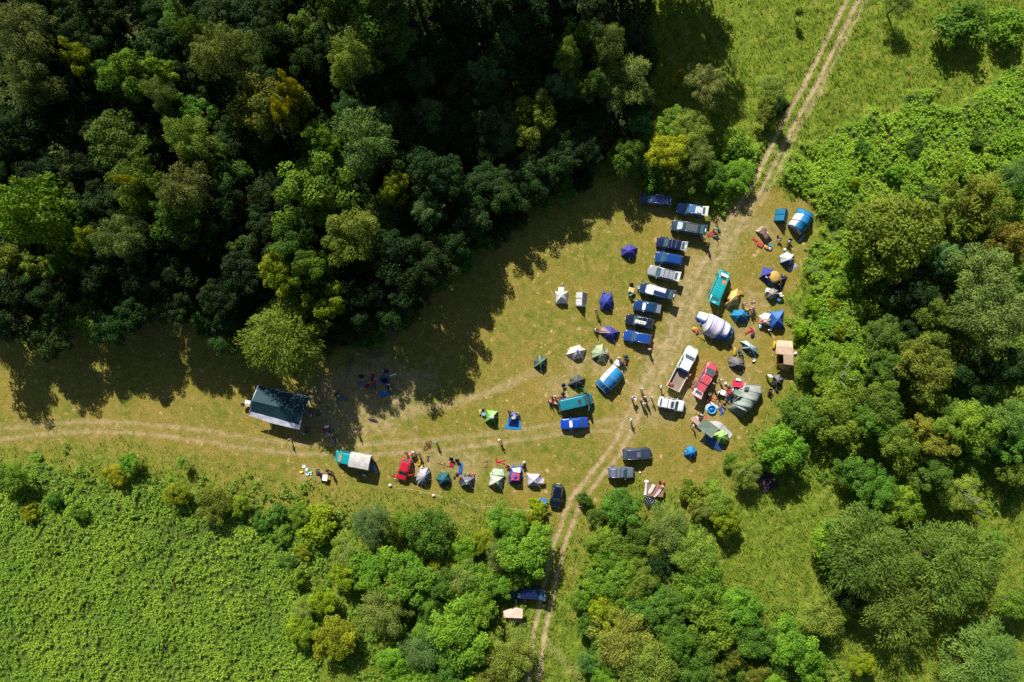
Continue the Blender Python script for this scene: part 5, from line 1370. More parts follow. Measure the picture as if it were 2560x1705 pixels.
dome(ZI, [(665, 658), (800, 640), (952, 702), (908, 962), (630, 902)], (788, 815), 1.55, [(.58, .64, .52), (.62, .66, .54), (.42, .48, .38), (.26, .32, .22), (.62, .66, .56)], 'pale green dome tent with a porch window below the red wetsuit', vest=[([(665, 658), (742, 556), (925, 576), (952, 702), (800, 690)], [.5, .15, .15, .5, .9], (.45, .62, .42))], windows=[((720, 630), .55, .25, .25, 0, (.45, .2, .1))])
r = dome(ZI, [(1060, 600), (1150, 580), (1290, 600), (1310, 690), (1282, 860), (1028, 842), (1030, 700)], (1165, 735), 1.5, [(.04, .10, .42), (.03, .08, .40), (.02, .05, .34), (.015, .04, .30), (.015, .04, .30), (.02, .06, .36), (.05, .10, .42)], 'blue dome tent with a red square top and white towel', vest=[([(1065, 600), (1128, 450), (1160, 580)], [.3, .02, .4], (.06, .14, .48)), ([(1150, 590), (1270, 462), (1300, 610)], [.4, .1, .3], (.07, .16, .50)), ([(1095, 655), (1248, 655), (1235, 790), (1078, 785)], [1.2, 1.2, 1.42, 1.38], (.68, .05, .10)), ([(1090, 560), (1265, 535), (1262, 640), (1130, 630)], [.85, .85, 1.05, 1.05], (.72, .80, .74))])
dome(ZI, [(1390, 648), (1650, 662), (1652, 922), (1392, 902)], (1525, 790), 1.45, [(.78, .76, .80), (.60, .56, .66), (.45, .48, .58), (.62, .60, .68)], 'white square dome tent with a side porch beside the black car', vest=[([(1595, 745), (1728, 742), (1724, 840), (1605, 848)], [.9, .8, .8, .9], (.68, .66, .74)), ([(1580, 770), (1640, 730), (1700, 745), (1590, 830)], [1.0, .95, .82, 1.0], (.40, .30, .55))])
dome(ZI, [(105, 708), (370, 718), (348, 942), (85, 912), (42, 820)], (215, 830), 1.35, [(.20, .21, .29), (.10, .11, .18), (.09, .10, .16), (.15, .17, .25), (.03, .03, .04)], 'slate blue dome tent with a mint cloth on its tip', vest=[([(165, 790), (225, 785), (215, 870), (170, 865)], [1.25, 1.4, 1.3, 1.1], (.55, .78, .62))])
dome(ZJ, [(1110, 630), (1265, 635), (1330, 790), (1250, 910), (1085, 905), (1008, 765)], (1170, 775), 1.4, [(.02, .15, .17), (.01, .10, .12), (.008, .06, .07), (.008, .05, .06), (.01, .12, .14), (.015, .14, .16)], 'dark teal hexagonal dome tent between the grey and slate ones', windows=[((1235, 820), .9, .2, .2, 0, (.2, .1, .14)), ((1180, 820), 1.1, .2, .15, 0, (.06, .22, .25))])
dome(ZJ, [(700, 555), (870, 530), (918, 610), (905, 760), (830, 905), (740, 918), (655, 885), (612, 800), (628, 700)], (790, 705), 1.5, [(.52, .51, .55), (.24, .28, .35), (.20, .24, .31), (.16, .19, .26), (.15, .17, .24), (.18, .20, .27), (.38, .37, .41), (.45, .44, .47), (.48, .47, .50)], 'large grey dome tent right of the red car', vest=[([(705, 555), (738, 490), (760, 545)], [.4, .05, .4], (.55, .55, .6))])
dome(ZP, [(400, 215), (630, 240), (860, 275), (842, 500), (770, 762), (540, 745), (345, 715), (385, 450)], (615, 520), 1.5, [(.30, .62, .20), (.45, .75, .28), (.06, .26, .08), (.04, .20, .08), (.05, .20, .03), (.05, .20, .03), (.14, .45, .06), (.20, .55, .10)], 'bright green dome tent beside the blue groundsheet tent', cap=((.42, .30), (.62, .56, .60)))
sheets(ZP, [('groundsheet', [(1300, 520, .03), (1690, 520, .03), (1790, 970, .03), (1560, 1005, .03), (1110, 960, .03)], [(0, 1, 2, 3, 4)], (.02, .26, .62)), ('inner_tent', [(1330, 350, .1), (1600, 350, .1), (1560, 560, 1.0), (1400, 570, 1.0)], [(0, 1, 2, 3)], (.16, .22, .52)),
            ('west_side', [(1290, 360, .05), (1400, 560, 1.0), (1280, 870, .05)], [(0, 1, 2)], (.02, .10, .34)), ('east_side', [(1600, 350, .05), (1700, 600, .05), (1560, 560, 1.0)], [(0, 1, 2)], (.01, .04, .16)),
            ('south_side', [(1400, 565, 1.0), (1560, 560, 1.0), (1680, 920, .05), (1280, 870, .05)], [(0, 1, 2, 3)], (.008, .07, .36)), ('vent', [(1395, 490, 1.03), (1540, 490, 1.03), (1530, 590, 1.03), (1400, 595, 1.03)], [(0, 1, 2, 3)], (.66, .64, .56))], 'blue tent standing on a wide shiny blue groundsheet')
# marquee
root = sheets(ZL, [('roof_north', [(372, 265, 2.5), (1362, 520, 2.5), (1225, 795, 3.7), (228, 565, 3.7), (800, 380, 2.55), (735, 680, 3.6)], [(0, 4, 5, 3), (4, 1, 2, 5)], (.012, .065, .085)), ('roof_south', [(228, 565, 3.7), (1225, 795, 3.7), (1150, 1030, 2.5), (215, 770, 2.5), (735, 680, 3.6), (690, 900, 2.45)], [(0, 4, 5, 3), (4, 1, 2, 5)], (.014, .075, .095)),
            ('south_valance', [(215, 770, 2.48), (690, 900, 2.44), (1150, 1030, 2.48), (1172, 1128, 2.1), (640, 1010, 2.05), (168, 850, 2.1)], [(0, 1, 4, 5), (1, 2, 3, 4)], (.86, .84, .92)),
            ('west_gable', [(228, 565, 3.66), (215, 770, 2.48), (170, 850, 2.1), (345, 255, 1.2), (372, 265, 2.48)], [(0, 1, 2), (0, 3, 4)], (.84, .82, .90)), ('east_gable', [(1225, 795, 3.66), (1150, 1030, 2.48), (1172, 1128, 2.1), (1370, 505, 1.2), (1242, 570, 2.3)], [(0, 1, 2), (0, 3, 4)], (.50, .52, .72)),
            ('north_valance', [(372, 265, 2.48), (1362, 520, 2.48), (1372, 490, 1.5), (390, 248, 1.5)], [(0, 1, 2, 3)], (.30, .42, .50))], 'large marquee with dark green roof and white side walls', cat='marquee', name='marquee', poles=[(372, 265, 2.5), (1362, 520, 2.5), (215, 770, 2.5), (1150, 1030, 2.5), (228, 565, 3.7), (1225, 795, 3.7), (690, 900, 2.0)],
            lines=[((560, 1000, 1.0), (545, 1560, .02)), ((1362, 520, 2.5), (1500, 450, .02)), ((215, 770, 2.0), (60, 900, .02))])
# ---------------------------------------------------------------- people: one skinned body per pose, clothes as children
SKIN = mat('skin', (.46, .26, .17)); EYE = mat('plastic', (.02, .02, .02)); LIP = mat('skin', (.36, .12, .10))
CLOTH = mat_objcol('clothes_fabric'); HAIRM = mat_objcol('hair', .6)

def skin_mesh(name, chains, material, sub=1):
    """chains: lists of (x, y, z, radius); points at equal places are shared so limbs join"""
    vs, rs, es, idx = [], [], [], {}
    for ch in chains:
        prev = None
        for (x, y, z, r) in ch:
            k = (round(x, 3), round(y, 3), round(z, 3))
            if k not in idx: idx[k] = len(vs); vs.append((x, y, z)); rs.append(r)
            if prev is not None and prev != idx[k]: es.append((prev, idx[k]))
            prev = idx[k]
    me = bpy.data.meshes.new(name); me.from_pydata(vs, es, [])
    o = bpy.data.objects.new(name, me); COL.objects.link(o)
    sk = o.modifiers.new('skin', 'SKIN'); sk.use_smooth_shade = True
    if not me.skin_vertices: me.attributes.new
    for v, r in zip(me.skin_vertices[0].data, rs): v.radius = (r, r)
    seen = set(); adj = {i: [] for i in range(len(vs))}
    for a, b_ in es: adj[a].append(b_); adj[b_].append(a)
    for i in range(len(vs)):
        if i in seen: continue
        me.skin_vertices[0].data[i].use_root = True; st = [i]
        while st:
            q = st.pop()
            if q in seen: continue
            seen.add(q); st += adj[q]
    if sub: sd = o.modifiers.new('sub', 'SUBSURF'); sd.levels = sub; sd.render_levels = sub
    dg = bpy.context.evaluated_depsgraph_get()
    em = bpy.data.meshes.new_from_object(o.evaluated_get(dg))
    em.materials.clear(); em.materials.append(material)
    bpy.data.objects.remove(o); em.name = name
    return em

def merge(me, mb, extra):
    bm = bmesh.new(); bm.from_mesh(me); n0 = len(bm.faces)
    t = bpy.data.meshes.new('t'); t.from_pydata(mb.v, [], mb.f); t.polygons.foreach_set('material_index', mb.mi); t.polygons.foreach_set('use_smooth', mb.sm)
    bm.from_mesh(t); bm.to_mesh(me); bm.free(); bpy.data.meshes.remove(t)
    for m in extra: me.materials.append(m)
    return me

def lerp3(a, b_, t): return tuple(a[i] + (b_[i] - a[i]) * t for i in range(3))
def pose(hip, chest, neck, head, knees, feet, elbows, hands, face):
    """joints in metres; index 0 left (+x), 1 right; face: direction the head looks"""
    J = dict(hip=hip, chest=chest, neck=neck, head=head)
    body, shirt, trou, short = [], [], [], []
    V_ = Vector
    hipv, chv = V_(hip), V_(chest)
    side = V_((1, 0, 0)); fwd = V_(face).normalized(); fwd = V_((fwd.x, fwd.y, fwd.z * .4)).normalized()
    mid = tuple(hipv.lerp(chv, .5)); r4 = lambda p, r: (*[round(q, 3) for q in p], r)
    body.append([r4(hip, .135), r4(mid, .115), r4(chest, .135), r4(neck, .050), r4(lerp3(neck, head, .40), .050), r4(head, .096), r4(V_(head) + (V_(head) - V_(neck)).normalized() * .07, .075)])
    shirt.append([r4(V_(hip) - (chv - hipv) * .02, .172), r4(mid, .150), r4(chest, .162), r4(V_(chest).lerp(V_(neck), .6), .095)])
    wst = [r4(V_(hip) + (chv - hipv) * .30, .125), r4(V_(hip) + V_((0, 0, .03)), .150)]
    trou.append(wst); short.append(list(wst))
    for s, i in ((1, 0), (-1, 1)):
        sh = V_(chest).lerp(V_(neck), .45) + side * (.175 * s)
        e, h_ = V_(elbows[i]), V_(hands[i]); hj = V_(hip) + side * (.09 * s) - V_((0, 0, .03)); k, f = V_(knees[i]), V_(feet[i])
        body.append([r4(chest, .135), r4(sh, .058), r4(sh.lerp(e, .5), .046), r4(e, .040), r4(e.lerp(h_, .35), .038), r4(h_, .026)])
        pd = (h_ - e).normalized(); palm = h_ + pd * .075
        body.append([r4(h_, .026), r4(h_ + pd * .03, .034), r4(palm, .034)])
        wv = pd.cross(fwd); wv = (wv if wv.length > .2 else pd.cross(V_((0, 0, 1)))).normalized(); curl = pd.cross(wv).normalized() * .35
        for q, (off, ln) in enumerate(((-.030, .070), (-.010, .080), (.010, .076), (.030, .060))):
            a = palm + wv * off - pd * .01; b_ = a + (pd + curl * .3).normalized() * ln * .55; c_ = b_ + (pd + curl * 1.4).normalized() * ln * .45
            body.append([r4(a, .0095), r4(b_, .0088), r4(c_, .0075)])
        a = h_ + pd * .03 + wv * .028 * (-1); body.append([r4(a, .011), r4(a - wv * .025 + pd * .025, .0095), r4(a - wv * .030 + pd * .050, .008)])
        body.append([r4(hip, .135), r4(hj, .088), r4(hj.lerp(k, .5), .075), r4(k, .055), r4(k.lerp(f, .35), .056), r4(f + (k - f).normalized() * .05, .036)])
        toe = f + V_((fwd.x, fwd.y, 0)) * .17
        body.append([r4(f + (k - f).normalized() * .05, .036), r4(f, .036), r4(f.lerp(toe, .6), .034), r4(toe, .024)])
        shirt.append([r4(chest, .162), r4(sh, .088), r4(sh.lerp(e, .55), .062)])
        trou.append([r4(V_(hip) + V_((0, 0, .03)), .148), r4(hj, .10), r4(hj.lerp(k, .5), .087), r4(k, .070), r4(k.lerp(f, .5), .064), r4(k.lerp(f, .88), .052)])
        short.append([r4(V_(hip) + V_((0, 0, .03)), .148), r4(hj, .102), r4(hj.lerp(k, .4), .094), r4(hj.lerp(k, .72), .090)])
    bm_ = skin_mesh('person', body, SKIN)
    fm = MB(); hd = V_(head); up = (hd - V_(neck)).normalized(); rt = fwd.cross(up).normalized(); fw = up.cross(rt).normalized() * (1 if up.cross(rt).dot(fwd) > 0 else -1)
    eyec = hd + up * .015
    for s in (-1, 1):
        p = eyec + fw * .070 + rt * .030 * s; fm.blob(*p, .010, .010, .008, 1, 6, 4)
        p = hd + rt * .076 * s; fm.blob(*p, .014, .022, .030, 0, 6, 4)
    p = hd + fw * .082 - up * .012; fm.blob(*p, .013, .016, .020, 0, 6, 4)
    p = hd + fw * .070 - up * .042; fm.blob(*p, .024, .010, .007, 2, 6, 4)
    merge(bm_, fm, [EYE, LIP])
    hb = MB(); c_ = hd + up * .048 - fw * .018; hb.blob(*c_, .088, .096, .082, 0, 16, 12, .05)
    # keep the face clear: only the cap and the back of the hair
    keep = [f for f in hb.f if not all((V_(hb.v[i]) - hd).dot(fw) > .030 and (V_(hb.v[i]) - hd).dot(up) < .075 for i in f)]
    hb.f = keep; hb.mi = [0] * len(keep); hb.sm = [True] * len(keep)
    ho = hb.build('hair', HAIRM); hm = ho.data; bpy.data.objects.remove(ho)
    return dict(body=bm_, shirt=skin_mesh('shirt', shirt, CLOTH), trousers=skin_mesh('trousers', trou, CLOTH), shorts=skin_mesh('shorts', short, CLOTH), hair=hm)

POSES = {
 'stand': pose((0, 0, .93), (0, -.01, 1.28), (0, 0, 1.45), (0, .015, 1.60), [(.10, .02, .50), (-.10, .02, .50)], [(.12, -.02, .045), (-.12, -.02, .045)], [(.27, -.03, 1.13), (-.27, -.03, 1.13)], [(.28, .06, .90), (-.28, .06, .90)], (0, 1, 0)),
 'walk': pose((0, 0, .91), (0, .03, 1.26), (0, .05, 1.43), (0, .08, 1.58), [(.09, .20, .52), (-.09, .04, .48)], [(.10, .26, .05), (-.10, -.28, .09)], [(.25, -.12, 1.13), (-.25, .12, 1.13)], [(.25, -.02, .92), (-.24, .32, 1.00)], (0, 1, 0)),
 'hold': pose((0, 0, .93), (0, -.01, 1.28), (0, 0, 1.45), (0, .05, 1.59), [(.11, .02, .50), (-.10, .06, .50)], [(.14, -.02, .045), (-.12, .06, .045)], [(.27, .06, 1.12), (-.27, .04, 1.12)], [(.14, .30, 1.12), (-.14, .30, 1.10)], (0, 1, -.4)),
 'bend': pose((0, -.12, .90), (0, .22, 1.08), (0, .38, 1.12), (0, .52, 1.06), [(.11, -.06, .50), (-.11, -.04, .50)], [(.13, -.10, .045), (-.13, -.08, .045)], [(.24, .40, .80), (-.24, .38, .82)], [(.16, .50, .56), (-.16, .48, .58)], (0, .5, -.8)),
 'sit': pose((0, 0, .50), (0, -.08, .84), (0, -.06, 1.01), (0, -.02, 1.16), [(.12, .42, .50), (-.12, .42, .50)], [(.13, .46, .045), (-.13, .46, .045)], [(.27, .02, .70), (-.27, .02, .70)], [(.18, .26, .62), (-.18, .26, .62)], (0, 1, -.1)),
 'ground': pose((0, 0, .14), (0, -.06, .48), (0, -.03, .65), (0, .03, .79), [(.16, .38, .44), (-.18, .36, .34)], [(.15, .62, .05), (-.05, .60, .06)], [(.28, .06, .38), (-.28, .10, .38)], [(.20, .32, .34), (-.18, .34, .36)], (0, 1, -.3)),
 'lie': pose((0, 0, .14), (0, -.36, .15), (0, -.53, .14), (0, -.67, .16), [(.11, .42, .14), (-.14, .40, .20)], [(.13, .82, .09), (-.12, .80, .09)], [(.30, -.28, .10), (-.34, -.38, .10)], [(.32, -.03, .06), (-.20, -.58, .06)], (0, .3, .9)),
}
for k_ in ('shirt', 'trousers', 'shorts'): pass
BLKH = (.015, .012, .010); BRN = (.07, .035, .018); BLD = (.35, .22, .10)
def person(pt, pz, face, shirt, legs, hair, label, bare=False, shorts=False, hat=None, group=None, z=0.0):
    """face: heading in degrees, 0 = up in the picture, clockwise"""
    hh = {'stand': 1.5, 'walk': 1.5, 'hold': 1.5, 'bend': 1.0, 'sit': .9, 'ground': .5, 'lie': .15}[pz]
    p = P(pt[0], pt[1], hh); q = POSES[pz]
    o = link('person', q['body']); o.location = (p.x, p.y, z); o.rotation_euler[2] = -D2R(face)
    s = random.uniform(.96, 1.06); o.scale = (s, s, s)
    props(o, label, 'person', group)
    def kid(nm, me, c): k = link(nm, me, o); k.color = (*c, 1); return k
    if not bare: kid('shirt', q['shirt'], shirt)
    kid('shorts' if shorts else 'trousers', q['shorts' if shorts else 'trousers'], legs)
    kid('hair', q['hair'], hair)
    if hat:
        hb = MB(); m = POSES[pz]['hair']; cx = sum(v.co.x for v in m.vertices) / len(m.vertices); cy = sum(v.co.y for v in m.vertices) / len(m.vertices); cz = max(v.co.z for v in m.vertices)
        hb.lathe([(hat[1], 0), (hat[1] * .98, .012), (.115, .015), (.105, .09), (.06, .115), (.01, .12)], 14, 0, (cx, cy, cz - .07)); hb.build('hat', mat('cloth', hat[0]), o)
    return o

# ---------------------------------------------------------------- camp things
def place(name, pt, h, rot, label, cat, group=None):
    p = P(pt[0], pt[1], h); e = empty(name, (p.x, p.y, 0), -D2R(rot)); return props(e, label, cat, group)
def chair(pt, rot, col, label, group=None, z=0):
    e = place('camp_chair', pt, .5, rot, label, 'chair', group); e.location.z = z
    m = MB(); g = [[Vector((x, y, .43 - .05 * (1 - (x / .26) ** 2))) for x in (-.26, -.13, 0, .13, .26)] for y in (-.22, 0, .22)]
    panel(m, g); m.build('seat', cl(col), e, .015)
    m = MB(); g = [[Vector((x, -.22 - .16 * t, .43 + .50 * t)) for x in (-.26, -.13, 0, .13, .26)] for t in (0, .5, 1)]
    panel(m, g); m.build('backrest', cl(col), e, .015)
    for sx in (-1, 1):
        for (y0, y1, z1) in ((.24, -.26, .45), (-.24, .24, .62)):
            m = MB(); m.tube([(sx * .27, y0, 0), (sx * .27, y1, z1)], .014, 5); m.build('leg', mat('metal', (.2, .2, .2)), e)
        m = MB(); m.box(sx * .29, 0, .61, .06, .44, .02, 0, bev=.01); m.build('armrest', DARKP, e)
    return e
def table(pt, rot, w_, d_, col, label, h=.70, items=()):
    e = place('folding_table', pt, h, rot, label, 'table')
    m = MB(); m.box(0, 0, h - .03, w_, d_, .03, 0, bev=.02); m.build('tabletop', mat('plastic', col), e)
    for sx in (-1, 1):
        for sy in (-1, 1):
            m = MB(); m.tube([(sx * (w_ / 2 - .05), sy * (d_ / 2 - .06), h - .03), (sx * (w_ / 2 - .02), sy * (d_ / 2 - .03), 0)], .014, 5); m.build('leg', POLE, e)
    return e
def bag(pt, rot, lx, ly, lz, col, label, cat='bag', name='duffel_bag', strap=(.03, .03, .03), z=0):
    e = place(name, pt, .2, rot, label, cat); e.location.z = z
    m = MB(); m.blob(0, 0, lz * .48, lx / 2, ly / 2, lz * .52, 0, 12, 8, .10)
    for i, v in enumerate(m.v):
        x, y, zz = v; q = 1.18; m.v[i] = (max(-lx / 2, min(lx / 2, x * q)), max(-ly / 2, min(ly / 2, y * q)), max(0, min(lz, zz)))
    m.build('body', cl(col), e)
    m = MB(); m.tube([(-lx * .3, -ly * .2, lz * .9), (-lx * .1, 0, lz + .06), (lx * .1, 0, lz + .06), (lx * .3, ly * .2, lz * .9)], .014, 5); m.build('strap', mat('cloth', strap), e)
    return e
def cooler(pt, rot, col, label, lid=(.8, .8, .8), s=1.0):
    e = place('cool_box', pt, .35, rot, label, 'cool box')
    m = MB(); m.box(0, 0, 0, .55 * s, .36 * s, .32 * s, 0, bev=.03); m.build('box', mat('plastic', col), e)
    m = MB(); m.box(0, 0, .32 * s, .57 * s, .38 * s, .06 * s, 0, bev=.02); m.build('lid', mat('plastic', lid), e)
    m = MB(); m.tube([(-.24 * s, 0, .36 * s), (-.2 * s, 0, .46 * s), (.2 * s, 0, .46 * s), (.24 * s, 0, .36 * s)], .012, 5); m.build('handle', DARKP, e)
    return e
def pad(pt, rot, lx, ly, col, label, cat='mat', name='sleeping_mat', hz=.03, z=0, bev=.02, kind='cloth'):
    p = P(pt[0], pt[1], hz); m = MB(); n_ = 8; vs = []; fs = []
    for i in range(n_ + 1):
        for j in range(4):
            x = lx * (i / n_ - .5); y = ly * (j / 3 - .5); vs.append((x, y, hz + .008 * math.sin(i * 1.9 + j)))
    for i in range(n_):
        for j in range(3): fs.append((i * 4 + j, i * 4 + 4 + j, i * 4 + 5 + j, i * 4 + j + 1))
    m.add(vs, fs, 0, True)
    o = m.build(name, mat(kind, col)); md = o.modifiers.new('thick', 'SOLIDIFY'); md.thickness = hz * .8; md2 = o.modifiers.new('bev', 'BEVEL'); md2.width = min(bev, hz * .3)
    o.location = (p.x, p.y, z); o.rotation_euler[2] = -D2R(rot); props(o, label, cat); return o
def bucket(pt, col, label, r_=.17, hgt=.16, cat='bowl', name='washing_bowl', inner=None):
    e = place(name, pt, hgt, 0, label, cat)
    m = MB(); m.lathe([(r_ * .72, 0), (r_ * .75, .01), (r_, hgt), (r_ * 1.06, hgt), (r_ * 1.05, hgt - .015), (r_ * .92, hgt - .012), (r_ * .66, .03)], 16); m.build('bowl', mat('plastic', col), e)
    if inner:
        m = MB(); m.blob(0, 0, .05, r_ * .5, r_ * .4, .06, 0, 8, 5, .2); m.build('contents', mat('plastic', inner), e)
    return e
def suit(pt, rot, col, label, s=1.0, spread=1.0, col2=None):
    """a wetsuit or overall laid flat on the grass: torso, two sleeves, two legs"""
    p = P(pt[0], pt[1], .05); e = empty('wetsuit', (p.x, p.y, 0), -D2R(rot)); props(e, label, 'wetsuit')
    def limb(nm, pts, c):
        m = MB(); vs = []; fs = []
        for (x, y, w_) in pts: vs += [(x * s - 0, y * s, .06)]
        for k, (x, y, w_) in enumerate(pts):
            a = pts[max(k - 1, 0)]; b_ = pts[min(k + 1, len(pts) - 1)]; dx, dy = b_[0] - a[0], b_[1] - a[1]; l_ = math.hypot(dx, dy) or 1
            nx_, ny_ = -dy / l_ * w_, dx / l_ * w_; vs += [(x * s + nx_ * s, y * s + ny_ * s, .02), (x * s - nx_ * s, y * s - ny_ * s, .02)]
        n0 = len(pts)
        for k in range(n0 - 1):
            fs += [(k, k + 1, n0 + 2 * (k + 1), n0 + 2 * k), (k + 1, k, n0 + 2 * k + 1, n0 + 2 * (k + 1) + 1)]
        m.add(vs, fs, 0, True); m.build(nm, cl(c), e, .02)
    limb('torso', [(0, -.35, .17), (0, -.1, .18), (0, .2, .20), (0, .36, .12)], col)
    for sx in (-1, 1):
        limb('sleeve', [(sx * .12, .28, .09), (sx * .38, .24 + .06 * sx, .07), (sx * .60, .20 + .14 * sx, .05)], col2 or col)
        limb('leg', [(sx * .08, -.30, .11), (sx * .14 * spread, -.65, .09), (sx * .22 * spread, -1.0, .06)], col)
    return e
def tree_h(): pass

def bicycle(pt, rot, label):
    e = place('bicycle', pt, .2, rot, label, 'bicycle'); tilt = D2R(62)
    def T(x, z, y=0):  # the bicycle plane leans over to the ground
        return (x, z * math.sin(tilt) * 1.0 + y * math.cos(tilt), max(.02, z * math.cos(tilt) + .03))
    for x in (-.52, .52):
        m = MB(); m.tube([T(x + .33 * math.cos(a * math.pi / 9), .34 + .33 * math.sin(a * math.pi / 9)) for a in range(19)], .022, 5); w_ = m.build('wheel', TYRE, e)
        m = MB()
        for k in range(8): a = k * math.pi / 8; m.tube([T(x + .31 * math.cos(a), .34 + .31 * math.sin(a)), T(x - .31 * math.cos(a), .34 - .31 * math.sin(a))], .003, 3)
        m.build('spokes', CHROME, w_)
    for (a, b_) in (((-.52, .34), (-.05, .30)), ((-.05, .30), (.40, .78)), ((-.15, .82), (.40, .78)), ((-.05, .30), (-.15, .82)), ((-.52, .34), (-.15, .82)), ((.52, .34), (.40, .85))):
        m = MB(); m.tube([T(*a), T(*b_)], .032, 6); m.build('frame_tube', mat('paint', (.70, .05, .02)), e)
    m = MB(); m.tube([T(.34, .98, -.25), T(.40, .98), T(.34, .98, .25)], .016, 5); m.build('handlebar', DARKP, e)
    m = MB(); m.box(*T(-.17, .88), .24, .10, .05, 0, bev=.02); m.build('saddle', DARKP, e)
    return e
# ---------------------------------------------------------------- who and what stands where
W1_ = (.78, .78, .76); BK = (.02, .02, .025); NV = (.02, .03, .10); RD = (.50, .03, .04); BL = (.02, .12, .42); TL = (.02, .22, .24); PK = (.55, .22, .26); OR = (.62, .20, .05); KH = (.22, .18, .11); PU = (.20, .05, .26); GY = (.2, .2, .22); YL = (.70, .42, .03)
person(ZB(440, 395), 'stand', 170, BK, BK, BLKH, 'person in black standing in tree shade above the minivan clutter')
person(ZB(375, 560), 'bend', 100, TL, KH, BRN, 'person in teal bending behind the dark green minivan')
pad(ZB(300, 665), 60, .55, 1.35, RD, 'red blanket lying behind the dark green minivan', 'blanket', 'blanket', .05)
person(ZB(398, 665), 'ground', 250, GY, GY, BRN, 'person in grey sitting beside the red blanket')
person(ZB(175, 770), 'hold', 330, NV, BK, BLKH, 'person in navy standing just behind the dark green minivan bumper')
person(ZB(248, 850), 'stand', 300, BK, NV, BLKH, 'person in dark clothes furthest below the dark green minivan')
bag(ZB(105, 700), 60, .9, .45, .35, (.6, .45, .38), 'pale orange bundle at the bumper of the dark green minivan')
bag(ZB(400, 725), 20, .5, .4, .35, (.35, .38, .42), 'grey rucksack on the grass beside the red blanket', name='rucksack')
bag(ZB(1608, 710), 20, .3, .3, .25, BK, 'small black pouch south of the brown tarp shelter')
chair(ZB(1632, 795), 200, (.70, .58, .52), 'cream folding chair between the shelter and the white blue dome')
person(ZB(1835, 820), 'sit', 200, W1_, NV, BLKH, 'person in white with navy trousers sitting above the white blue dome', z=0)
chair(ZB(1835, 812), 200, NV, 'navy chair under the seated person above the white blue dome')
pad(ZB(2080, 745), 40, .28, 1.5, (.30, .42, .65), 'pale blue rolled mat in the shadow of the checkered tunnel tent', hz=.10, name='rolled_mat')
suit(ZB(1172, 800), 130, (.60, .03, .03), 'red wetsuit left of the brown tarp shelter', .75)
pad(ZB(1262, 868), 30, .9, .75, (.58, .08, .08), 'bright red folded cover below the brown tarp shelter', 'cover', 'folded_cover', .16)
bag(ZB(1385, 925), 40, .85, .5, .30, (.72, .42, .12), 'amber orange sack below the brown shelter')
cooler(ZB(1462, 885), 20, (.03, .28, .50), 'small blue cool box below the brown shelter', (.03, .3, .55))
bag(ZB(1455, 940), 90, .7, .45, .3, (.76, .72, .68), 'white sack with an orange end below the brown shelter')
bag(ZB(1745, 975), 0, .45, .45, .35, W1_, 'white bundle on the north tip of the white blue dome')
pad(ZB(1905, 1325), 50, .55, 1.5, (.38, .44, .60), 'patterned blue towel at the thicket south of the white blue dome', 'towel', 'towel')
bag(ZB(1345, 590), 40, .6, .5, .5, NV, 'navy bag inside the brown tarp shelter'); bag(ZB(1385, 655), 0, .5, .5, .45, W1_, 'white bag inside the brown tarp shelter'); bag(ZB(1270, 568), 0, .4, .35, .9, YL, 'yellow dry bag at the back of the brown tarp shelter')
# around the yellow and blue domes
person(ZC(490, 925), 'stand', 90, NV, BK, BLKH, 'person in navy behind the turquoise camper van')
person(ZC(1118, 935), 'hold', 100, PK, BK, BRN, 'person in pink between the yellow and bright blue domes')
person(ZC(1305, 910), 'hold', 60, (.5, .42, .40), BK, BRN, 'person in beige facing away, upper of the pair on the path')
person(ZC(1262, 1030), 'walk', 190, (.40, .22, .42), PU, BRN, 'person in lilac walking, right of the bright blue dome')
person(ZC(1298, 1012), 'walk', 20, (.60, .42, .45), KH, BLD, 'fair haired person in pale pink beside the lilac walker')
bag(ZC(1170, 1058), 0, .4, .4, .35, YL, 'yellow sack at the north corner of the bright blue dome')
bag(ZC(1042, 725), 40, 1.0, .4, .30, (.62, .38, .04), 'mustard roll at the east side of the yellow dome')
suit(ZC(1235, 1465), 60, (.58, .02, .04), 'crumpled red wetsuit above the wing shaped tent', 1.05, .5)
bag(ZC(1268, 1545), 20, .55, .75, .3, (.05, .03, .07), 'black rucksack below the crumpled red wetsuit', name='rucksack')
bag(ZC(140, 1430), 20, .85, .65, .3, (.72, .42, .10), 'orange jacket heap at the lilac tunnel tent', 'clothes', 'clothes_heap'); bag(ZC(180, 1478), 100, .85, .5, .3, (.55, .10, .12), 'red jacket heap at the lilac tunnel tent', 'clothes', 'clothes_heap')
person(ZC(1600, 1450), 'ground', 20, W1_, NV, BLKH, 'person in white sitting at the corner of the blue canopy tent')
cooler(ZC(1420, 1372), 80, (.25, .55, .58), 'mint cool box at the foot of the white pink dome', (.5, .75, .75), 1.0)
chair(ZC(1818, 745), 340, W1_, 'white chair at the side of the beige grey round dome')
cooler(ZC(1785, 862), 30, (.02, .16, .42), 'blue cool box in the shadow of the beige grey dome', (.02, .2, .5), 1.0)
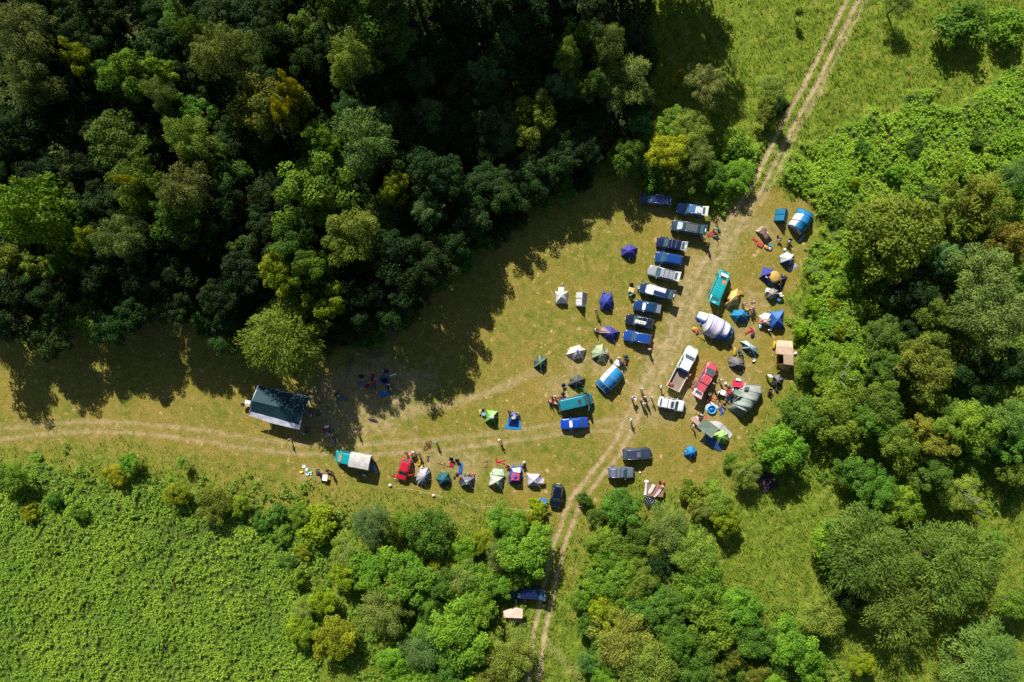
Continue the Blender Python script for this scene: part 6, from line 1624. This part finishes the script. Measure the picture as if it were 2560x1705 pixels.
# around the wing shaped tent
person(ZD(880, 550), 'lie', 130, BK, (.5, .35, .3), BLKH, 'person in black lying near the big yellow bag', bare=False)
bag(ZD(920, 622), 95, 1.2, .5, .4, (.60, .42, .02), 'yellow duffel bag beside the person lying down')
chair(ZD(1020, 595), 60, GY, 'grey camp chair at the tip of the wing shaped tent')
person(ZD(1062, 655), 'ground', 300, TL, NV, BLKH, 'person in teal sitting by the wing shaped tent')
bucket(ZD(1286, 780), (.72, .70, .62), 'white bucket below the wing shaped tent', .26, .3, 'bucket', 'bucket', (.6, .55, .4))
bag(ZD(1690, 490), 15, .45, 1.2, .4, (.66, .48, .02), 'tall yellow bag leaning on the tan frame tent')
bucket(ZD(2094, 630), W1_, 'white bucket east of the tan frame tent', .28, .35, 'bucket', 'bucket')
person(ZD(1582, 1085), 'bend', 120, W1_, KH, BRN, 'person with white cap at the half collapsed tent', hat=((.8, .76, .7), .16))
person(ZD(1612, 1402), 'sit', 190, BK, BK, BLKH, 'person in black sitting below the half collapsed tent'); chair(ZD(1612, 1392), 190, BK, 'black chair below the half collapsed tent')
bag(ZD(1740, 1372), 60, .7, .45, .35, NV, 'navy bag in the shadow of the half collapsed tent')
# the living corner between red minivan and sage tunnel
person(ZD(668, 1178), 'hold', 190, (.62, .58, .66), BK, BRN, 'person in pale lilac standing right of the red minivan')
person(ZD(530, 1252), 'walk', 200, KH, KH, BRN, 'bare chested person walking past the red minivan', bare=True, shorts=True)
person(ZD(610, 1425), 'sit', 120, W1_, KH, BLKH, 'person in white seated left of the white camp table', z=0); chair(ZD(606, 1432), 120, KH, 'khaki chair left of the white camp table')
table(ZD(685, 1422), 20, .85, .75, (.72, .76, .74), 'small white camp table right of the red minivan')
table(ZD(975, 1252), 12, 1.6, 1.0, (.62, .03, .08), 'red topped folding table by the sage tunnel tent')
table(ZD(988, 1182), 8, .75, .6, (.55, .66, .66), 'pale mint side table above the red topped table')
bag(ZD(742, 1250), 30, .45, .4, .35, W1_, 'white carrier bag above the camp table'); suit(ZD(775, 1268), 140, W1_, 'white garment lying above the camp table', .45)
for (q, c_, l_) in (((752, 1380), RD, 'red folding chair nearest the white camp table'), ((790, 1430), (.75, .68, .68), 'white folding chair in the crowded sitting corner'), ((852, 1405), (.45, .03, .12), 'dark red folding chair against the sage tunnel tent'), ((905, 1350), (.72, .70, .72), 'white lounger beneath the red topped table')):
    chair(ZD(*q), random.uniform(0, 360), c_, l_)
person(ZD(770, 1470), 'sit', 60, (.62, .20, .30), W1_, BRN, 'person in rose top seated in the crowded sitting corner'); chair(ZD(766, 1474), 60, W1_, 'white chair under the person in the rose top')
person(ZD(880, 1380), 'sit', 260, W1_, RD, BLKH, 'person in white with red trousers by the sage tunnel'); chair(ZD(884, 1380), 260, BK, 'black chair under the person with red trousers')
for (q, c_, l_) in (((835, 1445), (.6, .1, .2), 'crimson bag on the ground of the sitting corner'), ((870, 1330), (.3, .2, .12), 'brown sack under the red topped table'), ((760, 1535), (.6, .6, .75), 'lilac bag below the sitting corner'), ((800, 1300), (.25, .22, .15), 'olive pouch above the sitting corner')):
    bag(ZD(*q), random.uniform(0, 180), .55, .45, .3, c_, l_)
bucket(ZD(1115, 1245), W1_, 'white pot at the north end of the sage tunnel tent', .15, .2, 'pot', 'pot')
person(ZE(1040, 440), 'sit', 70, BK, (.45, .3, .28), BRN, 'person in black in the shadow of the red minivan'); chair(ZE(1034, 440), 70, BK, 'black chair in the shadow of the red minivan')
bag(ZE(1030, 530), 110, 1.1, .5, .35, (.40, .06, .05), 'dark red kit bag in the shadow of the red minivan')
suit(ZE(1180, 520), 85, (.62, .20, .08), 'orange wetsuit spread below the red minivan', 1.1, 1.3); suit(ZE(1140, 565), 110, (.66, .22, .10), 'second orange wetsuit overlapping the first one', .8)
suit(ZE(1262, 640), 135, (.40, .27, .22), 'taupe garment with long legs below the orange wetsuits', .9, .5)
m_ = empty('paddling_pool', P(*ZE(1095, 735), .2)); m_.location.z = .03; props(m_, 'round blue inflatable pool on a white sheet', 'paddling pool')
r_ = MB(); r_.tube([(.62 * math.cos(a * math.pi / 12), .62 * math.sin(a * math.pi / 12), .16) for a in range(25)], .14, 8); r_.build('ring', mat('plastic', (.05, .30, .62)), m_)
r_ = MB(); r_.lathe([(0.01, .02), (.55, .03), (.56, .05)], 20); r_.build('floor', mat('plastic', (.02, .16, .45)), m_)
pad(ZE(1085, 705), 35, 1.7, 1.55, W1_, 'white sheet under the round blue pool', 'sheet', 'ground_sheet', .02)
suit(ZE(1290, 790), 150, (.02, .10, .50), 'blue wetsuit lying below the pool, the lighter of two', .95); suit(ZE(1345, 715), 120, (.01, .05, .22), 'dark blue wetsuit at the corner of the sage tunnel', .7)
chair(ZE(1475, 520), 200, (.01, .12, .14), 'dark teal chair at the porch of the sage tunnel tent')
for (q, c_, l_) in (((1385, 540), (.66, .62, .75), 'pale lilac stool left of the sage tunnel porch'), ((1340, 600), (.35, .18, .12), 'rust brown pouch among leaves by the orange wetsuits')): bag(ZE(*q), 40, .5, .45, .35, c_, l_)
bucket(ZE(1435, 578), W1_, 'white plate bowl left of the sage tunnel porch', .16, .12)
person(ZE(102, 290), 'walk', 100, W1_, NV, BRN, 'person in white walking behind the flat bed truck')
bag(ZE(275, 235), 20, .7, .5, .3, (.66, .14, .08), 'coral red sack in the rear corner of the truck bed', z=.80)
pad(ZE(600, 75), 40, .35, 1.0, (.62, .32, .14), 'orange rope bundle hung on the right bed side of the truck', 'rope', 'rope_bundle', .12, z=1.12)
person(ZE(905, 850), 'stand', 200, (.20, .45, .65), W1_, BLD, 'person in light blue at the olive awning'); person(ZE(962, 880), 'bend', 200, (.55, .05, .05), NV, BRN, 'person in red bending by the olive awning')
person(ZE(840, 822), 'ground', 90, OR, BK, BRN, 'person in orange sitting above the olive awning'); person(ZE(882, 905), 'stand', 30, NV, NV, BLKH, 'person in navy at the upper corner of the olive awning')
person(ZE(752, 1058), 'walk', 250, (.55, .65, .72), KH, BLD, 'person in pale blue walking left of the olive awning')
table(ZE(790, 970), 42, 1.9, .7, (.45, .30, .26), 'brown plank table left of the olive awning'); table(ZE(860, 940), 42, 1.7, .35, (.66, .50, .42), 'long pale bench beside the brown plank table', .45)
# centre left
bag(ZF(432, 75), 10, .35, .6, .2, (.55, .36, .26), 'tan sack at the porch of the white square dome')
table(ZF(1558, 160), 18, .95, .70, (.62, .42, .22), 'wooden topped camp table left of the draped minivan'); chair(ZF(1530, 215), 330, (.10, .42, .30), 'mint green chair at the wooden topped table'); chair(ZF(1562, 92), 170, BK, 'black chair at the wooden topped table')
chair(ZF(1675, 120), 90, (.45, .66, .66), 'pale mint armchair in front of the draped minivan')
person(ZF(992, 490), 'stand', 180, PU, KH, BRN, 'person in purple standing between the two deep blue domes')
person(ZF(978, 815), 'sit', 80, W1_, BK, BLKH, 'person in white seated at the blue tent with pink front'); chair(ZF(975, 820), 80, NV, 'navy chair at the blue tent with the pink front')
person(ZF(1865, 1128), 'walk', 170, PK, PK, BLD, 'person in pink walking below the lowest car of the row')
person(ZF(1450, 1220), 'stand', 150, BK, KH, BLD, 'fair haired person beside the blue chair above the tunnel tent'); chair(ZF(1482, 1262), 150, (.01, .28, .48), 'bright blue chair above the blue white tunnel tent')
person(ZF(1368, 1272), 'hold', 180, (.45, .62, .52), W1_, BLD, 'person in mint top at the front of the tunnel tent')
table(ZF(1335, 1350), 30, .9, .8, (.66, .66, .70), 'pale cluttered table at the front of the tunnel tent'); person(ZF(1405, 1350), 'sit', 280, (.05, .05, .12), PK, BLKH, 'person in dark top seated at the pale cluttered table'); chair(ZF(1410, 1350), 280, (.4, .1, .2), 'plum chair at the pale cluttered table')
bag(ZF(1225, 1312), 10, .45, .5, .4, BK, 'black rucksack left of the pale cluttered table', name='rucksack'); bag(ZF(1162, 1222), 30, .5, .4, .5, (.40, .01, .08), 'crimson bag on the edge of the sage dome')
# teal van group
chair(ZG(715, 812), 150, (.03, .05, .32), 'blue camp chair left of the charcoal tent'); chair(ZG(710, 952), 140, (.12, .13, .15), 'grey camp chair above the dark teal van')
person(ZG(520, 985), 'stand', 120, (.5, .04, .18), BL, BRN, 'person in magenta at the rear of the dark teal van'); person(ZG(575, 988), 'hold', 190, (.6, .66, .74), GY, BLKH, 'person in pale grey at the rear of the dark teal van')
chair(ZG(652, 1025), 230, (.58, .02, .02), 'bright red chair touching the dark teal van'); person(ZG(500, 1068), 'sit', 60, (.60, .30, .22), KH, BLD, 'person in salmon seated left of the dark teal van'); chair(ZG(496, 1072), 60, BL, 'blue chair under the person in salmon')
table(ZG(555, 1050), 30, .9, .7, (.62, .22, .08), 'orange topped table at the rear of the dark teal van'); person(ZG(590, 1108), 'stand', 10, (.55, .42, .36), KH, BRN, 'person in beige at the corner of the dark teal van'); bag(ZG(548, 1092), 0, .5, .4, .4, W1_, 'white bag under the orange topped table')
grp = [((2000, 868), 'stand', (.6, .6, .6), GY, BRN, 190, 'person in light grey walking above the talking group'), ((1850, 1035), 'hold', BL, NV, BRN, 40, 'person in blue holding a big white disc'), ((1985, 1040), 'hold', PK, PK, BLD, 90, 'person in salmon, left of the talking group'), ((2050, 1000), 'stand', (.30, .50, .55), GY, BLD, 200, 'person in pale teal, back of the talking group'),
       ((2085, 1060), 'stand', BL, BL, BLKH, 270, 'person in royal blue, right of the talking group'), ((2172, 1010), 'hold', W1_, KH, BRN, 250, 'person in white a step right of the talking group'), ((2030, 1105), 'stand', (.66, .60, .52), KH, BLD, 0, 'fair haired person, front of the talking group'), ((1812, 1370), 'walk', W1_, KH, BRN, 120, 'person in white walking alone below the talking group')]
for (q, pz, a_, b__, hr, fc, l_) in grp: person(ZG(*q), pz, fc, a_, b__, hr, l_)
d_ = place('white_disc', ZG(1868, 1020), 1.25, 40, 'big white round disc held by the person in blue', 'disc'); d_.location.z = 1.13
m_ = MB(); m_.lathe([(.01, 0), (.36, 0), (.38, .02), (.36, .04), (.01, .045)], 20); m_.build('face', mat('plastic', W1_), d_)
m_ = MB(); m_.lathe([(.33, .045), (.35, .06), (.37, .045)], 20); m_.build('rim', mat('plastic', (.6, .62, .66)), d_)
person(ZP(915, 1410), 'walk', 170, (.72, .62, .56), BK, BLD, 'person in cream walking on the west track'); person(ZP(1288, 292), 'bend', 130, BK, BK, BLKH, 'person in black bending at the blue groundsheet tent'); person(ZP(1652, 385), 'ground', 250, (.5, .4, .45), NV, BRN, 'person in mauve sitting at the blue groundsheet tent')
bag(ZP(168, 318), 5, .42, .9, .3, (.74, .48, .10), 'amber dry bag left of the bright green dome'); cooler(ZP(296, 415), 15, (.12, .32, .60), 'light blue cool box left of the bright green dome', (.2, .45, .7), 1.05); bag(ZP(258, 188), 20, .45, .4, .35, GY, 'grey rucksack above the amber dry bag', name='rucksack')
bucket(ZH(780, 783), W1_, 'white pot on the grass between the pair of cars and the rack', .15, .2, 'pot', 'pot')
# southern row
pad(ZI(90, 562), 4, .60, 1.85, (.02, .12, .45), 'long blue sleeping mat above the slate blue dome'); suit(ZI(590, 490), 185, (.40, .20, .14), 'rust brown wetsuit left of the bright red one', 1.0, .5); suit(ZI(830, 425), 275, (.62, .03, .03), 'bright red wetsuit with arms spread on the grass', 1.1, 1.4)
chair(ZI(1008, 532), 200, (.55, .06, .08), 'red camp chair left of the blue dome with red top'); chair(ZI(1338, 530), 160, (.22, .02, .05), 'maroon camp chair right of the blue dome with red top'); bag(ZI(1335, 442), 20, .5, .45, .4, (.66, .62, .58), 'cream sack above the maroon chair'); bag(ZI(1045, 548), 0, .4, .4, .4, W1_, 'white bag beside the red camp chair')
for i, (q, c_, l_) in enumerate((((165, 660), (.3, .3, .22), 'olive boots, first of the row above the slate dome'), ((238, 665), (.35, .35, .36), 'grey boots in the row above the slate dome'), ((275, 665), (.12, .10, .10), 'dark boots in the row above the slate dome'), ((300, 675), (.62, .25, .12), 'small orange boots in the row above the slate dome'), ((350, 665), (.66, .16, .10), 'coral boots, last of the row above the slate dome'), ((72, 740), (.5, .05, .08), 'red rubber boots left of the slate dome'))):
    e = place('boots', ZI(*q), .1, 10 * i, l_, 'boots')
    for sx in (-1, 1):
        m_ = MB(); m_.blob(sx * .09, .06, .06, .06, .16, .06, 0, 8, 5); m_.tube([(sx * .09, -.04, .05), (sx * .09, -.06, .30)], .055, 8, 0, .06); m_.build('boot', mat('rubber', c_), e)
e = table(ZI(1700, 1202), 8, 1.25, .95, (.03, .17, .52), 'blue topped folding table left of the black estate')
bucket(ZI(1712, 1345), (.76, .74, .62), 'cream bucket below the blue topped table', .17, .2, 'bucket', 'bucket')
person(ZJ(412, 262), 'hold', 190, NV, BK, BLKH, 'person in navy standing above the red hatchback'); person(ZJ(565, 245), 'stand', 200, W1_, BK, BLD, 'person in white right of the red hatchback'); person(ZJ(522, 290), 'bend', 60, (.45, .02, .03), W1_, BLKH, 'person in red bending right of the red hatchback')
bag(ZJ(572, 345), 10, .45, .6, .35, (.03, .04, .16), 'navy rucksack right of the red hatchback', name='rucksack'); person(ZJ(655, 275), 'hold', 170, (.10, .14, .14), BK, BRN, 'person in dark green at the tripod above the grey dome')
bag(ZJ(680, 452), 8, .60, .95, .25, (.74, .46, .01), 'yellow dry bag between the red hatchback and the grey dome')
person(ZJ(1002, 52), 'stand', 185, (.05, .38, .48), KH, BRN, 'person in turquoise standing on the edge of the west track'); suit(ZJ(868, 345), 10, (.04, .06, .09), 'dark wetsuit above the dark teal dome', .65)
suit(ZJ(1150, 475), 110, (.45, .20, .12), 'terracotta wetsuit above the dark teal dome', .95, .4); suit(ZJ(1275, 500), 200, (.28, .20, .14), 'brown garment left of the red folded mat', .8, .4)
pad(ZJ(1325, 480), 10, .62, .75, (.58, .01, .02), 'red folded mat above the dark teal dome', hz=.10); chair(ZJ(1315, 382), 190, (.03, .03, .05), 'black chair above the red folded mat'); chair(ZJ(1430, 412), 180, (.03, .025, .04), 'black chair above the long blue mat')
bag(ZJ(1424, 668), 10, .45, .45, .35, (.04, .05, .06), 'black sack left of the long blue mat'); bag(ZJ(1380, 735), 10, .25, .5, .2, BK, 'black shoes pile right of the dark teal dome')
p = P(*ZJ(830, 110), .02); m_ = MB(); pts = [Vector((.55 * math.cos(a * .7) * (1 - a * .012) + .012 * a, .45 * math.sin(a * .9) + .03 * a - .5, .03 + .004 * a)) for a in range(40)]; m_.tube(pts, .028, 5); o = m_.build('rope', mat('cloth', (.22, .07, .05))); o.location = p; props(o, 'dark red rope lying in loops beside the west track', 'rope')
bicycle(ZJ(155, 745), 60, 'red bicycle lying at the nose of the red hatchback'); bag(ZJ(118, 890), 0, .5, .45, .3, W1_, 'white plastic bag below the red bicycle'); bag(ZJ(970, 1090), 0, .5, .4, .3, W1_, 'white plastic bag at the boundary tape below the grey dome')
# washing up place
for (q, c_, l_, r__, inn) in (((308, 670), W1_, 'white bowl, topmost of the washing up bowls', .27, None), ((363, 722), (.72, .68, .70), 'off white bowl below the topmost bowl', .26, None), ((258, 770), (.78, .50, .02), 'yellow bowl, leftmost of the washing up bowls', .26, None), ((378, 810), (.45, .66, .72), 'large pale bowl holding blue dishes', .30, (.02, .18, .55)), ((440, 775), (.20, .60, .08), 'green bowl, rightmost of the washing up bowls', .24, None), ((450, 825), W1_, 'small white cup below the green bowl', .11, None)):
    bucket(ZK(*q), c_, l_, r__, inner=inn)
person(ZK(562, 762), 'bend', 150, BK, BK, BLKH, 'person in a wide dark hat at the washing up place', hat=((.015, .02, .04), .36)); person(ZK(640, 830), 'ground', 100, (.30, .12, .14), BK, BRN, 'person in maroon crouching by the white stove table')
table(ZK(722, 897), 8, .80, .95, (.76, .74, .72), 'white stove table by the washing up bowls'); chair(ZK(770, 768), 200, (.12, .07, .06), 'brown chair with tall back beside the stove table'); person(ZK(815, 800), 'stand', 200, BK, BK, BLKH, 'person in black behind the brown chair')
o = pad(ZK(1702, 722), -28, .50, 1.45, (.16, .28, .50), 'pale blue board in the shadow of the covered van', 'board', 'paddle_board', .08, kind='plastic'); cooler(ZK(1492, 850), 10, (.03, .12, .45), 'small blue cool box in the shadow of the covered van', (.6, .7, .8), .9)
# the marquee neighbourhood
PL = [((930, 1345), 'walk', 100, (0.85, 0.136, 0.102), (0.85, 0.714, 0.612), BRN, 'person in red walking south of the marquee'), ((2270, 1175), 'walk', 190, PU, KH, BRN, 'person in purple on the sunny edge east of the marquee'), ((1715, 1070), 'bend', 260, (0.85, 0.714, 0.85), (0.17, 0.34, 0.85), BLD, 'person in lilac, top of the shaded circle'), ((1612, 1130), 'ground', 80, (0.68, 0.051, 0.204), RD, BRN, 'person in crimson, left of the shaded circle'),
      ((1800, 1160), 'ground', 260, BL, BL, BRN, 'person in blue, right of the shaded circle'), ((1705, 1250), 'ground', 20, (0.255, 0.51, 0.85), W1_, BLD, 'person in light blue, bottom of the shaded circle'), ((1785, 1240), 'sit', 320, OR, BK, BRN, 'person in orange, lower right of the shaded circle'), ((1815, 1362), 'ground', 0, (0.034, 0.17, 0.85), NV, BLKH, 'person in vivid blue sitting apart below the circle'),
      ((1322, 830), 'stand', 270, (0.595, 0.085, 0.51), BL, BRN, 'person in magenta at the east door of the marquee'), ((1268, 795), 'stand', 180, TL, BL, BRN, 'person in teal leaning at the east door of the marquee'), ((1372, 852), 'stand', 300, (0.68, 0.612, 0.612), BK, BRN, 'person in grey at the east door of the marquee'), ((1510, 818), 'ground', 120, TL, NV, BLKH, 'person in dark teal sitting between marquee and circle'),
      ((1235, 1200), 'sit', 40, (0.51, 0.765, 0.85), NV, BLKH, 'person in pale blue at the south corner of the marquee'), ((1300, 1112), 'stand', 200, NV, NV, BLKH, 'person in navy at the south east corner of the marquee'), ((1342, 1192), 'ground', 270, TL, NV, BLKH, 'person in sea green sitting at the marquee corner')]
for (q, pz, fc, a_, b__, hr, l_) in PL: person(ZL(*q), pz, fc, a_, b__, hr, l_)
person(ZL(1915, 470), 'sit', 160, (0.85, 0.85, 0.85), TL, BLKH, 'person in white on a camp chair left of the picnic'); chair(ZL(1912, 462), 160, NV, 'navy chair under the person left of the picnic'); person(ZL(1895, 562), 'ground', 30, TL, TL, BLKH, 'person in turquoise sitting left of the picnic'); chair(ZL(2045, 520), 250, (0.034, 0.306, 0.782), 'empty blue chair left of the picnic')
cooler(ZL(160, 592), 15, (0.85, 0.85, 0.85), 'pale grey cool box at the west wall of the marquee', (0.85, 0.85, 0.85), 1.5); cooler(ZL(155, 645), 10, (0.85, 0.476, 0.204), 'orange crate at the west wall of the marquee', (0.85, 0.595, 0.34), 1.2)
e = place('barbecue', ZL(55, 645), .8, 0, 'black round barbecue west of the marquee', 'barbecue'); m_ = MB(); m_.lathe([(.05, .55), (.25, .62), (.33, .78), (.34, .82), (.30, .80)], 14); m_.build('bowl', DARKP, e)
for k in range(3):
    m_ = MB(); a = k * 2.1; m_.tube([(.12 * math.cos(a), .12 * math.sin(a), .6), (.3 * math.cos(a), .3 * math.sin(a), 0)], .012, 5); m_.build('leg', POLE, e)
pad(ZL(92, 495), -50, .14, .75, (0.85, 0.714, 0.034), 'small yellow strip lying west of the marquee', 'strap', 'strap')
# the picnic in the shade
pad(ZM(878, 470), 4, .60, .75, (0.646, 0.017, 0.136), 'crimson mat, upper of two in the picnic'); pad(ZM(898, 600), 4, .60, .65, (0.68, 0.0255, 0.153), 'crimson mat, lower of two in the picnic'); person(ZM(905, 530), 'lie', 80, BK, (0.51, 0.442, 0.425), BLKH, 'person in black lying across the crimson mats')
bag(ZM(895, 690), 0, .60, .75, .3, (0.017, 0.255, 0.255), 'teal bag below the crimson mats'); chair(ZM(775, 655), 30, (0.51, 0.017, 0.034), 'dark red chair left of the crimson mats'); pad(ZM(660, 625), 6, 1.0, .75, (0.17, 0.153, 0.442), 'purple blanket left of the dark red chair', 'blanket', 'blanket')
bag(ZM(650, 480), 95, .5, .8, .35, (0.017, 0.0255, 0.085), 'black blue sack above the purple blanket'); m_ = empty('rubber_ring', P(*ZM(1105, 552), .1)); m_.location.z = 0; props(m_, 'navy inflatable ring in the shaded picnic', 'inflatable ring')
r_ = MB(); r_.tube([(.72 * math.cos(a * math.pi / 12), .55 * math.sin(a * math.pi / 12), .14) for a in range(25)], .15, 8); r_.build('tube', mat('plastic', (0.034, 0.102, 0.272)), m_); r_ = MB(); r_.lathe([(.01, .02), (.4, .02), (.45, .04)], 14); r_.build('floor', mat('plastic', (0.017, 0.051, 0.153)), m_)
bag(ZM(1145, 382), 0, .7, .6, .4, (0.017, 0.034, 0.119), 'large navy rucksack above the ring', name='rucksack'); bag(ZM(1075, 372), 0, .3, .4, .3, (0.425, 0.714, 0.765), 'pale teal pouch beside the large navy rucksack')
pad(ZM(1270, 450), -20, 1.15, .22, (0.85, 0.85, 0.85), 'white plank lying right of the navy ring', 'plank', 'plank', .06, kind='plastic'); pad(ZM(1090, 795), -25, 1.45, .70, (0.017, 0.272, 0.714), 'bright blue mat in the shaded picnic'); pad(ZM(1150, 815), -25, 1.9, .9, (0.119, 0.17, 0.204), 'grey blanket under the bright blue mat', 'blanket', 'blanket', .012)
person(ZM(1150, 715), 'ground', 220, NV, (0.68, 0.425, 0.34), BRN, 'person in navy sitting on the bright blue mat'); person(ZM(1218, 722), 'ground', 240, (0.85, 0.85, 0.85), BK, BLKH, 'person in pale blue on the edge of the blue mat'); person(ZM(1175, 645), 'sit', 200, (0.85, 0.85, 0.85), BK, BLKH, 'person in white above the bright blue mat'); chair(ZM(1175, 640), 200, (0.034, 0.051, 0.068), 'black chair above the bright blue mat')
person(ZM(905, 822), 'ground', 40, (0.765, 0.034, 0.051), (0.85, 0.68, 0.68), BLD, 'person in red sitting below the teal bag'); person(ZM(950, 778), 'ground', 220, (0.765, 0.374, 0.272), KH, BRN, 'person in copper top beside the person in red'); person(ZM(868, 1325), 'lie', 110, (0.051, 0.051, 0.051), BK, BRN, 'person in black lying in the sun below the picnic')
bag(ZM(1395, 920), 0, .25, .45, .25, (0.51, 0.578, 0.646), 'small grey bag right of the picnic')
# south track
person(ZN(860, 765), 'bend', 150, (.42, .10, .50), PU, BRN, 'person in violet at the open door of the shaded van'); person(ZN(800, 425), 'stand', 180, BK, BK, BRN, 'person in black above the shaded van'); bag(ZN(1005, 720), 20, .5, .5, .4, (.03, .12, .45), 'blue rucksack at the side of the shaded van', name='rucksack')
e = place('stool', ZN(1255, 900), .45, 4, 'small wooden stool standing between the south wheel ruts', 'stool'); m_ = MB(); m_.box(0, 0, .40, .44, .38, .05, 0, bev=.01); m_.build('seat', mat('wood', (.62, .46, .18)), e)
for sx in (-1, 1):
    for sy in (-1, 1): m_ = MB(); m_.tube([(sx * .17, sy * .14, .4), (sx * .2, sy * .17, 0)], .02, 5); m_.build('leg', mat('wood', (.4, .28, .12)), e)
# drying rack, platform and sheets at the south east
e = place('wooden_platform', ZH(1015, 1085), 1.2, 4, 'brown wooden platform draped with white sheets', 'platform')
m_ = MB()
for k in range(7): m_.box(-1.3 + k * .43, 0, 1.12, .40, 1.9, .05, 0, bev=.01)
m_.build('deck', mat('wood', (.30, .15, .10)), e)
for sx in (-1, 1):
    for sy in (-1, 1): m_ = MB(); m_.tube([(sx * 1.35, sy * .85, 0), (sx * 1.35, sy * .85, 1.15)], .05, 6); m_.build('post', mat('wood', (.22, .12, .08)), e)
sheets(ZH, [('sheet', [(872, 960, 1.35), (900, 960, 1.35), (890, 1150, 1.3), (845, 1165, 1.2)], [(0, 1, 2, 3)], W1_)], 'narrow white sheet on the left of the platform', cat='sheet', name='white_sheet')
sheets(ZH, [('sheet', [(985, 975, 1.4), (1038, 1000, 1.4), (985, 1100, 1.35), (935, 1150, 1.3), (915, 1110, 1.3)], [(0, 1, 2, 3, 4)], W1_)], 'white sheet on the middle of the platform', cat='sheet', name='white_sheet')
sheets(ZH, [('sheet', [(1150, 995, 1.4), (1175, 1020, 1.4), (1130, 1080, 1.35), (1095, 1140, 1.3), (1020, 1200, 1.3), (1005, 1185, 1.3), (1075, 1100, 1.35)], [(0, 1, 2, 6), (2, 3, 4, 5, 6)], (.78, .72, .74)), ('red_patch', [(1125, 1025, 1.42), (1165, 1030, 1.42), (1145, 1065, 1.40), (1105, 1055, 1.40)], [(0, 1, 2, 3)], (.6, .05, .04))], 'white and red sheet on the right of the platform', cat='sheet', name='white_sheet')
bag(ZH(892, 945), 20, .75, .62, .5, W1_, 'round white cushion above the platform', 'cushion', 'cushion'); bag(ZH(1172, 962), 30, .42, .42, .3, (.62, .06, .04), 'red ball bag above the platform'); bag(ZH(1110, 950), 90, .5, .35, .3, (.06, .03, .03), 'dark brown hat lying above the platform', 'hat', 'hat_heap')
e = place('metal_rack', ZH(957, 1248), 1.0, -28, 'grey metal wire rack beside the draped platform', 'rack')
for k in range(7):
    m_ = MB(); t_ = -.9 + k * .3; m_.tube([(t_, -.75, 1.0), (t_, .75, 1.0)], .018, 4); m_.build('wire', mat('metal', (.45, .48, .55)), e)
for k in range(5):
    m_ = MB(); t_ = -.75 + k * .375; m_.tube([(-.9, t_, 1.02), (.9, t_, 1.02)], .018, 4); m_.build('wire', mat('metal', (.45, .48, .55)), e)
for sx in (-1, 1):
    for sy in (-1, 1): m_ = MB(); m_.tube([(sx * .88, sy * .73, 0), (sx * .88, sy * .73, 1.0)], .022, 5); m_.build('leg', POLE, e)
m_ = MB(); m_.box(0, 0, .60, 1.7, 1.4, .03, 0); m_.build('shelf', mat('plastic', (.03, .04, .06)), e)
# boundary tape on stakes along the southern row and by the south track
def tape(z_pts, label):
    q = [P(a, b_, .35) for a, b_ in z_pts]; c = q[0].copy(); c.z = 0; e = empty('boundary_tape', c); props(e, label, 'tape')
    for a, b_ in zip(q, q[1:]):
        n_ = 6; m_ = MB(); pts = []
        for k in range(n_ + 1): v = a.lerp(b_, k / n_); v.z = .62 - .22 * math.sin(math.pi * k / n_) + .02; pts.append(v - c)
        m_.tube(pts, .014, 4); m_.build('tape', mat('plastic', (.60, .58, .46)), e)
    for v in q: m_ = MB(); m_.tube([(v.x - c.x, v.y - c.y, 0), (v.x - c.x, v.y - c.y, .70)], .022, 5); m_.build('stake', mat('wood', (.25, .18, .1)), e)
tape([ZJ(240, 945), ZJ(600, 965), ZJ(1150, 1110)], 'white boundary tape below the red hatchback and grey dome'); tape([ZJ(1360, 1150), ZJ(1760, 1310), ZI(730, 1300), ZI(1200, 1355), ZI(1560, 1400), ZI(1900, 1520)], 'long white boundary tape below the southern tent row')
tape([(1325, 1560), (1315, 1632)], 'short white tape left of the south track')
e = empty('lantern_post', P(1315, 1632, 0)); props(e, 'small white lantern on a post left of the south track', 'lantern'); m_ = MB(); m_.tube([(0, 0, 0), (0, 0, 1.2)], .03, 6); m_.build('post', POLE, e); m_ = MB(); m_.blob(0, 0, 1.28, .16, .16, .14); m_.build('globe', mat('plastic', W1_), e)
# cut branches by the picnic
for (q, ln, ang, n_, l_) in ((ZM(430, 250), 3.6, 80, 9, 'bundle of bare sticks below the round willow'), (ZM(930, 70), 2.6, 20, 16, 'heap of grey brushwood at the wood edge above the picnic')):
    p = P(*q, .1); e = empty('branch_pile', (p.x, p.y, 0)); props(e, l_, 'branches')
    for k in range(n_):
        a = D2R(ang + random.uniform(-14, 14) * (1 if n_ < 12 else 3)); L_ = ln * random.uniform(.5, 1); ox, oy = random.uniform(-.25, .25) * (1 if n_ < 12 else 2.5), random.uniform(-.3, .3)
        m_ = MB(); m_.tube([(ox - math.cos(a) * L_ / 2, oy - math.sin(a) * L_ / 2, .05), (ox + random.uniform(-.1, .1), oy, .14 + .04 * (k % 3)), (ox + math.cos(a) * L_ / 2, oy + math.sin(a) * L_ / 2, .06)], .035, 5, 0, .012); m_.build('stick', mat('wood', (.22, .20, .18)), e)
# a dark slatted structure under the eastern trees
e = empty('timber_stack', PD(1760, 1095)); props(e, 'dark timber stack shaded under the eastern trees', 'timber stack'); e.rotation_euler[2] = .35
for k in range(6): m_ = MB(); m_.box(-1.25 + k * .5, 0, 0, .42, 4.2, .5 + .06 * (k % 2), 0, bev=.08); m_.build('beam', mat('wood', (.05, .025, .035)), e)
